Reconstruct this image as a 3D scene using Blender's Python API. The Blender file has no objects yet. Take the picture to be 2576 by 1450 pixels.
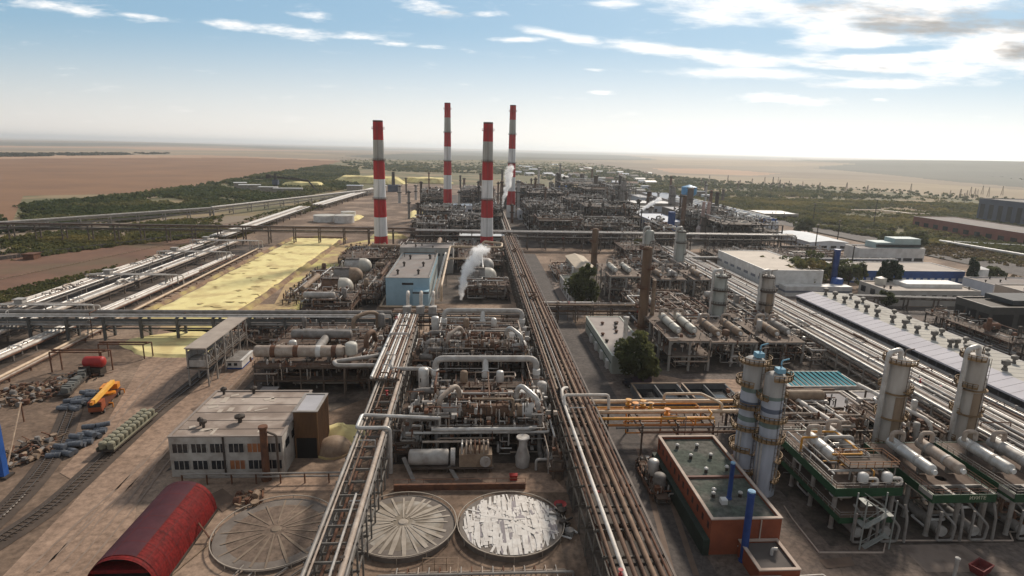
EXPO=0.2; HAZE=7e-5
import bpy, math, random
import numpy as np
from mathutils import Vector, Matrix
random.seed(7)
R=math.radians
SC=bpy.context.scene
COL=SC.collection
# ------------------------------------------------------------------ camera (surveyed from the chimneys and pipe racks)
F=1500.;CX=1288.;CY=725.;H=70.
TH=R(13.2);ROLL=R(1.35);YAW=R(3.9)
fw=Vector((math.sin(YAW)*math.cos(TH),math.cos(YAW)*math.cos(TH),-math.sin(TH)))
r0=Vector((math.cos(YAW),-math.sin(YAW),0)); u0=r0.cross(fw)
rt=r0*math.cos(ROLL)+u0*math.sin(ROLL); up=-r0*math.sin(ROLL)+u0*math.cos(ROLL)
cam=bpy.data.cameras.new('camera'); camo=bpy.data.objects.new('camera',cam); COL.objects.link(camo)
cam.sensor_width=36; cam.lens=36*F/2576; cam.clip_start=1; cam.clip_end=80000
camo.matrix_world=Matrix(((rt.x,up.x,-fw.x,0),(rt.y,up.y,-fw.y,0),(rt.z,up.z,-fw.z,H),(0,0,0,1)))
SC.camera=camo
def G(px,py,z=0.):
    d=fw+rt*((px-CX)/F)+up*(-(py-CY)/F); t=(z-H)/d.z
    return (d.x*t,d.y*t,z)
def DIR(px,py):
    d=fw+rt*((px-CX)/F)+up*(-(py-CY)/F); return d
# ------------------------------------------------------------------ materials
MATS={}
def mat(name,c1,c2=None,rough=.7,metal=0.,scale=.3,amt=.5,streak=0,spec=.3,bump=0,detail=6.,c3=None,s3=.05,fine=0.,crack=True):
    """two (or three) real paint / rust / dust colours mixed by world-space noise"""
    if name in MATS: return MATS[name]
    m=bpy.data.materials.new(name); m.use_nodes=True; nt=m.node_tree; N=nt.nodes; L=nt.links
    b=N['Principled BSDF']; b.inputs['Roughness'].default_value=rough; b.inputs['Metallic'].default_value=metal
    b.inputs['Specular IOR Level'].default_value=spec
    c2=c2 or tuple(x*.7 for x in c1); wm_=(1.0,.99,.965); c1=tuple(a*b for a,b in zip(c1,wm_)); c2=tuple(a*b for a,b in zip(c2,wm_))
    g=N.new('ShaderNodeNewGeometry'); mp=N.new('ShaderNodeMapping'); L.new(g.outputs['Position'],mp.inputs['Vector'])
    mp.inputs['Scale'].default_value=(scale,scale,scale/(4. if streak else 1.))
    n=N.new('ShaderNodeTexNoise'); n.inputs['Scale'].default_value=1.; n.inputs['Detail'].default_value=detail; n.inputs['Roughness'].default_value=.62
    L.new(mp.outputs[0],n.inputs['Vector'])
    rp=N.new('ShaderNodeValToRGB'); L.new(n.outputs['Fac'],rp.inputs['Fac'])
    w=.5-.35*amt
    rp.color_ramp.elements[0].position=.5-w*.6; rp.color_ramp.elements[1].position=.5+w*.6
    rp.color_ramp.elements[0].color=(*c2,1); rp.color_ramp.elements[1].color=(*c1,1)
    out=rp.outputs['Color']
    if c3:
        n3=N.new('ShaderNodeTexNoise'); n3.inputs['Scale'].default_value=s3; n3.inputs['Detail'].default_value=5
        L.new(g.outputs['Position'],n3.inputs['Vector'])
        r3=N.new('ShaderNodeMapRange'); r3.inputs[1].default_value=.48; r3.inputs[2].default_value=.62; L.new(n3.outputs['Fac'],r3.inputs[0])
        mx=N.new('ShaderNodeMix'); mx.data_type='RGBA'; L.new(r3.outputs[0],mx.inputs[0]); L.new(out,mx.inputs[6]); mx.inputs[7].default_value=(*c3,1); out=mx.outputs[2]
    if fine:
        n4=N.new('ShaderNodeTexNoise'); n4.inputs['Scale'].default_value=fine; n4.inputs['Detail'].default_value=4; n4.inputs['Roughness'].default_value=.7; L.new(g.outputs['Position'],n4.inputs['Vector'])
        r4=N.new('ShaderNodeMapRange'); r4.inputs[1].default_value=.32; r4.inputs[2].default_value=.68; r4.inputs[3].default_value=.58; r4.inputs[4].default_value=1.25; L.new(n4.outputs['Fac'],r4.inputs[0])
        vo=N.new('ShaderNodeTexVoronoi'); vo.feature='DISTANCE_TO_EDGE'; vo.inputs['Scale'].default_value=fine*.22; L.new(g.outputs['Position'],vo.inputs['Vector'])
        r5=N.new('ShaderNodeMapRange'); r5.inputs[1].default_value=.0; r5.inputs[2].default_value=.03; r5.inputs[3].default_value=.78 if crack else 1.; r5.inputs[4].default_value=1.; L.new(vo.outputs['Distance'],r5.inputs[0])
        pr_=N.new('ShaderNodeMath'); pr_.operation='MULTIPLY'; L.new(r4.outputs[0],pr_.inputs[0]); L.new(r5.outputs[0],pr_.inputs[1])
        m4=N.new('ShaderNodeMix'); m4.data_type='RGBA'; m4.blend_type='MULTIPLY'; m4.inputs[0].default_value=1; L.new(out,m4.inputs[6]); L.new(pr_.outputs[0],m4.inputs[7]); out=m4.outputs[2]
    L.new(out,b.inputs['Base Color'])
    if bump:
        bp=N.new('ShaderNodeBump'); bp.inputs['Strength'].default_value=bump; bp.inputs['Distance'].default_value=.3
        L.new(n.outputs['Fac'],bp.inputs['Height']); L.new(bp.outputs[0],b.inputs['Normal'])
    MATS[name]=m; return m
def bands(name,stops,h,rough=.6):
    """painted bands by height: stops = [(z, colour)...] bottom to top, object-space z"""
    m=bpy.data.materials.new(name); m.use_nodes=True; nt=m.node_tree; N=nt.nodes; L=nt.links
    b=N['Principled BSDF']; b.inputs['Roughness'].default_value=rough; b.inputs['Specular IOR Level'].default_value=.25
    tc=N.new('ShaderNodeTexCoord'); sx=N.new('ShaderNodeSeparateXYZ'); L.new(tc.outputs['Object'],sx.inputs[0])
    dv=N.new('ShaderNodeMath'); dv.operation='DIVIDE'; L.new(sx.outputs['Z'],dv.inputs[0]); dv.inputs[1].default_value=h
    rp=N.new('ShaderNodeValToRGB'); rp.color_ramp.interpolation='CONSTANT'; L.new(dv.outputs[0],rp.inputs[0])
    e=rp.color_ramp.elements
    while len(e)>1: e.remove(e[-1])
    e[0].position=0; e[0].color=(*stops[0][1],1)
    for z,c in stops[1:]:
        k=e.new(min(1,z/h)); k.color=(*c,1)
    n=N.new('ShaderNodeTexNoise'); n.inputs['Scale'].default_value=.25; n.inputs['Detail'].default_value=8
    mp=N.new('ShaderNodeMapping'); mp.inputs['Scale'].default_value=(3,3,.35); L.new(tc.outputs['Object'],mp.inputs[0]); L.new(mp.outputs[0],n.inputs['Vector'])
    mr=N.new('ShaderNodeMapRange'); mr.inputs[1].default_value=.3; mr.inputs[2].default_value=.7; mr.inputs[3].default_value=.72; mr.inputs[4].default_value=1.; L.new(n.outputs['Fac'],mr.inputs[0])
    mx=N.new('ShaderNodeMix'); mx.data_type='RGBA'; mx.blend_type='MULTIPLY'; mx.inputs[0].default_value=1; L.new(rp.outputs[0],mx.inputs[6]); L.new(mr.outputs[0],mx.inputs[7])
    L.new(mx.outputs[2],b.inputs['Base Color']); return m
silver=mat('silver cladding',(.68,.67,.66),(.38,.355,.33),.42,.3,.5,.3)
lgrey=mat('light grey cladding',(.50,.485,.475),(.27,.24,.215),.6,.1,.5,.4)
grey=mat('grey pipe paint',(.29,.275,.265),(.14,.12,.105),.65,.0,.5,.4)
warm=mat('warm dusty pipe cladding',(.50,.43,.37),(.25,.18,.14),.65,.0,.6,.3)
brown=mat('brown lagging',(.20,.12,.08),(.085,.047,.03),.75,0,.5,.4)
rust=mat('rusty steel',(.19,.085,.045),(.075,.04,.03),.8,0,.7,.4)
tan=mat('tan lagging',(.33,.25,.18),(.17,.11,.075),.7,0,.5,.4)
dark=mat('dark steel',(.075,.06,.05),(.038,.029,.024),.7,.1,.5,.4)
steel=mat('structural steel',(.15,.118,.098),(.07,.05,.04),.65,.1,.4,.4)
pale=mat('pale structural steel',(.36,.34,.32),(.2,.17,.15),.6,.1,.4,.4)
conc=mat('concrete',(.36,.33,.29),(.2,.175,.15),.85,0,.35,.4,bump=.1)
dconc=mat('dirty concrete',(.21,.185,.165),(.11,.09,.08),.9,0,.3,.4)
white=mat('white paint',(.74,.73,.72),(.52,.50,.48),.5,0,.25,.6)
whitepipe=mat('white pipe paint',(.74,.71,.67),(.46,.40,.35),.55,0,.6,.5)
cream=mat('cream pipe paint',(.66,.52,.38),(.42,.3,.2),.5,0,.6,.4)
yellow=mat('yellow pipe paint',(.72,.36,.05),(.4,.17,.03),.5,0,.7,.4)
orange=mat('orange machine paint',(.75,.30,.035),(.5,.16,.02),.45,0,.9,.4)
red=mat('red paint',(.42,.035,.03),(.25,.02,.02),.5,0,.5,.4)
blue=mat('blue paint',(.035,.085,.30),(.02,.05,.18),.5,0,.4,.4)
dkglass=mat('dark window glass',(.03,.035,.042),(.02,.022,.026),.15,0,.5,.4,spec=.5)
deckm=mat('deck plate',(.15,.105,.08),(.075,.05,.037),.85,0,.45,.4)
deckg=mat('grating deck',(.11,.08,.062),(.055,.04,.03),.8,.1,.45,.4)
PM=[silver,lgrey,grey,warm,brown,rust,silver,lgrey,brown,warm]
# ------------------------------------------------------------------ mesh builder
class MB:
    def __init__(s): s.v=[];s.f=[]
    def box(s,x0,x1,y0,y1,z0,z1):
        b=len(s.v); s.v+=[(x0,y0,z0),(x1,y0,z0),(x1,y1,z0),(x0,y1,z0),(x0,y0,z1),(x1,y0,z1),(x1,y1,z1),(x0,y1,z1)]
        s.f+=[(b,b+3,b+2,b+1),(b+4,b+5,b+6,b+7),(b,b+1,b+5,b+4),(b+1,b+2,b+6,b+5),(b+2,b+3,b+7,b+6),(b+3,b,b+4,b+7)]; return s
    def rbox(s,cx,cy,z0,z1,lx,ly,a):
        c,n=math.cos(a),math.sin(a); b=len(s.v)
        for z in (z0,z1):
            for dx,dy in ((-1,-1),(1,-1),(1,1),(-1,1)):
                x,y=dx*lx/2,dy*ly/2; s.v.append((cx+c*x-n*y,cy+n*x+c*y,z))
        s.f+=[(b,b+3,b+2,b+1),(b+4,b+5,b+6,b+7),(b,b+1,b+5,b+4),(b+1,b+2,b+6,b+5),(b+2,b+3,b+7,b+6),(b+3,b,b+4,b+7)]; return s
    def bar(s,p,q,w,h=None):
        p=Vector(p);q=Vector(q); d=(q-p).normalized(); h=h or w
        a=Vector((0,0,1)) if abs(d.z)<.95 else Vector((1,0,0)); r=d.cross(a).normalized(); u=r.cross(d)
        b=len(s.v)
        for e in (p,q):
            for i,j in ((-1,-1),(1,-1),(1,1),(-1,1)): s.v.append(tuple(e+r*(i*w/2)+u*(j*h/2)))
        s.f+=[(b,b+3,b+2,b+1),(b+4,b+5,b+6,b+7),(b,b+1,b+5,b+4),(b+1,b+2,b+6,b+5),(b+2,b+3,b+7,b+6),(b+3,b,b+4,b+7)]; return s
    def tube(s,pts,r,n=8,bend=2.2,cap=True):
        pts=[Vector(p) for p in pts]; path=[pts[0]]
        for i in range(1,len(pts)-1):
            a,b,c=pts[i-1],pts[i],pts[i+1]; d1=(a-b);d2=(c-b); l=min(bend*r,d1.length*.45,d2.length*.45)
            if d1.normalized().dot(d2.normalized())<-.985: path.append(b); continue
            p0=b+d1.normalized()*l;p1=b+d2.normalized()*l
            for k in range(5):
                t=k/4; path.append(p0*(1-t)**2+b*2*t*(1-t)+p1*t*t)
        path.append(pts[-1]); u=None; b0=len(s.v); m=len(path)
        for i,p in enumerate(path):
            d=(path[min(i+1,m-1)]-path[max(i-1,0)]).normalized()
            if u is None:
                a=Vector((0,0,1)) if abs(d.z)<.9 else Vector((1,0,0)); u=d.cross(a).normalized()
            else:
                u=(u-d*u.dot(d)); u=u.normalized() if u.length>1e-5 else d.orthogonal().normalized()
            w=d.cross(u)
            for k in range(n):
                t=2*math.pi*k/n; s.v.append(tuple(p+(u*math.cos(t)+w*math.sin(t))*r))
        for i in range(m-1):
            for k in range(n):
                k2=(k+1)%n; s.f.append((b0+i*n+k,b0+i*n+k2,b0+(i+1)*n+k2,b0+(i+1)*n+k))
        if cap: s.f+=[tuple(b0+k for k in range(n))[::-1],tuple(b0+(m-1)*n+k for k in range(n))]
        return s
    def lathe(s,prof,c=(0,0,0),axis='z',n=20):
        b=len(s.v)
        for r,z in prof:
            for k in range(n):
                t=2*math.pi*k/n; x,y=r*math.cos(t),r*math.sin(t)
                p=(x,y,z) if axis=='z' else ((z,x,y) if axis=='x' else (y,z,x))
                s.v.append((c[0]+p[0],c[1]+p[1],c[2]+p[2]))
        m=len(prof)
        for i in range(m-1):
            for k in range(n):
                k2=(k+1)%n; s.f.append((b+i*n+k,b+i*n+k2,b+(i+1)*n+k2,b+(i+1)*n+k))
        s.f+=[tuple(b+k for k in range(n))[::-1],tuple(b+(m-1)*n+k for k in range(n))]; return s
    def drum(s,c,axis,l,r,n=18,e=.5):
        pr=[]
        for k in range(5):
            t=math.pi/2*k/4; pr.append((max(.02,r*math.sin(t)),-l/2-e*r*math.cos(t)))
        pr+=[(r,-l/6),(r,l/6)]
        for k in range(5):
            t=math.pi/2*k/4; pr.append((max(.02,r*math.cos(t)),l/2+e*r*math.sin(t)))
        return s.lathe(pr,c,axis,n)
    def prism(s,poly,z0,z1):
        b=len(s.v);n=len(poly)
        s.v+=[(p[0],p[1],z0) for p in poly]+[(p[0],p[1],z1) for p in poly]
        s.f+=[tuple(b+k for k in range(n))[::-1],tuple(b+n+k for k in range(n))]
        s.f+=[(b+k,b+(k+1)%n,b+n+(k+1)%n,b+n+k) for k in range(n)]; return s
    def quad(s,*p):
        b=len(s.v); s.v+=list(p); s.f.append(tuple(range(b,b+len(p)))); return s
    def merge(s,o):
        b=len(s.v); s.v+=o.v; s.f+=[tuple(i+b for i in f) for f in o.f]; return s
def build(name,mb,m,parent=None,smooth=False,origin=None):
    me=bpy.data.meshes.new(name); o0=Vector(origin) if origin is not None else (parent_loc(parent) if parent else Vector((0,0,0)))
    me.from_pydata([(x-o0.x,y-o0.y,z-o0.z) for x,y,z in mb.v],[],mb.f); me.materials.append(m)
    if smooth:
        me.polygons.foreach_set('use_smooth',[True]*len(me.polygons))
        try: me.set_sharp_from_angle(angle=R(40))
        except Exception: pass
    me.update(); o=bpy.data.objects.new(name,me); COL.objects.link(o)
    if parent: o.parent=parent
    else: o.location=o0
    return o
def parent_loc(p):
    l=Vector((0,0,0))
    while p: l=l+Vector(p.location); p=p.parent
    return l
LAB={}
def tag(o,label,cat,group=None,kind=None):
    o['label']=label;o['category']=cat
    if group:o['group']=group
    o['kind']=kind or 'thing'
    if label in LAB and not group: print('DUPLABEL',label)
    LAB[label]=1
    n=len(label.split())
    if not 4<=n<=16: print('LABELLEN',n,label)
    return o
def T(name,label,cat,loc=(0,0,0),group=None):
    o=bpy.data.objects.new(name,None); COL.objects.link(o); o.location=loc; o.empty_display_size=.5
    return tag(o,label,cat,group)
def struct(name,mb,m,smooth=False):
    o=build(name,mb,m,smooth=smooth); o['kind']='structure'; return o
def copytree(o,loc=None,rz=None,parent=None):
    c=o.copy(); COL.objects.link(c)
    if parent: c.parent=parent
    if loc is not None: c.location=loc
    if rz is not None: c.rotation_euler=(0,0,rz)
    for ch in list(o.children): copytree(ch,parent=c)
    return c
# ------------------------------------------------------------------ sky, sun, air
SUN_AZ=R(32); SUN_EL=R(36)
world=bpy.data.worlds.new('World'); SC.world=world; world.use_nodes=True
nt=world.node_tree; N=nt.nodes; L=nt.links
bg=N['Background']
def math_(op,a,b=None,clamp=False):
    n=N.new('ShaderNodeMath'); n.operation=op; n.use_clamp=clamp
    for i,x in enumerate((a,b)):
        if x is None: continue
        if isinstance(x,(int,float)): n.inputs[i].default_value=x
        else: L.new(x,n.inputs[i])
    return n.outputs[0]
def mrange(x,a,b,c=0.,d=1.,smooth=True):
    n=N.new('ShaderNodeMapRange'); n.interpolation_type='SMOOTHSTEP' if smooth else 'LINEAR'
    L.new(x,n.inputs[0]); n.inputs[1].default_value=a;n.inputs[2].default_value=b;n.inputs[3].default_value=c;n.inputs[4].default_value=d
    return n.outputs[0]
def cmix(f,a,b,mode='MIX'):
    n=N.new('ShaderNodeMix'); n.data_type='RGBA'; n.blend_type=mode
    if isinstance(f,(int,float)): n.inputs[0].default_value=f
    else: L.new(f,n.inputs[0])
    for i,x in ((6,a),(7,b)):
        if isinstance(x,tuple): n.inputs[i].default_value=(*x,1)
        else: L.new(x,n.inputs[i])
    return n.outputs[2]
sky=N.new('ShaderNodeTexSky'); sky.sky_type='NISHITA'; sky.sun_disc=False; sky.sun_elevation=SUN_EL; sky.sun_rotation=SUN_AZ
sky.air_density=1.0; sky.dust_density=.8; sky.ozone_density=1.2; sky.altitude=100
tc=N.new('ShaderNodeTexCoord'); sx=N.new('ShaderNodeSeparateXYZ'); L.new(tc.outputs['Generated'],sx.inputs[0])
dy=math_('MAXIMUM',sx.outputs['Y'],.06)
u=math_('DIVIDE',sx.outputs['X'],dy); v=math_('DIVIDE',sx.outputs['Z'],dy)
cb=N.new('ShaderNodeCombineXYZ'); L.new(u,cb.inputs[0]); L.new(v,cb.inputs[1]); uv=cb.outputs[0]
def ell(cx,cy,rx,ry,ang=0.):
    d=DIR(cx,cy); d1=DIR(cx+rx,cy+rx*math.tan(R(ang))); d2=DIR(cx,cy-ry)
    c=(d.x/d.y,d.z/d.y); a=(d1.x/d1.y-c[0],d1.z/d1.y-c[1]); b=abs(d2.z/d2.y-c[1])
    m=N.new('ShaderNodeMapping'); m.vector_type='TEXTURE'; L.new(uv,m.inputs[0])
    m.inputs['Location'].default_value=(*c,0); m.inputs['Rotation'].default_value=(0,0,math.atan2(a[1],a[0])); m.inputs['Scale'].default_value=(math.hypot(*a),b,1)
    l=N.new('ShaderNodeVectorMath'); l.operation='LENGTH'; L.new(m.outputs[0],l.inputs[0])
    return mrange(l.outputs['Value'],.1,1.35,1.,0.)
def union(lst):
    o=None
    for e in lst:
        w=1.
        if len(e)>5: w=e[5]; e=e[:5]
        x=ell(*e)
        if w!=1.: x=math_('MULTIPLY',x,w)
        o=x if o is None else math_('MAXIMUM',o,x)
    return o
big=union([(1880,24,330,56,0),(2230,45,440,98,0),(2350,152,450,70,1),(1960,186,310,20,2),(2230,212,230,18,0),(2520,110,300,95,0),(1420,92,150,20,11),(1660,124,190,24,7),(1330,101,110,12,0),(1830,148,210,30,4),(1560,10,90,16,0,.9),(2120,95,300,46,0)])
gap=union([(1850,92,180,26,-3),(2235,127,150,10,-2),(2150,186,150,10,2,.8),(1600,50,150,20,2,.5)])
small=union([(170,20,190,22,8,.95),(350,42,120,10,8,.85),(570,62,110,20,8),(770,40,85,16,8),(740,80,150,24,5),(930,95,110,16,6,.95),(975,110,100,9,2,.95),(1080,118,60,8,2,.95),(1085,22,120,26,10),(1215,36,60,14,-4,.95),(1985,250,150,15,2,1.1),(2212,251,30,7,0,1.1),(1515,233,50,9,2,1.05),(1490,176,40,6,2,.8),(1250,98,40,8,0,.9),(60,5,80,12,6,.8)])
def noise(sc,detail,rough,off=0.):
    m=N.new('ShaderNodeMapping'); L.new(uv,m.inputs[0]); m.inputs['Scale'].default_value=sc; m.inputs['Location'].default_value=(off,off*.7,off*1.3); m.inputs['Rotation'].default_value=(0,0,R(-4))
    n=N.new('ShaderNodeTexNoise'); L.new(m.outputs[0],n.inputs['Vector']); n.inputs['Scale'].default_value=1; n.inputs['Detail'].default_value=detail; n.inputs['Roughness'].default_value=rough
    return n.outputs['Fac']
n1=noise((8,40,1),12,.62); n2=noise((13,58,1),12,.64,3.1); n3=noise((5,26,1),8,.6,9.7)
db=math_('ADD',math_('MULTIPLY',big,.62),math_('MULTIPLY',math_('SUBTRACT',n1,.5),1.5)); db=math_('SUBTRACT',db,math_('MULTIPLY',gap,.52))
ds=math_('ADD',math_('MULTIPLY',small,.58),math_('MULTIPLY',math_('SUBTRACT',n2,.5),1.9))
dens=math_('MULTIPLY',math_('MAXIMUM',mrange(db,.12,.80),mrange(ds,.16,.98)),.97)
# grey bellies of the thick cloud, top right
gr=union([(2440,52,260,50,0),(2560,130,110,35,8,.9),(2300,70,200,22,0,.8),(2570,205,120,12,0,.6)])
gs=mrange(math_('ADD',math_('MULTIPLY',gr,.62),math_('MULTIPLY',math_('SUBTRACT',n3,.5),1.9)),.12,.62)
ccol=cmix(gs,(1.15,1.10,1.05),(.42,.385,.35))
skyc=cmix(1.0,sky.outputs[0],(.15,.20,.22),'MULTIPLY')
def vmath(op,a,b):
    n=N.new('ShaderNodeVectorMath'); n.operation=op
    for i,x in enumerate((a,b)):
        if isinstance(x,tuple): n.inputs[i].default_value=x
        else: L.new(x,n.inputs[i])
    return n.outputs[0]
# shoulder: keeps the glow round the veiled sun from burning out
skyc=vmath('DIVIDE',skyc,vmath('ADD',vmath('MULTIPLY',skyc,(1.75,1.25,.98)),(1,1,1)))
# low dust veil towards the horizon, warm-white under the sun
veil=mrange(v,-.02,.19,1.,0.)
sun_side=mrange(u,-1.2,.6)
vc=cmix(sun_side,(.78,.71,.66),(1.1,1.03,.95))
skyc=cmix(math_('MULTIPLY',veil,.85),skyc,vc)
# unseen grey cloud added overhead and behind the viewer for neutral fill light
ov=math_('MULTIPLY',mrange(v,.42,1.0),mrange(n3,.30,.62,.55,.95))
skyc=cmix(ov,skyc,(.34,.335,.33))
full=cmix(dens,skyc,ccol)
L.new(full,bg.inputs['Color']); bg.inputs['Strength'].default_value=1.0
sl=bpy.data.lights.new('sun','SUN'); sl.energy=3.5; sl.angle=R(7); sl.color=(1,.89,.76)
so=bpy.data.objects.new('sun',sl); COL.objects.link(so)
sd=Vector((math.sin(SUN_AZ)*math.cos(SUN_EL),math.cos(SUN_AZ)*math.cos(SUN_EL),math.sin(SUN_EL)))
so.rotation_euler=sd.to_track_quat('Z','Y').to_euler(); so.location=(200,200,300)
SC.view_settings.view_transform='Standard'; SC.view_settings.look='None'; SC.view_settings.exposure=EXPO; SC.view_settings.gamma=1
SC.cycles.use_denoising=True; SC.cycles.max_bounces=14; SC.cycles.volume_bounces=12; SC.cycles.diffuse_bounces=3; SC.cycles.glossy_bounces=2
SC.render.film_transparent=False
if HAZE:
    hz=MB().box(-60000,60000,-400,60000,-30,165)
    ho=build('haze',hz,bpy.data.materials.new('air haze')); hm=ho.data.materials[0]; hm.use_nodes=True; hn=hm.node_tree
    for x in list(hn.nodes):
        if x.type!='OUTPUT_MATERIAL': hn.nodes.remove(x)
    pv=hn.nodes.new('ShaderNodeVolumePrincipled'); pv.inputs['Color'].default_value=(.94,.975,1.0,1); pv.inputs['Density'].default_value=HAZE; pv.inputs['Anisotropy'].default_value=.55
    hn.links.new(pv.outputs[0],hn.nodes['Material Output'].inputs['Volume']); ho['kind']='stuff'; ho['label']='thin pale haze hanging over the whole plain'; ho['category']='haze'
# ------------------------------------------------------------------ ground
steppe=mat('dry steppe grass',(.29,.23,.17),(.20,.16,.12),.95,0,.0025,.4,c3=(.28,.225,.165),s3=.0009,bump=0)
earth=mat('trodden brown earth',(.245,.172,.125),(.105,.071,.052),.95,0,.09,.3,c3=(.33,.238,.175),s3=.03,detail=9,bump=.25,fine=.7,crack=False)
asph=mat('dusty asphalt',(.115,.096,.088),(.062,.052,.048),.85,0,.12,.35,detail=8,fine=.8)
paved=mat('stained concrete yard',(.20,.162,.142),(.095,.076,.067),.9,0,.10,.35,c3=(.15,.112,.09),s3=.05,detail=8,bump=.1,fine=.8)
redearth=mat('bare reddish earth',(.21,.115,.075),(.115,.064,.045),.95,0,.05,.35,c3=(.13,.095,.055),s3=.015,detail=9)
tanearth=mat('pale dust',(.39,.275,.205),(.23,.155,.113),.95,0,.06,.4,detail=8,fine=.6,crack=False)
ploughed=mat('ploughed brown field',(.27,.15,.082),(.18,.10,.058),.95,0,.006,.4,detail=6)
stubble=mat('orange stubble',(.44,.29,.19),(.35,.225,.15),.95,0,.004,.4)
greenland=mat('scrub grassland',(.19,.165,.085),(.10,.098,.05),.95,0,.03,.35,c3=(.27,.20,.115),s3=.012,detail=9)
darkplain=mat('grey green plain',(.15,.145,.115),(.105,.105,.088),.95,0,.002,.4)
palefield=mat('pale dry field',(.36,.285,.19),(.26,.20,.14),.95,0,.004,.4)

def Pj(x,y,z):
    d=Vector((x,y,z-H)); w=d.dot(fw); return (CX+F*d.dot(rt)/w,CY-F*d.dot(up)/w)
# one rolling plain out to the horizon; fields are areas of it
FIELDS=[(ploughed,[(-900,590),(0,524),(340,490),(560,458),(700,431),(830,414),(868,404),(600,398),(0,400),(-900,412)]),
 (stubble,[(-900,425),(0,413),(500,408),(800,406),(865,402),(500,392),(0,391),(-900,404)]),
 (ploughed,[(-900,440),(0,428),(400,420),(640,410),(400,414),(0,421),(-900,432)]),
 (palefield,[(-900,388),(0,385),(430,386),(880,392),(700,384),(200,379),(-900,380)]),
 (stubble,[(-900,372),(0,366),(600,374),(900,384),(600,379),(0,371),(-900,377)]),
 (darkplain,[(-900,364),(0,357),(400,360),(950,374),(1180,380),(900,379),(400,366),(-900,368)]),
 (darkplain,[(860,392),(1180,380),(1500,384),(1650,402),(1430,404),(1000,402)]),
 (palefield,[(1380,397),(1500,392),(1700,398),(1960,409),(2160,414),(2000,420),(1700,414),(1480,404)]),
 (darkplain,[(1500,386),(1640,383),(2000,388),(2150,394),(1900,401),(1640,392)]),
 (palefield,[(2140,396),(2340,393),(2620,400),(2500,404),(2250,402)]),
 (darkplain,[(1980,404),(2240,402),(2576,405),(3400,430),(3400,520),(2576,472),(2350,452),(2150,432),(2040,424),(2160,412)]),
 (stubble,[(1640,424),(1800,424),(1960,436),(1900,442),(1700,436)]),
 (palefield,[(1600,440),(1900,446),(2200,452),(2576,478),(3400,540),(3400,580),(2576,512),(2100,472),(1700,455)]),
 (greenland,[(-900,720),(0,600),(520,560),(900,500),(1650,560),(2000,600),(2576,700),(3600,860),(3600,600),(2576,510),(2100,470),(1640,442),(1440,408),(1290,402),(870,402),(820,414),(700,430),(560,456),(340,488),(0,522),(-900,590)])]
def inpoly(x,y,poly):
    c=False; j=len(poly)-1
    for i in range(len(poly)):
        xi,yi=poly[i]; xj,yj=poly[j]
        if (yi>y)!=(yj>y) and x<(xj-xi)*(y-yi)/(yj-yi)+xi: c=not c
        j=i
    return c
def hgt(x,y):
    r=math.hypot(x,y); k=max(0,min(1,(r-1500)/2500)); 
    z=-.9+k*(9*math.sin(x*.00042+1.3)*math.sin(y*.00035+.4)+6*math.sin(x*.0011+y*.0007)+4*math.sin(y*.0016-x*.0004+2))
    z+=58*math.exp(-((x-3600)/1500)**2-((y-3500)/1600)**2)*k+16*math.exp(-((x+5200)/2500)**2-((y-8500)/3000)**2)*k
    return z-(18*min(1,max(0,(r-9000)/30000)))
rad=[0,350,700,1000]+[1000*1.018**i for i in range(1,232)]; NA=300
gm=bpy.data.meshes.new('ground'); gv=[];gf=[];gi=[]; slots=[steppe]+list({id(m):m for m,_ in FIELDS}.values())
for r_ in rad:
    for k in range(NA+1):
        a=R(-66)+R(132)*k/NA; x,y=r_*math.sin(a),r_*math.cos(a)-60; gv.append((x,y,hgt(x,y)))
for i in range(len(rad)-1):
    for k in range(NA):
        b=i*(NA+1)+k; f=(b,b+1,b+NA+2,b+NA+1); gf.append(f)
        c=[sum(gv[q][e] for q in f)/4 for e in range(3)]; mi=0
        if rad[i]>=250 and c[1]>60:
            px,py=Pj(*c)
            px+=6*math.sin(c[0]*.011+c[1]*.006); py+=1.2*math.sin(c[0]*.004)
            for m,poly in FIELDS:
                if inpoly(px,py,poly): mi=slots.index(m); break
        gi.append(mi)
gm.from_pydata(gv,[],gf); 
for m in slots: gm.materials.append(m)
gm.polygons.foreach_set('material_index',gi); gm.polygons.foreach_set('use_smooth',[True]*len(gf)); gm.update()
go=bpy.data.objects.new('ground',gm); COL.objects.link(go); go['kind']='structure'
struct('plain',MB().quad((-60000,-9000,-1.4),(60000,-9000,-1.4),(60000,-61,-1.4),(-60000,-61,-1.4)),steppe)
def sheet(name,poly,z,m,world=False):
    p=[(q[0],q[1],z) for q in poly] if world else [(*G(*q)[:2],z) for q in poly]
    o=build(name,MB().quad(*p),m,origin=p[0]); o['kind']='structure'
    if o.data.polygons[0].normal.z<0: o.data.flip_normals()
    return o
sheet('dirt_track',[(338,503),(345,505),(470,482),(560,458),(553,455),(465,478)],-.3,palefield)
sheet('yard',[(-330,25),(420,25),(345,300),(318,520),(300,960),(130,1150),(-150,1150),(-175,640),(-260,430),(-330,330)],0.,earth,True)
sheet('bare_ground',[(-600,840),(0,740),(240,688),(430,635),(560,597),(520,575),(300,610),(0,652),(-600,740)],.05,redearth)
sheet('concrete_yard',[(31,45),(330,45),(330,215),(120,300),(42,230),(31,230)],.04,paved,True)
sheet('road',[(30.6,40),(42,40),(42.5,400),(31.5,400)],.08,asph,True)
sheet('road',[(1380,520),(1395,520),(1600,575),(1545,590)],.1,asph)
sheet('dirt_road',[(-60,1520),(310,1520),(345,1260),(440,1090),(560,1000),(660,895),(590,880),(500,940),(330,1095),(180,1270)],.05,tanearth)
sheet('dirt_road',[(330,960),(400,830),(640,830),(560,880),(470,960),(420,1000),(300,1090),(200,1220),(150,1190),(270,1060)],.07,tanearth)
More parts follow.
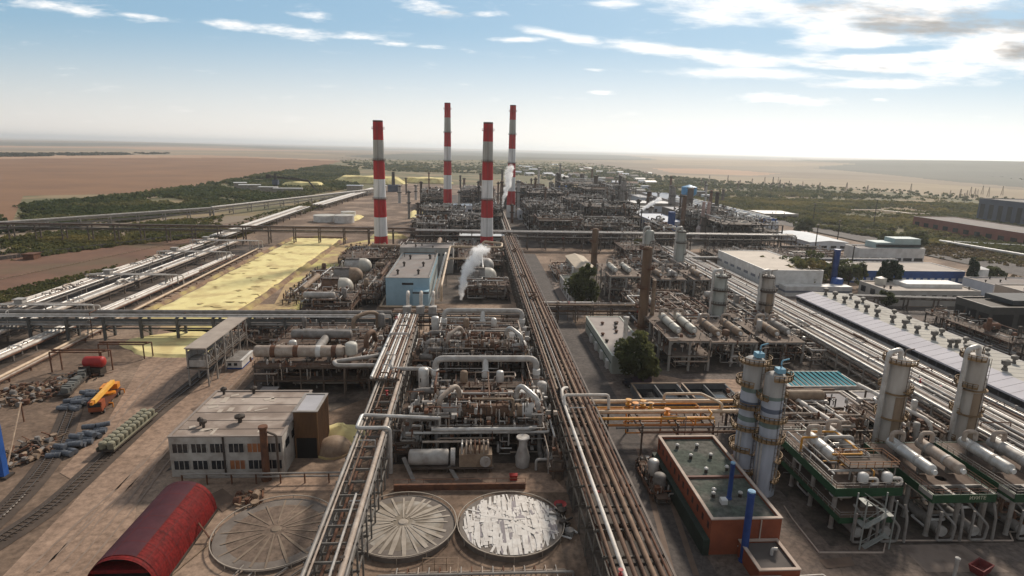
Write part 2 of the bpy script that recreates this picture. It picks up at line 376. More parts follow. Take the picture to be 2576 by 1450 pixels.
sheet('path',[(620,1235),(700,1205),(860,1190),(1380,1190),(1430,1240),(960,1235)],.05,tanearth)
sheet('apron',[(1720,955),(2000,955),(1990,1010),(1870,1018),(1640,980),(1640,940)],.09,tanearth)
slab=mat('pale concrete slab',(.27,.22,.19),(.19,.145,.12),.9,0,.25,.4,c3=(.15,.115,.095),s3=.25,detail=9)
sheet('concrete_slab',[(2260,1372),(2420,1372),(2470,1405),(2540,1440),(2330,1440),(2290,1400)],.05,slab)
sheet('concrete_slab',[(1380,700),(1420,700),(1470,800),(1430,800)],.12,slab)
stain=mat('oily stain',(.17,.115,.085),(.11,.076,.058),.8,0,.4,.35,detail=9)
for q in ([(1600,1130),(1612,1130),(1700,1450),(1684,1450)],[(1640,1130),(1650,1130),(1760,1450),(1744,1450)],[(1372,770),(1380,770),(1480,1000),(1468,1000)]): sheet('wheel_track',q,.115,stain)
rut=mat('faint wheel rut',(.30,.225,.18),(.19,.14,.11),.95,0,.5,.3,detail=9)
def ruts(name,pts,w):
    P=[Vector(G(*p,0)) for p in pts]; m=MB(); rnd=random.Random(len(pts)+int(pts[0][0])); Q=[]
    for i in range(len(P)-1):
        a=P[max(i-1,0)];b=P[i];c=P[i+1];d=P[min(i+2,len(P)-1)]
        for k in range(10):
            t=k/10; Q.append(.5*((2*b)+(c-a)*t+(2*a-5*b+4*c-d)*t*t+(3*b-a-3*c+d)*t**3))
    for sd in (-1.1,1.1):
        b=len(m.v)
        for i,p in enumerate(Q):
            d=(Q[min(i+1,len(Q)-1)]-Q[max(i-1,0)]).normalized(); n=Vector((d.y,-d.x,0)); ww=w*rnd.uniform(.5,1.3)
            for e in (-ww/2,ww/2): m.v.append(tuple(p+n*(sd+e+rnd.uniform(-.1,.1))+Vector((0,0,.118))))
        for i in range(len(Q)-1): m.f.append((b+2*i,b+2*i+1,b+2*i+3,b+2*i+2))
    struct(name,m,rut)
ruts('wheel_track',[(80,1440),(230,1300),(360,1180),(470,1060),(590,930)],.5); ruts('wheel_track',[(190,1440),(330,1270),(430,1140),(560,1010),(640,910)],.45); ruts('wheel_track',[(120,1440),(300,1240),(380,1150)],.35); ruts('wheel_track',[(250,1120),(330,1010),(440,900),(600,850)],.5); ruts('wheel_track',[(400,1010),(470,930),(640,850)],.4)
for q in ([(520,1250),(560,1230),(600,1262),(560,1290)],[(860,1205),(960,1196),(940,1225),(880,1228)],[(1060,1205),(1190,1202),(1240,1222),(1100,1228)],[(1690,1180),(1720,1200),(1712,1240),(1690,1210)],[(2060,1410),(2140,1402),(2150,1425),(2080,1432)],[(480,1030),(520,1015),(540,1035),(500,1050)],[(640,1010),(700,1000),(690,1018),(645,1025)]): sheet('oil_stain',q,.125,stain)
sheet('road',[(1700,800),(2100,800),(2576,790),(2576,770),(2110,775),(1700,775)],.09,asph)
sheet('road',[(1960,545),(2330,615),(2800,720),(2800,745),(2320,640),(1940,560)],.03,asph)
oily=mat('oil-dark plant floor',(.085,.066,.055),(.04,.031,.026),.85,0,.15,.3,c3=(.15,.115,.092),s3=.12,detail=9,fine=.9,crack=False)
for q in ([(-66,121),(-26.5,163),(-26.5,206),(-66,206)],[(-17.6,123),(20,123),(20,216),(-17.6,216)],[(62,178),(122,178),(122,345),(62,345)],[(-48,425),(160,425),(240,480),(240,900),(-60,900),(-48,500)],[(-187,150),(-145,150),(-143,420),(-184,420)],[(-82,238),(-42,238),(-42,385),(-82,385)],[(-17,265),(18,265),(18,403),(-30,403),(-30,354),(-17,352)],[(120,95),(152.8,95),(152.8,400),(122,400)],[(66,92),(119,92),(119,142),(66,142)],[(20.2,60),(29.6,60),(29.6,410),(20.2,410)]): sheet('plant_floor',q,.062,oily,True)
# railway beds, rails and sleepers
ballast=mat('oily ballast',(.10,.075,.06),(.055,.042,.035),.95,0,.35,.35,detail=8)
railm=mat('worn rail steel',(.22,.19,.17),(.12,.09,.07),.4,.6,.5,.4)
def rail(pts,label):
    P=[Vector(G(*p)) for p in pts]
    # smooth the polyline
    Q=[]
    for i in range(len(P)-1):
        a=P[max(i-1,0)];b=P[i];c=P[i+1];d=P[min(i+2,len(P)-1)]
        for k in range(8):
            t=k/8; Q.append(.5*((2*b)+(c-a)*t+(2*a-5*b+4*c-d)*t*t+(3*b-a-3*c+d)*t**3))
    Q.append(P[-1])
    bed=MB();l=[];tr=T('railway_track',label,'railway track',Q[0])
    nrm=[]
    for i,p in enumerate(Q):
        d=(Q[min(i+1,len(Q)-1)]-Q[max(i-1,0)]).normalized(); nrm.append(Vector((d.y,-d.x,0)))
    for i in range(len(Q)-1):
        a,b=Q[i],Q[i+1];na,nb=nrm[i],nrm[i+1]
        k=len(bed.v)
        bed.v+=[tuple(a-na*2.6+Vector((0,0,.1))),tuple(a-na*1.5+Vector((0,0,.32))),tuple(a+na*1.5+Vector((0,0,.32))),tuple(a+na*2.6+Vector((0,0,.1))),
                tuple(b-nb*2.6+Vector((0,0,.1))),tuple(b-nb*1.5+Vector((0,0,.32))),tuple(b+nb*1.5+Vector((0,0,.32))),tuple(b+nb*2.6+Vector((0,0,.1)))]
        bed.f+=[(k+j,k+j+1,k+j+5,k+j+4) for j in range(3)]
    build('ballast_bed',bed,ballast,tr)
    for s in (-.76,.76):
        m=MB()
        for i in range(len(Q)-1): m.bar(Q[i]+nrm[i]*s+Vector((0,0,.55)),Q[i+1]+nrm[i+1]*s+Vector((0,0,.55)),.12,.18)
        build('rail',m,railm,tr)
    sl=MB();acc=0
    for i in range(len(Q)-1):
        n=max(1,int((Q[i+1]-Q[i]).length/.9))
        for k in range(n):
            p=Q[i].lerp(Q[i+1],k/n); w=nrm[i]; sl.bar(p-w*1.3+Vector((0,0,.36)),p+w*1.3+Vector((0,0,.36)),.25,.16)
    build('sleepers',sl,mat('creosote sleeper',(.11,.08,.06),(.06,.044,.035),.9),tr)['kind']='stuff'
rail([(-60,1400),(130,1275),(270,1150),(380,1050),(500,955),(570,890),(640,840)],'straight railway track running past the tank wagon to the loading gallery')
rail([(-50,1345),(60,1240),(130,1150),(170,1060),(190,1000)],'curved railway siding bending towards the flat wagon left of the crane')
# ------------------------------------------------------------------ chimneys
RED=(.50,.028,.03);WH=(.82,.81,.80);GY=(.46,.45,.41);DK=(.10,.03,.03)
def chimney(x,y,h,rb,rt_,bn,label):
    t=T('chimney',label,'chimney',(x,y,0),'striped chimneys of the gas plant')
    bw=h/bn; st=[]
    for i in range(bn):
        k=bn-1-i   # band index from top
        c=RED if k%2==0 else (GY if k==1 else WH)
        st.append((i*bw,c))
    st.append((h-1.2,DK))
    m=bands('chimney band paint',st,h)
    pr=[(rb+(rt_-rb)*(k/24)**.85,h*k/24) for k in range(25)]+[(rt_-.5,h),(rt_-.5,h-2)]
    build('shaft',MB().lathe(pr,(x,y,0),n=32),m,t,True)
    for z in (h-bw*.42,h-bw*2.02,h-bw*4.02):
        rr=rb+(rt_-rb)*(z/h)**.85
        g=MB().lathe([(rr+.02,z-.25),(rr+.9,z-.25),(rr+.9,z),(rr+.02,z)],(x,y,0),n=24)
        for k in range(16):
            a=2*math.pi*k/16; g.bar((x+(rr+.85)*math.cos(a),y+(rr+.85)*math.sin(a),z),(x+(rr+.85)*math.cos(a),y+(rr+.85)*math.sin(a),z+1.1),.08)
        g.lathe([(rr+.8,z+1.02),(rr+.9,z+1.02),(rr+.9,z+1.12),(rr+.8,z+1.12)],(x,y,0),n=24)
        build('gallery',g,red if z>h-bw else steel,t)
    build('base_plinth',MB().lathe([(rb+1.2,0),(rb+1.2,1.2),(rb+.4,1.6)],(x,y,0),n=28),dconc,t)
    ld=MB()
    for s in (-.25,.25): ld.tube([(x+s,y-rb-.25,1.5),(x+s,y-rt_-.25,h-1)],.05,4)
    build('ladder',ld,steel,t)
chimney(-60,392,85,4.55,3.1,7,'left near striped chimney rising beside the yellow sulphur bed')
chimney(9.3,397,85.8,4.5,3.1,7,'right near striped chimney behind the steaming domed drum')
chimney(-26,617,112,4.6,3.0,8,'tall far striped chimney standing between the two near chimneys')
chimney(38.3,608,111,4.6,3.0,8,'tall far striped chimney farthest to the right, steam beside it')
# ------------------------------------------------------------------ generic pieces
def rails_on(m,pts,z,h=1.1,step=2.2,w=.07):
    for a,b in zip(pts[:-1],pts[1:]):
        L_=math.hypot(b[0]-a[0],b[1]-a[1]); n=max(1,int(L_/step))
        for k in range(n+1):
            x=a[0]+(b[0]-a[0])*k/n;y=a[1]+(b[1]-a[1])*k/n; m.bar((x,y,z),(x,y,z+h),w)
        for zz in (h*.55,h): m.bar((a[0],a[1],z+zz),(b[0],b[1],z+zz),w)
def rack(name,label,cat,P0,P1,width,tiers,pipes,step,pm,postw=.35,group=None,girder=True,ground=0.,clutter=0,seed=1):
    """pipe rack: every trestle, girder and pipe is a part"""
    P0=Vector((*P0,0));P1=Vector((*P1,0)); d=(P1-P0); Ln=d.length; d.normalize(); n=Vector((d.y,-d.x,0))
    t=T(name,label,cat,P0,group); rnd=random.Random(seed)
    k=max(1,round(Ln/step))
    for i in range(k+1):
        p=P0+d*(Ln*i/k); m=MB(); top=max(tiers)
        for s in (-1,1): m.bar(p+n*(s*width/2)+Vector((0,0,ground)),p+n*(s*width/2)+Vector((0,0,top)),postw)
        for z in tiers: m.bar(p-n*(width/2+.3)+Vector((0,0,z-.2)),p+n*(width/2+.3)+Vector((0,0,z-.2)),postw*.8,.4)
        if top>4: m.bar(p-n*(width/2)+Vector((0,0,top*.12)),p+n*(width/2)+Vector((0,0,top*.5)),postw*.45)
        build('trestle',m,pm,t)
    if girder:
        for z in tiers:
            for s in (-1,1):
                build('girder',MB().bar(P0+n*(s*width/2)+Vector((0,0,z-.55)),P1+n*(s*width/2)+Vector((0,0,z-.55)),postw*.6,.45),pm,t)
    for q in pipes:
        z,off,r,m=q[:4]; a,b=(q[4],q[5]) if len(q)>5 else (0,1)
        pts=[P0+d*(Ln*a)+n*off+Vector((0,0,z+r)),P0+d*(Ln*b)+n*off+Vector((0,0,z+r))]
        if len(q)>6:   # expansion loops
            pts=[pts[0]]
            for f in q[6]:
                c=P0+d*(Ln*f)+n*off+Vector((0,0,z+r)); w=n*(2.5 if off<0 else -2.5)+Vector((0,0,1.6))
                pts+=[c-d*2.5,c-d*2.5+w,c+d*2.5+w,c+d*2.5]
            pts.append(P0+d*(Ln*b)+n*off+Vector((0,0,z+r)))
        build('pipe',MB().tube(pts,r,10 if r>.25 else 7),m,t,True)
    for i in range(clutter):
        f=rnd.random(); p=P0+d*(Ln*f); o=rnd.uniform(-width/2,width/2); z=rnd.choice(tiers)
        if rnd.random()<.5: build('valve',MB().lathe([(.12,0),(.3,.1),(.3,.6),(.12,.7),(.1,1.2),(.4,1.25),(.4,1.3)],tuple(p+n*o+Vector((0,0,z+.2))),n=8),rnd.choice([rust,dark,red,grey]),t)
        else:
            w=rnd.uniform(1,width*.8); r=rnd.uniform(.1,.22)
            build('branch_pipe',MB().tube([p-n*(w/2)+Vector((0,0,z+.6)),p-n*(w/2)+Vector((0,0,z+1.5)),p+n*(w/2)+Vector((0,0,z+1.5)),p+n*(w/2)+Vector((0,0,.5))],r,7),rnd.choice(PM),t,True)
    return t
def vessel(t,c,h,r,m,name='vessel'):
    x,y,z=c; pr=[(.05,z)]+[(r*math.sin(math.pi/2*k/4),z+r*.5-r*.5*math.cos(math.pi/2*k/4)) for k in range(1,5)]
    pr+=[(r,z+h*.5)]+[(max(.05,r*math.cos(math.pi/2*k/4)),z+h-r*.5+r*.5*math.sin(math.pi/2*k/4)) for k in range(5)]
    return build(name,MB().lathe(pr,(x,y,0),n=16),m,t,True)
def clutter_pipes(t,x0,x1,y0,y1,z0,z1,n,rnd,rmin=.12,rmax=.32,mats=PM,name='pipe'):
    for i in range(n):
        p=[rnd.uniform(x0,x1),rnd.uniform(y0,y1),rnd.uniform(z0,z1)]; pts=[tuple(p)]; last=-1
        for k in range(rnd.randint(2,5)):
            ax=rnd.choice([a for a in (0,0,1,2) if a!=last]); lo,hi=((x0,x1),(y0,y1),(z0*.5,z1))[ax]
            q=rnd.uniform(lo,hi)
            if abs(q-p[ax])<1.2: q=min(hi,max(lo,p[ax]+rnd.choice([-3,3])))
            if abs(q-p[ax])<.6: continue
            p[ax]=q; pts.append(tuple(p)); last=ax
        if len(pts)<2: continue
        r=rnd.uniform(rmin,rmax)
        build(name,MB().tube(pts,r,7 if r<.25 else 9),rnd.choice(mats),t,True)
def unit(name,label,cat,x0,x1,y0,y1,levels,seed,npipe=16,nves=3,ndrum=2,nx=3,ny=3,group=None,fm=None,dm=None,drummats=None,postw=.4,partial=.75,rail=True,pr=(.12,.32),pz=2.5,pmats=None):
    """open steel or concrete process structure: frames, decks, railings, drums, vessels, pipework"""
    rnd=random.Random(seed); t=T(name,label,cat,((x0+x1)/2,(y0+y1)/2,0),group); fm=fm or steel; dm=dm or deckm
    xs=[x0+(x1-x0)*i/nx for i in range(nx+1)]; ys=[y0+(y1-y0)*i/ny for i in range(ny+1)]; top=levels[-1]
    for y in ys:
        m=MB()
        for x in xs: m.bar((x,y,0),(x,y,top),postw)
        for z in levels: m.bar((x0-postw/2,y,z-.3),(x1+postw/2,y,z-.3),postw*.7,.55)
        build('frame',m,fm,t)
    for j,z in enumerate(levels):
        a,b=x0,x1; c,e=y0,y1
        if j==len(levels)-1 and partial<1:
            if rnd.random()<.5: b=x0+(x1-x0)*partial
            else: c=y1-(y1-y0)*partial
        build('deck',MB().box(a-.5,b+.5,c-.5,e+.5,z,z+.18),dm,t)
        if rail:
            m=MB(); rails_on(m,[(a-.4,c-.4),(b+.4,c-.4),(b+.4,e+.4),(a-.4,e+.4),(a-.4,c-.4)],z+.18); build('railing',m,rnd.choice([steel,pale,rust]),t)
    dms=drummats or [lgrey,grey,tan,brown,silver]
    for i in range(ndrum):
        z=rnd.choice([0]+list(levels)); r=rnd.uniform(.8,1.5); ax=rnd.choice('xxy'); l=rnd.uniform(.35,.6)*((x1-x0) if ax=='x' else (y1-y0))
        cx=rnd.uniform(x0+l/2,x1-l/2) if ax=='x' else rnd.uniform(x0+r,x1-r); cy=rnd.uniform(y0+l/2,y1-l/2) if ax=='y' else rnd.uniform(y0+r,y1-r)
        d=build('drum',MB().drum((cx,cy,z+r+.9),ax,l,r),rnd.choice(dms),t,True)
        s=MB()
        for q in (-.3,.3):
            X,Y=(cx+q*l,cy) if ax=='x' else (cx,cy+q*l); s.box(X-.3-(r*.6 if ax=='y' else 0),X+.3+(r*.6 if ax=='y' else 0),Y-.3-(r*.6 if ax=='x' else 0),Y+.3+(r*.6 if ax=='x' else 0),z+.2,z+.9+r*.5)
        build('saddle',s,fm,d)
    for i in range(nves):
        r=rnd.uniform(.6,1.3); z=rnd.choice([0]+list(levels)); vessel(t,(rnd.uniform(x0+1,x1-1),rnd.uniform(y0+1,y1-1),z+.3),rnd.uniform(2.5,5.5),r,rnd.choice(dms))
    clutter_pipes(t,x0-1,x1+1,y0-1,y1+1,.6,top+pz,npipe,rnd,*pr,pmats or PM)
    smallbore(t,x0-1,x1+1,y0-1,y1+1,.5,top+pz*.9,rnd,max(14,int((x1-x0)*(y1-y0)/8)),pr[0])
    return t
def smallbore(t,x0,x1,y0,y1,z0,z1,rnd,n,r0=.1):
    n=min(n,150)
    for mm in (lgrey,rust if x1-x0<40 and y0<430 else grey,warm if y0<430 else silver,dark):
        m=MB()
        for i in range(n):
            p=[rnd.uniform(x0,x1),rnd.uniform(y0,y1),rnd.uniform(z0,z1)]
            q=rnd.random(); r=r0*rnd.uniform(.6,1.1)
            if q<.5:
                pts=[tuple(p)]
                for k in range(rnd.randint(1,3)):
                    a=rnd.choice((0,1,2,2)); p[a]=min((x1,y1,z1)[a],max((x0,y0,.2)[a],p[a]+rnd.choice((-1,1))*rnd.uniform(1,4.5))); pts.append(tuple(p))
                for a,b in zip(pts[:-1],pts[1:]):
                    if (Vector(a)-Vector(b)).length>.3: m.bar(a,b,r*1.8)
            elif q<.8: m.lathe([(r*1.5,0),(r*2.6,.2),(r*2.6,rnd.uniform(.5,1.3)),(r,1.5)],tuple(p),n=7)
            else: m.box(p[0],p[0]+rnd.uniform(.4,1.3),p[1],p[1]+rnd.uniform(.4,1.3),p[2],p[2]+rnd.uniform(.4,1.2))
        build('small_pipework',m,mm,t)['kind']='stuff'
def column(name,label,x,y,h,r,m,group=None,riser=True,plats=3,z0=0.,pm=None,side=1,seed=3,loop=True,platm=None,rust_top=None,strip=None):
    rnd=random.Random(seed); t=T(name,label,'column',(x,y,z0),group); platm=platm or rust
    pr=[(r*1.25,z0),(r*1.25,z0+.8),(r,z0+1.6),(r,h*.5)]+[(max(.05,r*math.cos(math.pi/2*k/5)),h-r*.45+r*.45*math.sin(math.pi/2*k/5)) for k in range(6)]
    build('shell',MB().lathe(pr,(x,y,0),n=24),m,t,True)
    for i in range(plats):
        z=z0+(h-z0)*(i+1)/plats-1.0; a0=rnd.uniform(0,6.28)
        g=MB(); n=14; A=[a0+math.pi*1.25*k/n for k in range(n+1)]; ro=r+1.2
        poly=[(x+r*1.02*math.cos(a),y+r*1.02*math.sin(a)) for a in A]+[(x+ro*math.cos(a),y+ro*math.sin(a)) for a in A[::-1]]
        for k in range(n):
            q=[poly[k],poly[k+1],poly[2*n-k],poly[2*n+1-k]]; g.prism(q,z-.15,z)
        rails_on(g,[(x+ro*math.cos(a),y+ro*math.sin(a)) for a in A],z,1.15,1.2,.12)
        for a,b in zip(A[:-1],A[1:]): g.bar((x+ro*math.cos(a),y+ro*math.sin(a),z+.2),(x+ro*math.cos(b),y+ro*math.sin(b),z+.2),.06,.4)
        build('platform',g,platm,t)
    if riser:
        a=math.pi*(1.0 if side<0 else .0)+rnd.uniform(-.3,.3); rr=r*.25; X=x+side*0-(r+rr+.35)*1.; Y=y-.4
        pts=[(X,Y,z0+.5),(X,Y,h+1.2),(x-.2,y,h+1.8),(x-.1,y,h-.2)] if loop else [(X,Y,z0+.5),(X,Y,h-1)]
        build('riser_pipe',MB().tube(pts,rr,12,1.6),pm or silver,t,True)
        build('side_pipe',MB().tube([(x+r+.4,y-.5,z0+1),(x+r+.4,y-.5,h*.78),(x+r*.3,y-.4,h*.86)],rr*.45,8),pm or silver,t,True)
    ld=MB()
    for s in (-.28,.28): ld.bar((x+s+r*.5,y-r*.9-.2,z0+1),(x+s+r*.5,y-r*.9-.2,h-.5),.07)
    for k in range(int((h-z0)/1.0)): ld.bar((x-.28+r*.5,y-r*.9-.2,z0+1+k),(x+.28+r*.5,y-r*.9-.2,z0+1+k),.05)
    build('ladder',ld,steel,t)
    if strip:
        q=MB(); A=[R(-118)+R(100)*k/10 for k in range(11)]; B_=[(x+(r+.06)*math.cos(a),y+(r+.06)*math.sin(a)) for a in A]
        for k in range(10):
            b=len(q.v); q.v+=[(*B_[k],z0+2),(*B_[k+1],z0+2),(*B_[k+1],h*.66),(*B_[k],h*.66-(k==0)*0)]; q.f.append((b,b+1,b+2,b+3))
        build('lagging_panel',q,strip,t,True)
        for zz in (h*.45,h*.68): build('ring_walkway',MB().lathe([(r+.05,zz),(r+.9,zz),(r+.9,zz+.15),(r+.05,zz+.15)],(x,y,0),n=20),platm,t)
    # nozzle and small vent on top
    build('vent',MB().tube([(x+r*.4,y,h-.3),(x+r*.4,y,h+1.6),(x+r*1.3,y,h+1.9)],.14,6),steel,t,True)
    return t
def building(name,label,x0,x1,y0,y1,h,wm,rm,cat='building',group=None,parapet=.5,wins=None,trim=None,pitch=0.,over=.15,plinth=True,nvent=0,seed=5,ventm=None,joints=True):
    """walls with parapet; wins=[(side,z0,z1,count,fill)] each window its own part"""
    t=T(name,label,cat,((x0+x1)/2,(y0+y1)/2,0),group); rnd=random.Random(seed)
    w=.35; m=MB()
    m.box(x0,x1,y0,y0+w,0,h).box(x0,x1,y1-w,y1,0,h).box(x0,x0+w,y0+w,y1-w,0,h).box(x1-w,x1,y0+w,y1-w,0,h)
    build('wall',m,wm,t)
    if pitch:
        xm=(x0+x1)/2; r=MB(); o=over+.5
        pts=[(x0-o,h),(xm,h+pitch),(x1+o,h),(x1+o,h-.25),(xm,h+pitch-.3),(x0-o,h-.25)]
        b=len(r.v); r.v+=[(p[0],y0-o,p[1]+.28) for p in pts]+[(p[0],y1+o,p[1]+.28) for p in pts]; n=6
        r.f+=[(b,b+1,b+4,b+5),(b+1,b+2,b+3,b+4),(b+n+5,b+n+4,b+n+1,b+n),(b+n+4,b+n+3,b+n+2,b+n+1)]+[(b+k,b+n+k,b+n+(k+1)%n,b+(k+1)%n) for k in range(n)]
        roof=build('roof',r,rm,t)
        gb=MB()
        for yy in (y0,y1-w): gb.v+=[(x0,yy,h),(x1,yy,h),(xm,yy,h+pitch),(x0,yy+w,h),(x1,yy+w,h),(xm,yy+w,h+pitch)]; k=len(gb.v)-6; gb.f+=[(k,k+1,k+2),(k+3,k+5,k+4),(k,k+3,k+4,k+1),(k+1,k+4,k+5,k+2),(k+2,k+5,k+3,k)]
        build('gable',gb,wm,t)
    else:
        roof=build('roof',MB().box(x0+w,x1-w,y0+w,y1-w,h-parapet-.3,h-parapet),rm,t)
        e=MB(); o=.12
        e.box(x0-o,x1+o,y0-o,y0+w+o,h+.003,h+.2).box(x0-o,x1+o,y1-w-o,y1+o,h+.003,h+.2).box(x0-o,x0+w+o,y0+w+o,y1-w-o,h+.003,h+.2).box(x1-w-o,x1+o,y0+w+o,y1-w-o,h+.003,h+.2)
        build('coping',e,trim or pale,t)
        if joints and rm:
            pass
    for i in range(nvent):
        x=rnd.uniform(x0+1.5,x1-1.5);y=rnd.uniform(y0+1.5,y1-1.5); z=h-parapet
        build('roof_vent',MB().lathe([(.3,z),(.3,z+.9),(.55,z+.95),(.55,z+1.2),(.1,z+1.5)],(x,y,0),n=10),ventm or dark,t)
    for q in wins or []:
        side,z0,z1,n,fill=q[:5]; wm_=q[5] if len(q)>5 else dkglass
        if side in 'SN':
            y=y0-.04 if side=='S' else y1-.2; step=(x1-x0)/n
            for i in range(n):
                a=x0+step*(i+.5-fill/2);b=x0+step*(i+.5+fill/2); wn=build('window',MB().box(a,b,y,y+.24,z0,z1),wm_,t)
        else:
            x=x0-.04 if side=='W' else x1-.2; step=(y1-y0)/n
            for i in range(n):
                a=y0+step*(i+.5-fill/2);b=y0+step*(i+.5+fill/2); build('window',MB().box(x,x+.24,a,b,z0,z1),wm_,t)
    return t
# ------------------------------------------------------------------ main pipe racks
rack('pipe_rack','widest pipe rack with brown lagged pipes running from foreground to the chimneys','pipe rack',(24.8,58),(24.2,412),9.,[6.,10.],
 [(10,-3.7,.28,brown),(10,-2.45,.36,whitepipe,0,.215),(10,-1.0,.36,brown,0,1,[.5,.82]),(10,.45,.3,brown,0,1,[.62]),(10,1.75,.4,mat('dusty brown lagging',(.30,.20,.135),(.14,.085,.055),.75,0,.6,.3)),(10,3.1,.4,brown),(10,4.1,.22,rust),
  (10,-2.9,.3,tan,.235,1),(10,-1.8,.18,grey,.2,1),(10,2.45,.16,rust,.1,1),(10,-.3,.14,lgrey,.25,.9),
  (6,-3.2,.35,rust),(6,-1.6,.4,brown),(6,0,.45,tan),(6,1.5,.35,brown),(6,3.2,.4,dark)],6.5,mat('rack steel',(.17,.15,.13),(.08,.07,.06)),.34,clutter=40,seed=11)
WR=[o for o in bpy.data.objects if o.name=='pipe_rack'][0]
for k in range(26):
    if k%4!=3: build('walkway',MB().box(20.8,28.7,60+k*13.5,60+k*13.5+9,9.0,9.1),dark,WR)
build('cable_tray',MB().box(29.4,29.8,58,412,10.2,10.4),steel,WR)
# white cross-over loop where the white pipe changes bay
jb=T('expansion_loop','white pipe jog looping over the wide brown rack beside the yellow bridge','pipe loop',(24,134,0))
build('pipe',MB().tube([(22.3,134.,10.45),(22.3,137.2,11.6),(23.3,140.,11.2),(24.4,141.5,10.6)],.4,10),whitepipe,jb,True)
build('pipe',MB().tube([(22.25,131.,10.5),(22.25,133.2,12.2),(33.2,133.2,12.2),(33.2,132.2,9.0)],.38,10),whitepipe,jb,True)
build('support',MB().bar((33.2,132.2,0),(33.2,132.2,9),.4),steel,jb); build('support',MB().bar((22.3,132.6,8.5),(22.3,132.6,12),.25),steel,jb)
rack('pipe_rack','open ladder-like pipe rack with pale main running between the round tanks','pipe rack',(-20.7,56),(-21.8,196),6.6,[5.,10.],
 [(10,2.5,.46,warm),(10,-2.9,.32,pale),(10,-2.2,.18,warm),(10,.9,.22,lgrey,0,.28),(10,3.2,.18,grey),(5,-2,.3,rust),(5,0,.3,brown),(5,1.8,.35,grey),(10,-1.0,.2,brown,.3,1)],4.4,mat('ladder rack steel',(.20,.19,.18),(.1,.09,.08)),.3,clutter=24,seed=5)
rack('pipe_rack','short bundle of shining pipes crowded on rack before the blue building','pipe rack',(-22.6,146),(-22.6,206),7.4,[11.3],
 [(11.3,-3.2+i*.72,r,m) for i,(r,m) in enumerate([(.42,silver),(.25,warm),(.2,rust),(.3,silver),(.25,warm),(.36,silver),(.2,rust),(.3,warm),(.22,silver),(.25,brown)])],7,steel,.3,seed=3,clutter=16)
rack('pipe_bridge','long grey pipe bridge crossing the yellow sulphur bed on tall posts','pipe bridge',(-268,213),(-30,215),6.,[5.,8.4],
 [(8.4,-2.,.78,grey),(8.4,.4,.3,dark),(8.4,1.4,.5,lgrey),(8.4,2.6,.25,silver),(5,-2.,.8,mat('blue grey lagging',(.20,.22,.23),(.11,.115,.12))),(5,0,.5,grey),(5,1.6,.42,lgrey,.3,1),(5,-3.1,.2,whitepipe,0,.25)],12.5,mat('bridge post steel',(.13,.13,.125),(.075,.07,.065)),.8,clutter=14,seed=21)
rack('pipe_bridge','brown pipe bridge crossing behind the shining pipe bundle to the wide rack','pipe bridge',(-30,221),(22,221),6.,[4.5,8.],
 [(8,-2.2,.5,warm),(8,-1,.35,brown),(8,.2,.4,rust),(8,1.5,.5,tan),(8,2.6,.3,grey),(4.5,-2,.4,brown),(4.5,0,.45,grey),(4.5,1.8,.35,rust)],8,steel,.4,clutter=20,seed=22)
rack('pipe_bridge','short pipe bridge joining the wide rack to the rusty tower','pipe bridge',(28,238),(72,238),5.,[4.2,7.],
 [(7,-1.8,.5,whitepipe,0,.5),(7,-.6,.45,grey),(7,.6,.35,brown),(7,1.8,.4,tan),(4.2,-1.2,.5,grey),(4.2,1,.4,brown)],8,steel,.4,clutter=30,seed=23)
rack('pipe_bridge','far dark pipe bridge west of the chimneys reaching to the scrubland','pipe bridge',(-335,430),(-40,432),5.,[9.,11.6],
 [(11.6,-1.4,.4,grey),(11.6,.8,.35,brown),(9,0,.4,grey)],17,steel,.7,seed=24)
rack('pipe_bridge','far grey pipe bridge running from the chimneys to the long cooler house','pipe bridge',(-40,418),(235,420),6.,[8.,12.],
 [(12,-2.2,.7,lgrey),(12,-.8,.5,silver),(12,.8,.5,lgrey,.15,1),(12,2,.4,grey),(8,-1.8,.5,dark),(8,0,.6,grey),(8,1.8,.5,dark)],13,steel,.6,clutter=50,seed=25)
rack('pipe_bridge','pale double pipe bridge passing in front of the white hall','pipe bridge',(128,352),(265,352),4.,[7.],
 [(7,-1.2,.5,lgrey),(7,1.,.55,lgrey)],14,steel,.6,seed=26)
rack('pipe_bridge','thin pipe bridge behind the long white roof by the conifers','pipe bridge',(176,262),(300,250),3.,[6.],
 [(6,-.7,.35,lgrey),(6,.7,.3,whitepipe)],14,steel,.5,seed=27)
# left diagonal pipe runs
WP=[whitepipe,silver,warm,whitepipe,silver]
rack('pipe_rack','outermost western pipe rack with gleaming white pipes beside bare red earth','pipe rack',(-181,170),(-178,420),9,[4.2],
 [(4.2,-4,.55,whitepipe,.22,.62),(4.2,-2.9,.45,whitepipe,0,1,[.55]),(4.2,-1.6,.4,warm),(4.2,-.4,.5,silver,.3,1),(4.2,1.,.4,grey),(4.2,2.2,.5,warm,0,1,[.4,.7]),(4.2,3.6,.45,silver,.1,.9)],13,pale,.5,clutter=44,seed=31)
rack('pipe_rack','low western pipe rack running between the red earth and the sulphur bed','pipe rack',(-166,150),(-163,420),8,[3.2],
 [(3.2,-3.4,.5,silver,0,.9),(3.2,-2.2,.4,warm),(3.2,-1,.5,grey),(3.2,.2,.4,silver,.2,1),(3.2,1.4,.5,whitepipe,.1,1,[.5]),(3.2,2.8,.45,warm)],12,steel,.45,clutter=44,seed=32)
rack('pipe_rack','double white pipe run nearest the sulphur bed with broad service walkway','pipe rack',(-150.5,120),(-146,370),6,[1.8],
 [(1.8,-2.3,.55,whitepipe),(1.8,-.9,.5,silver),(1.8,.4,.5,warm),(1.8,1.6,.55,whitepipe,0,.8),(1.8,2.7,.3,rust)],10,dconc,.5,girder=False,clutter=8,seed=33)
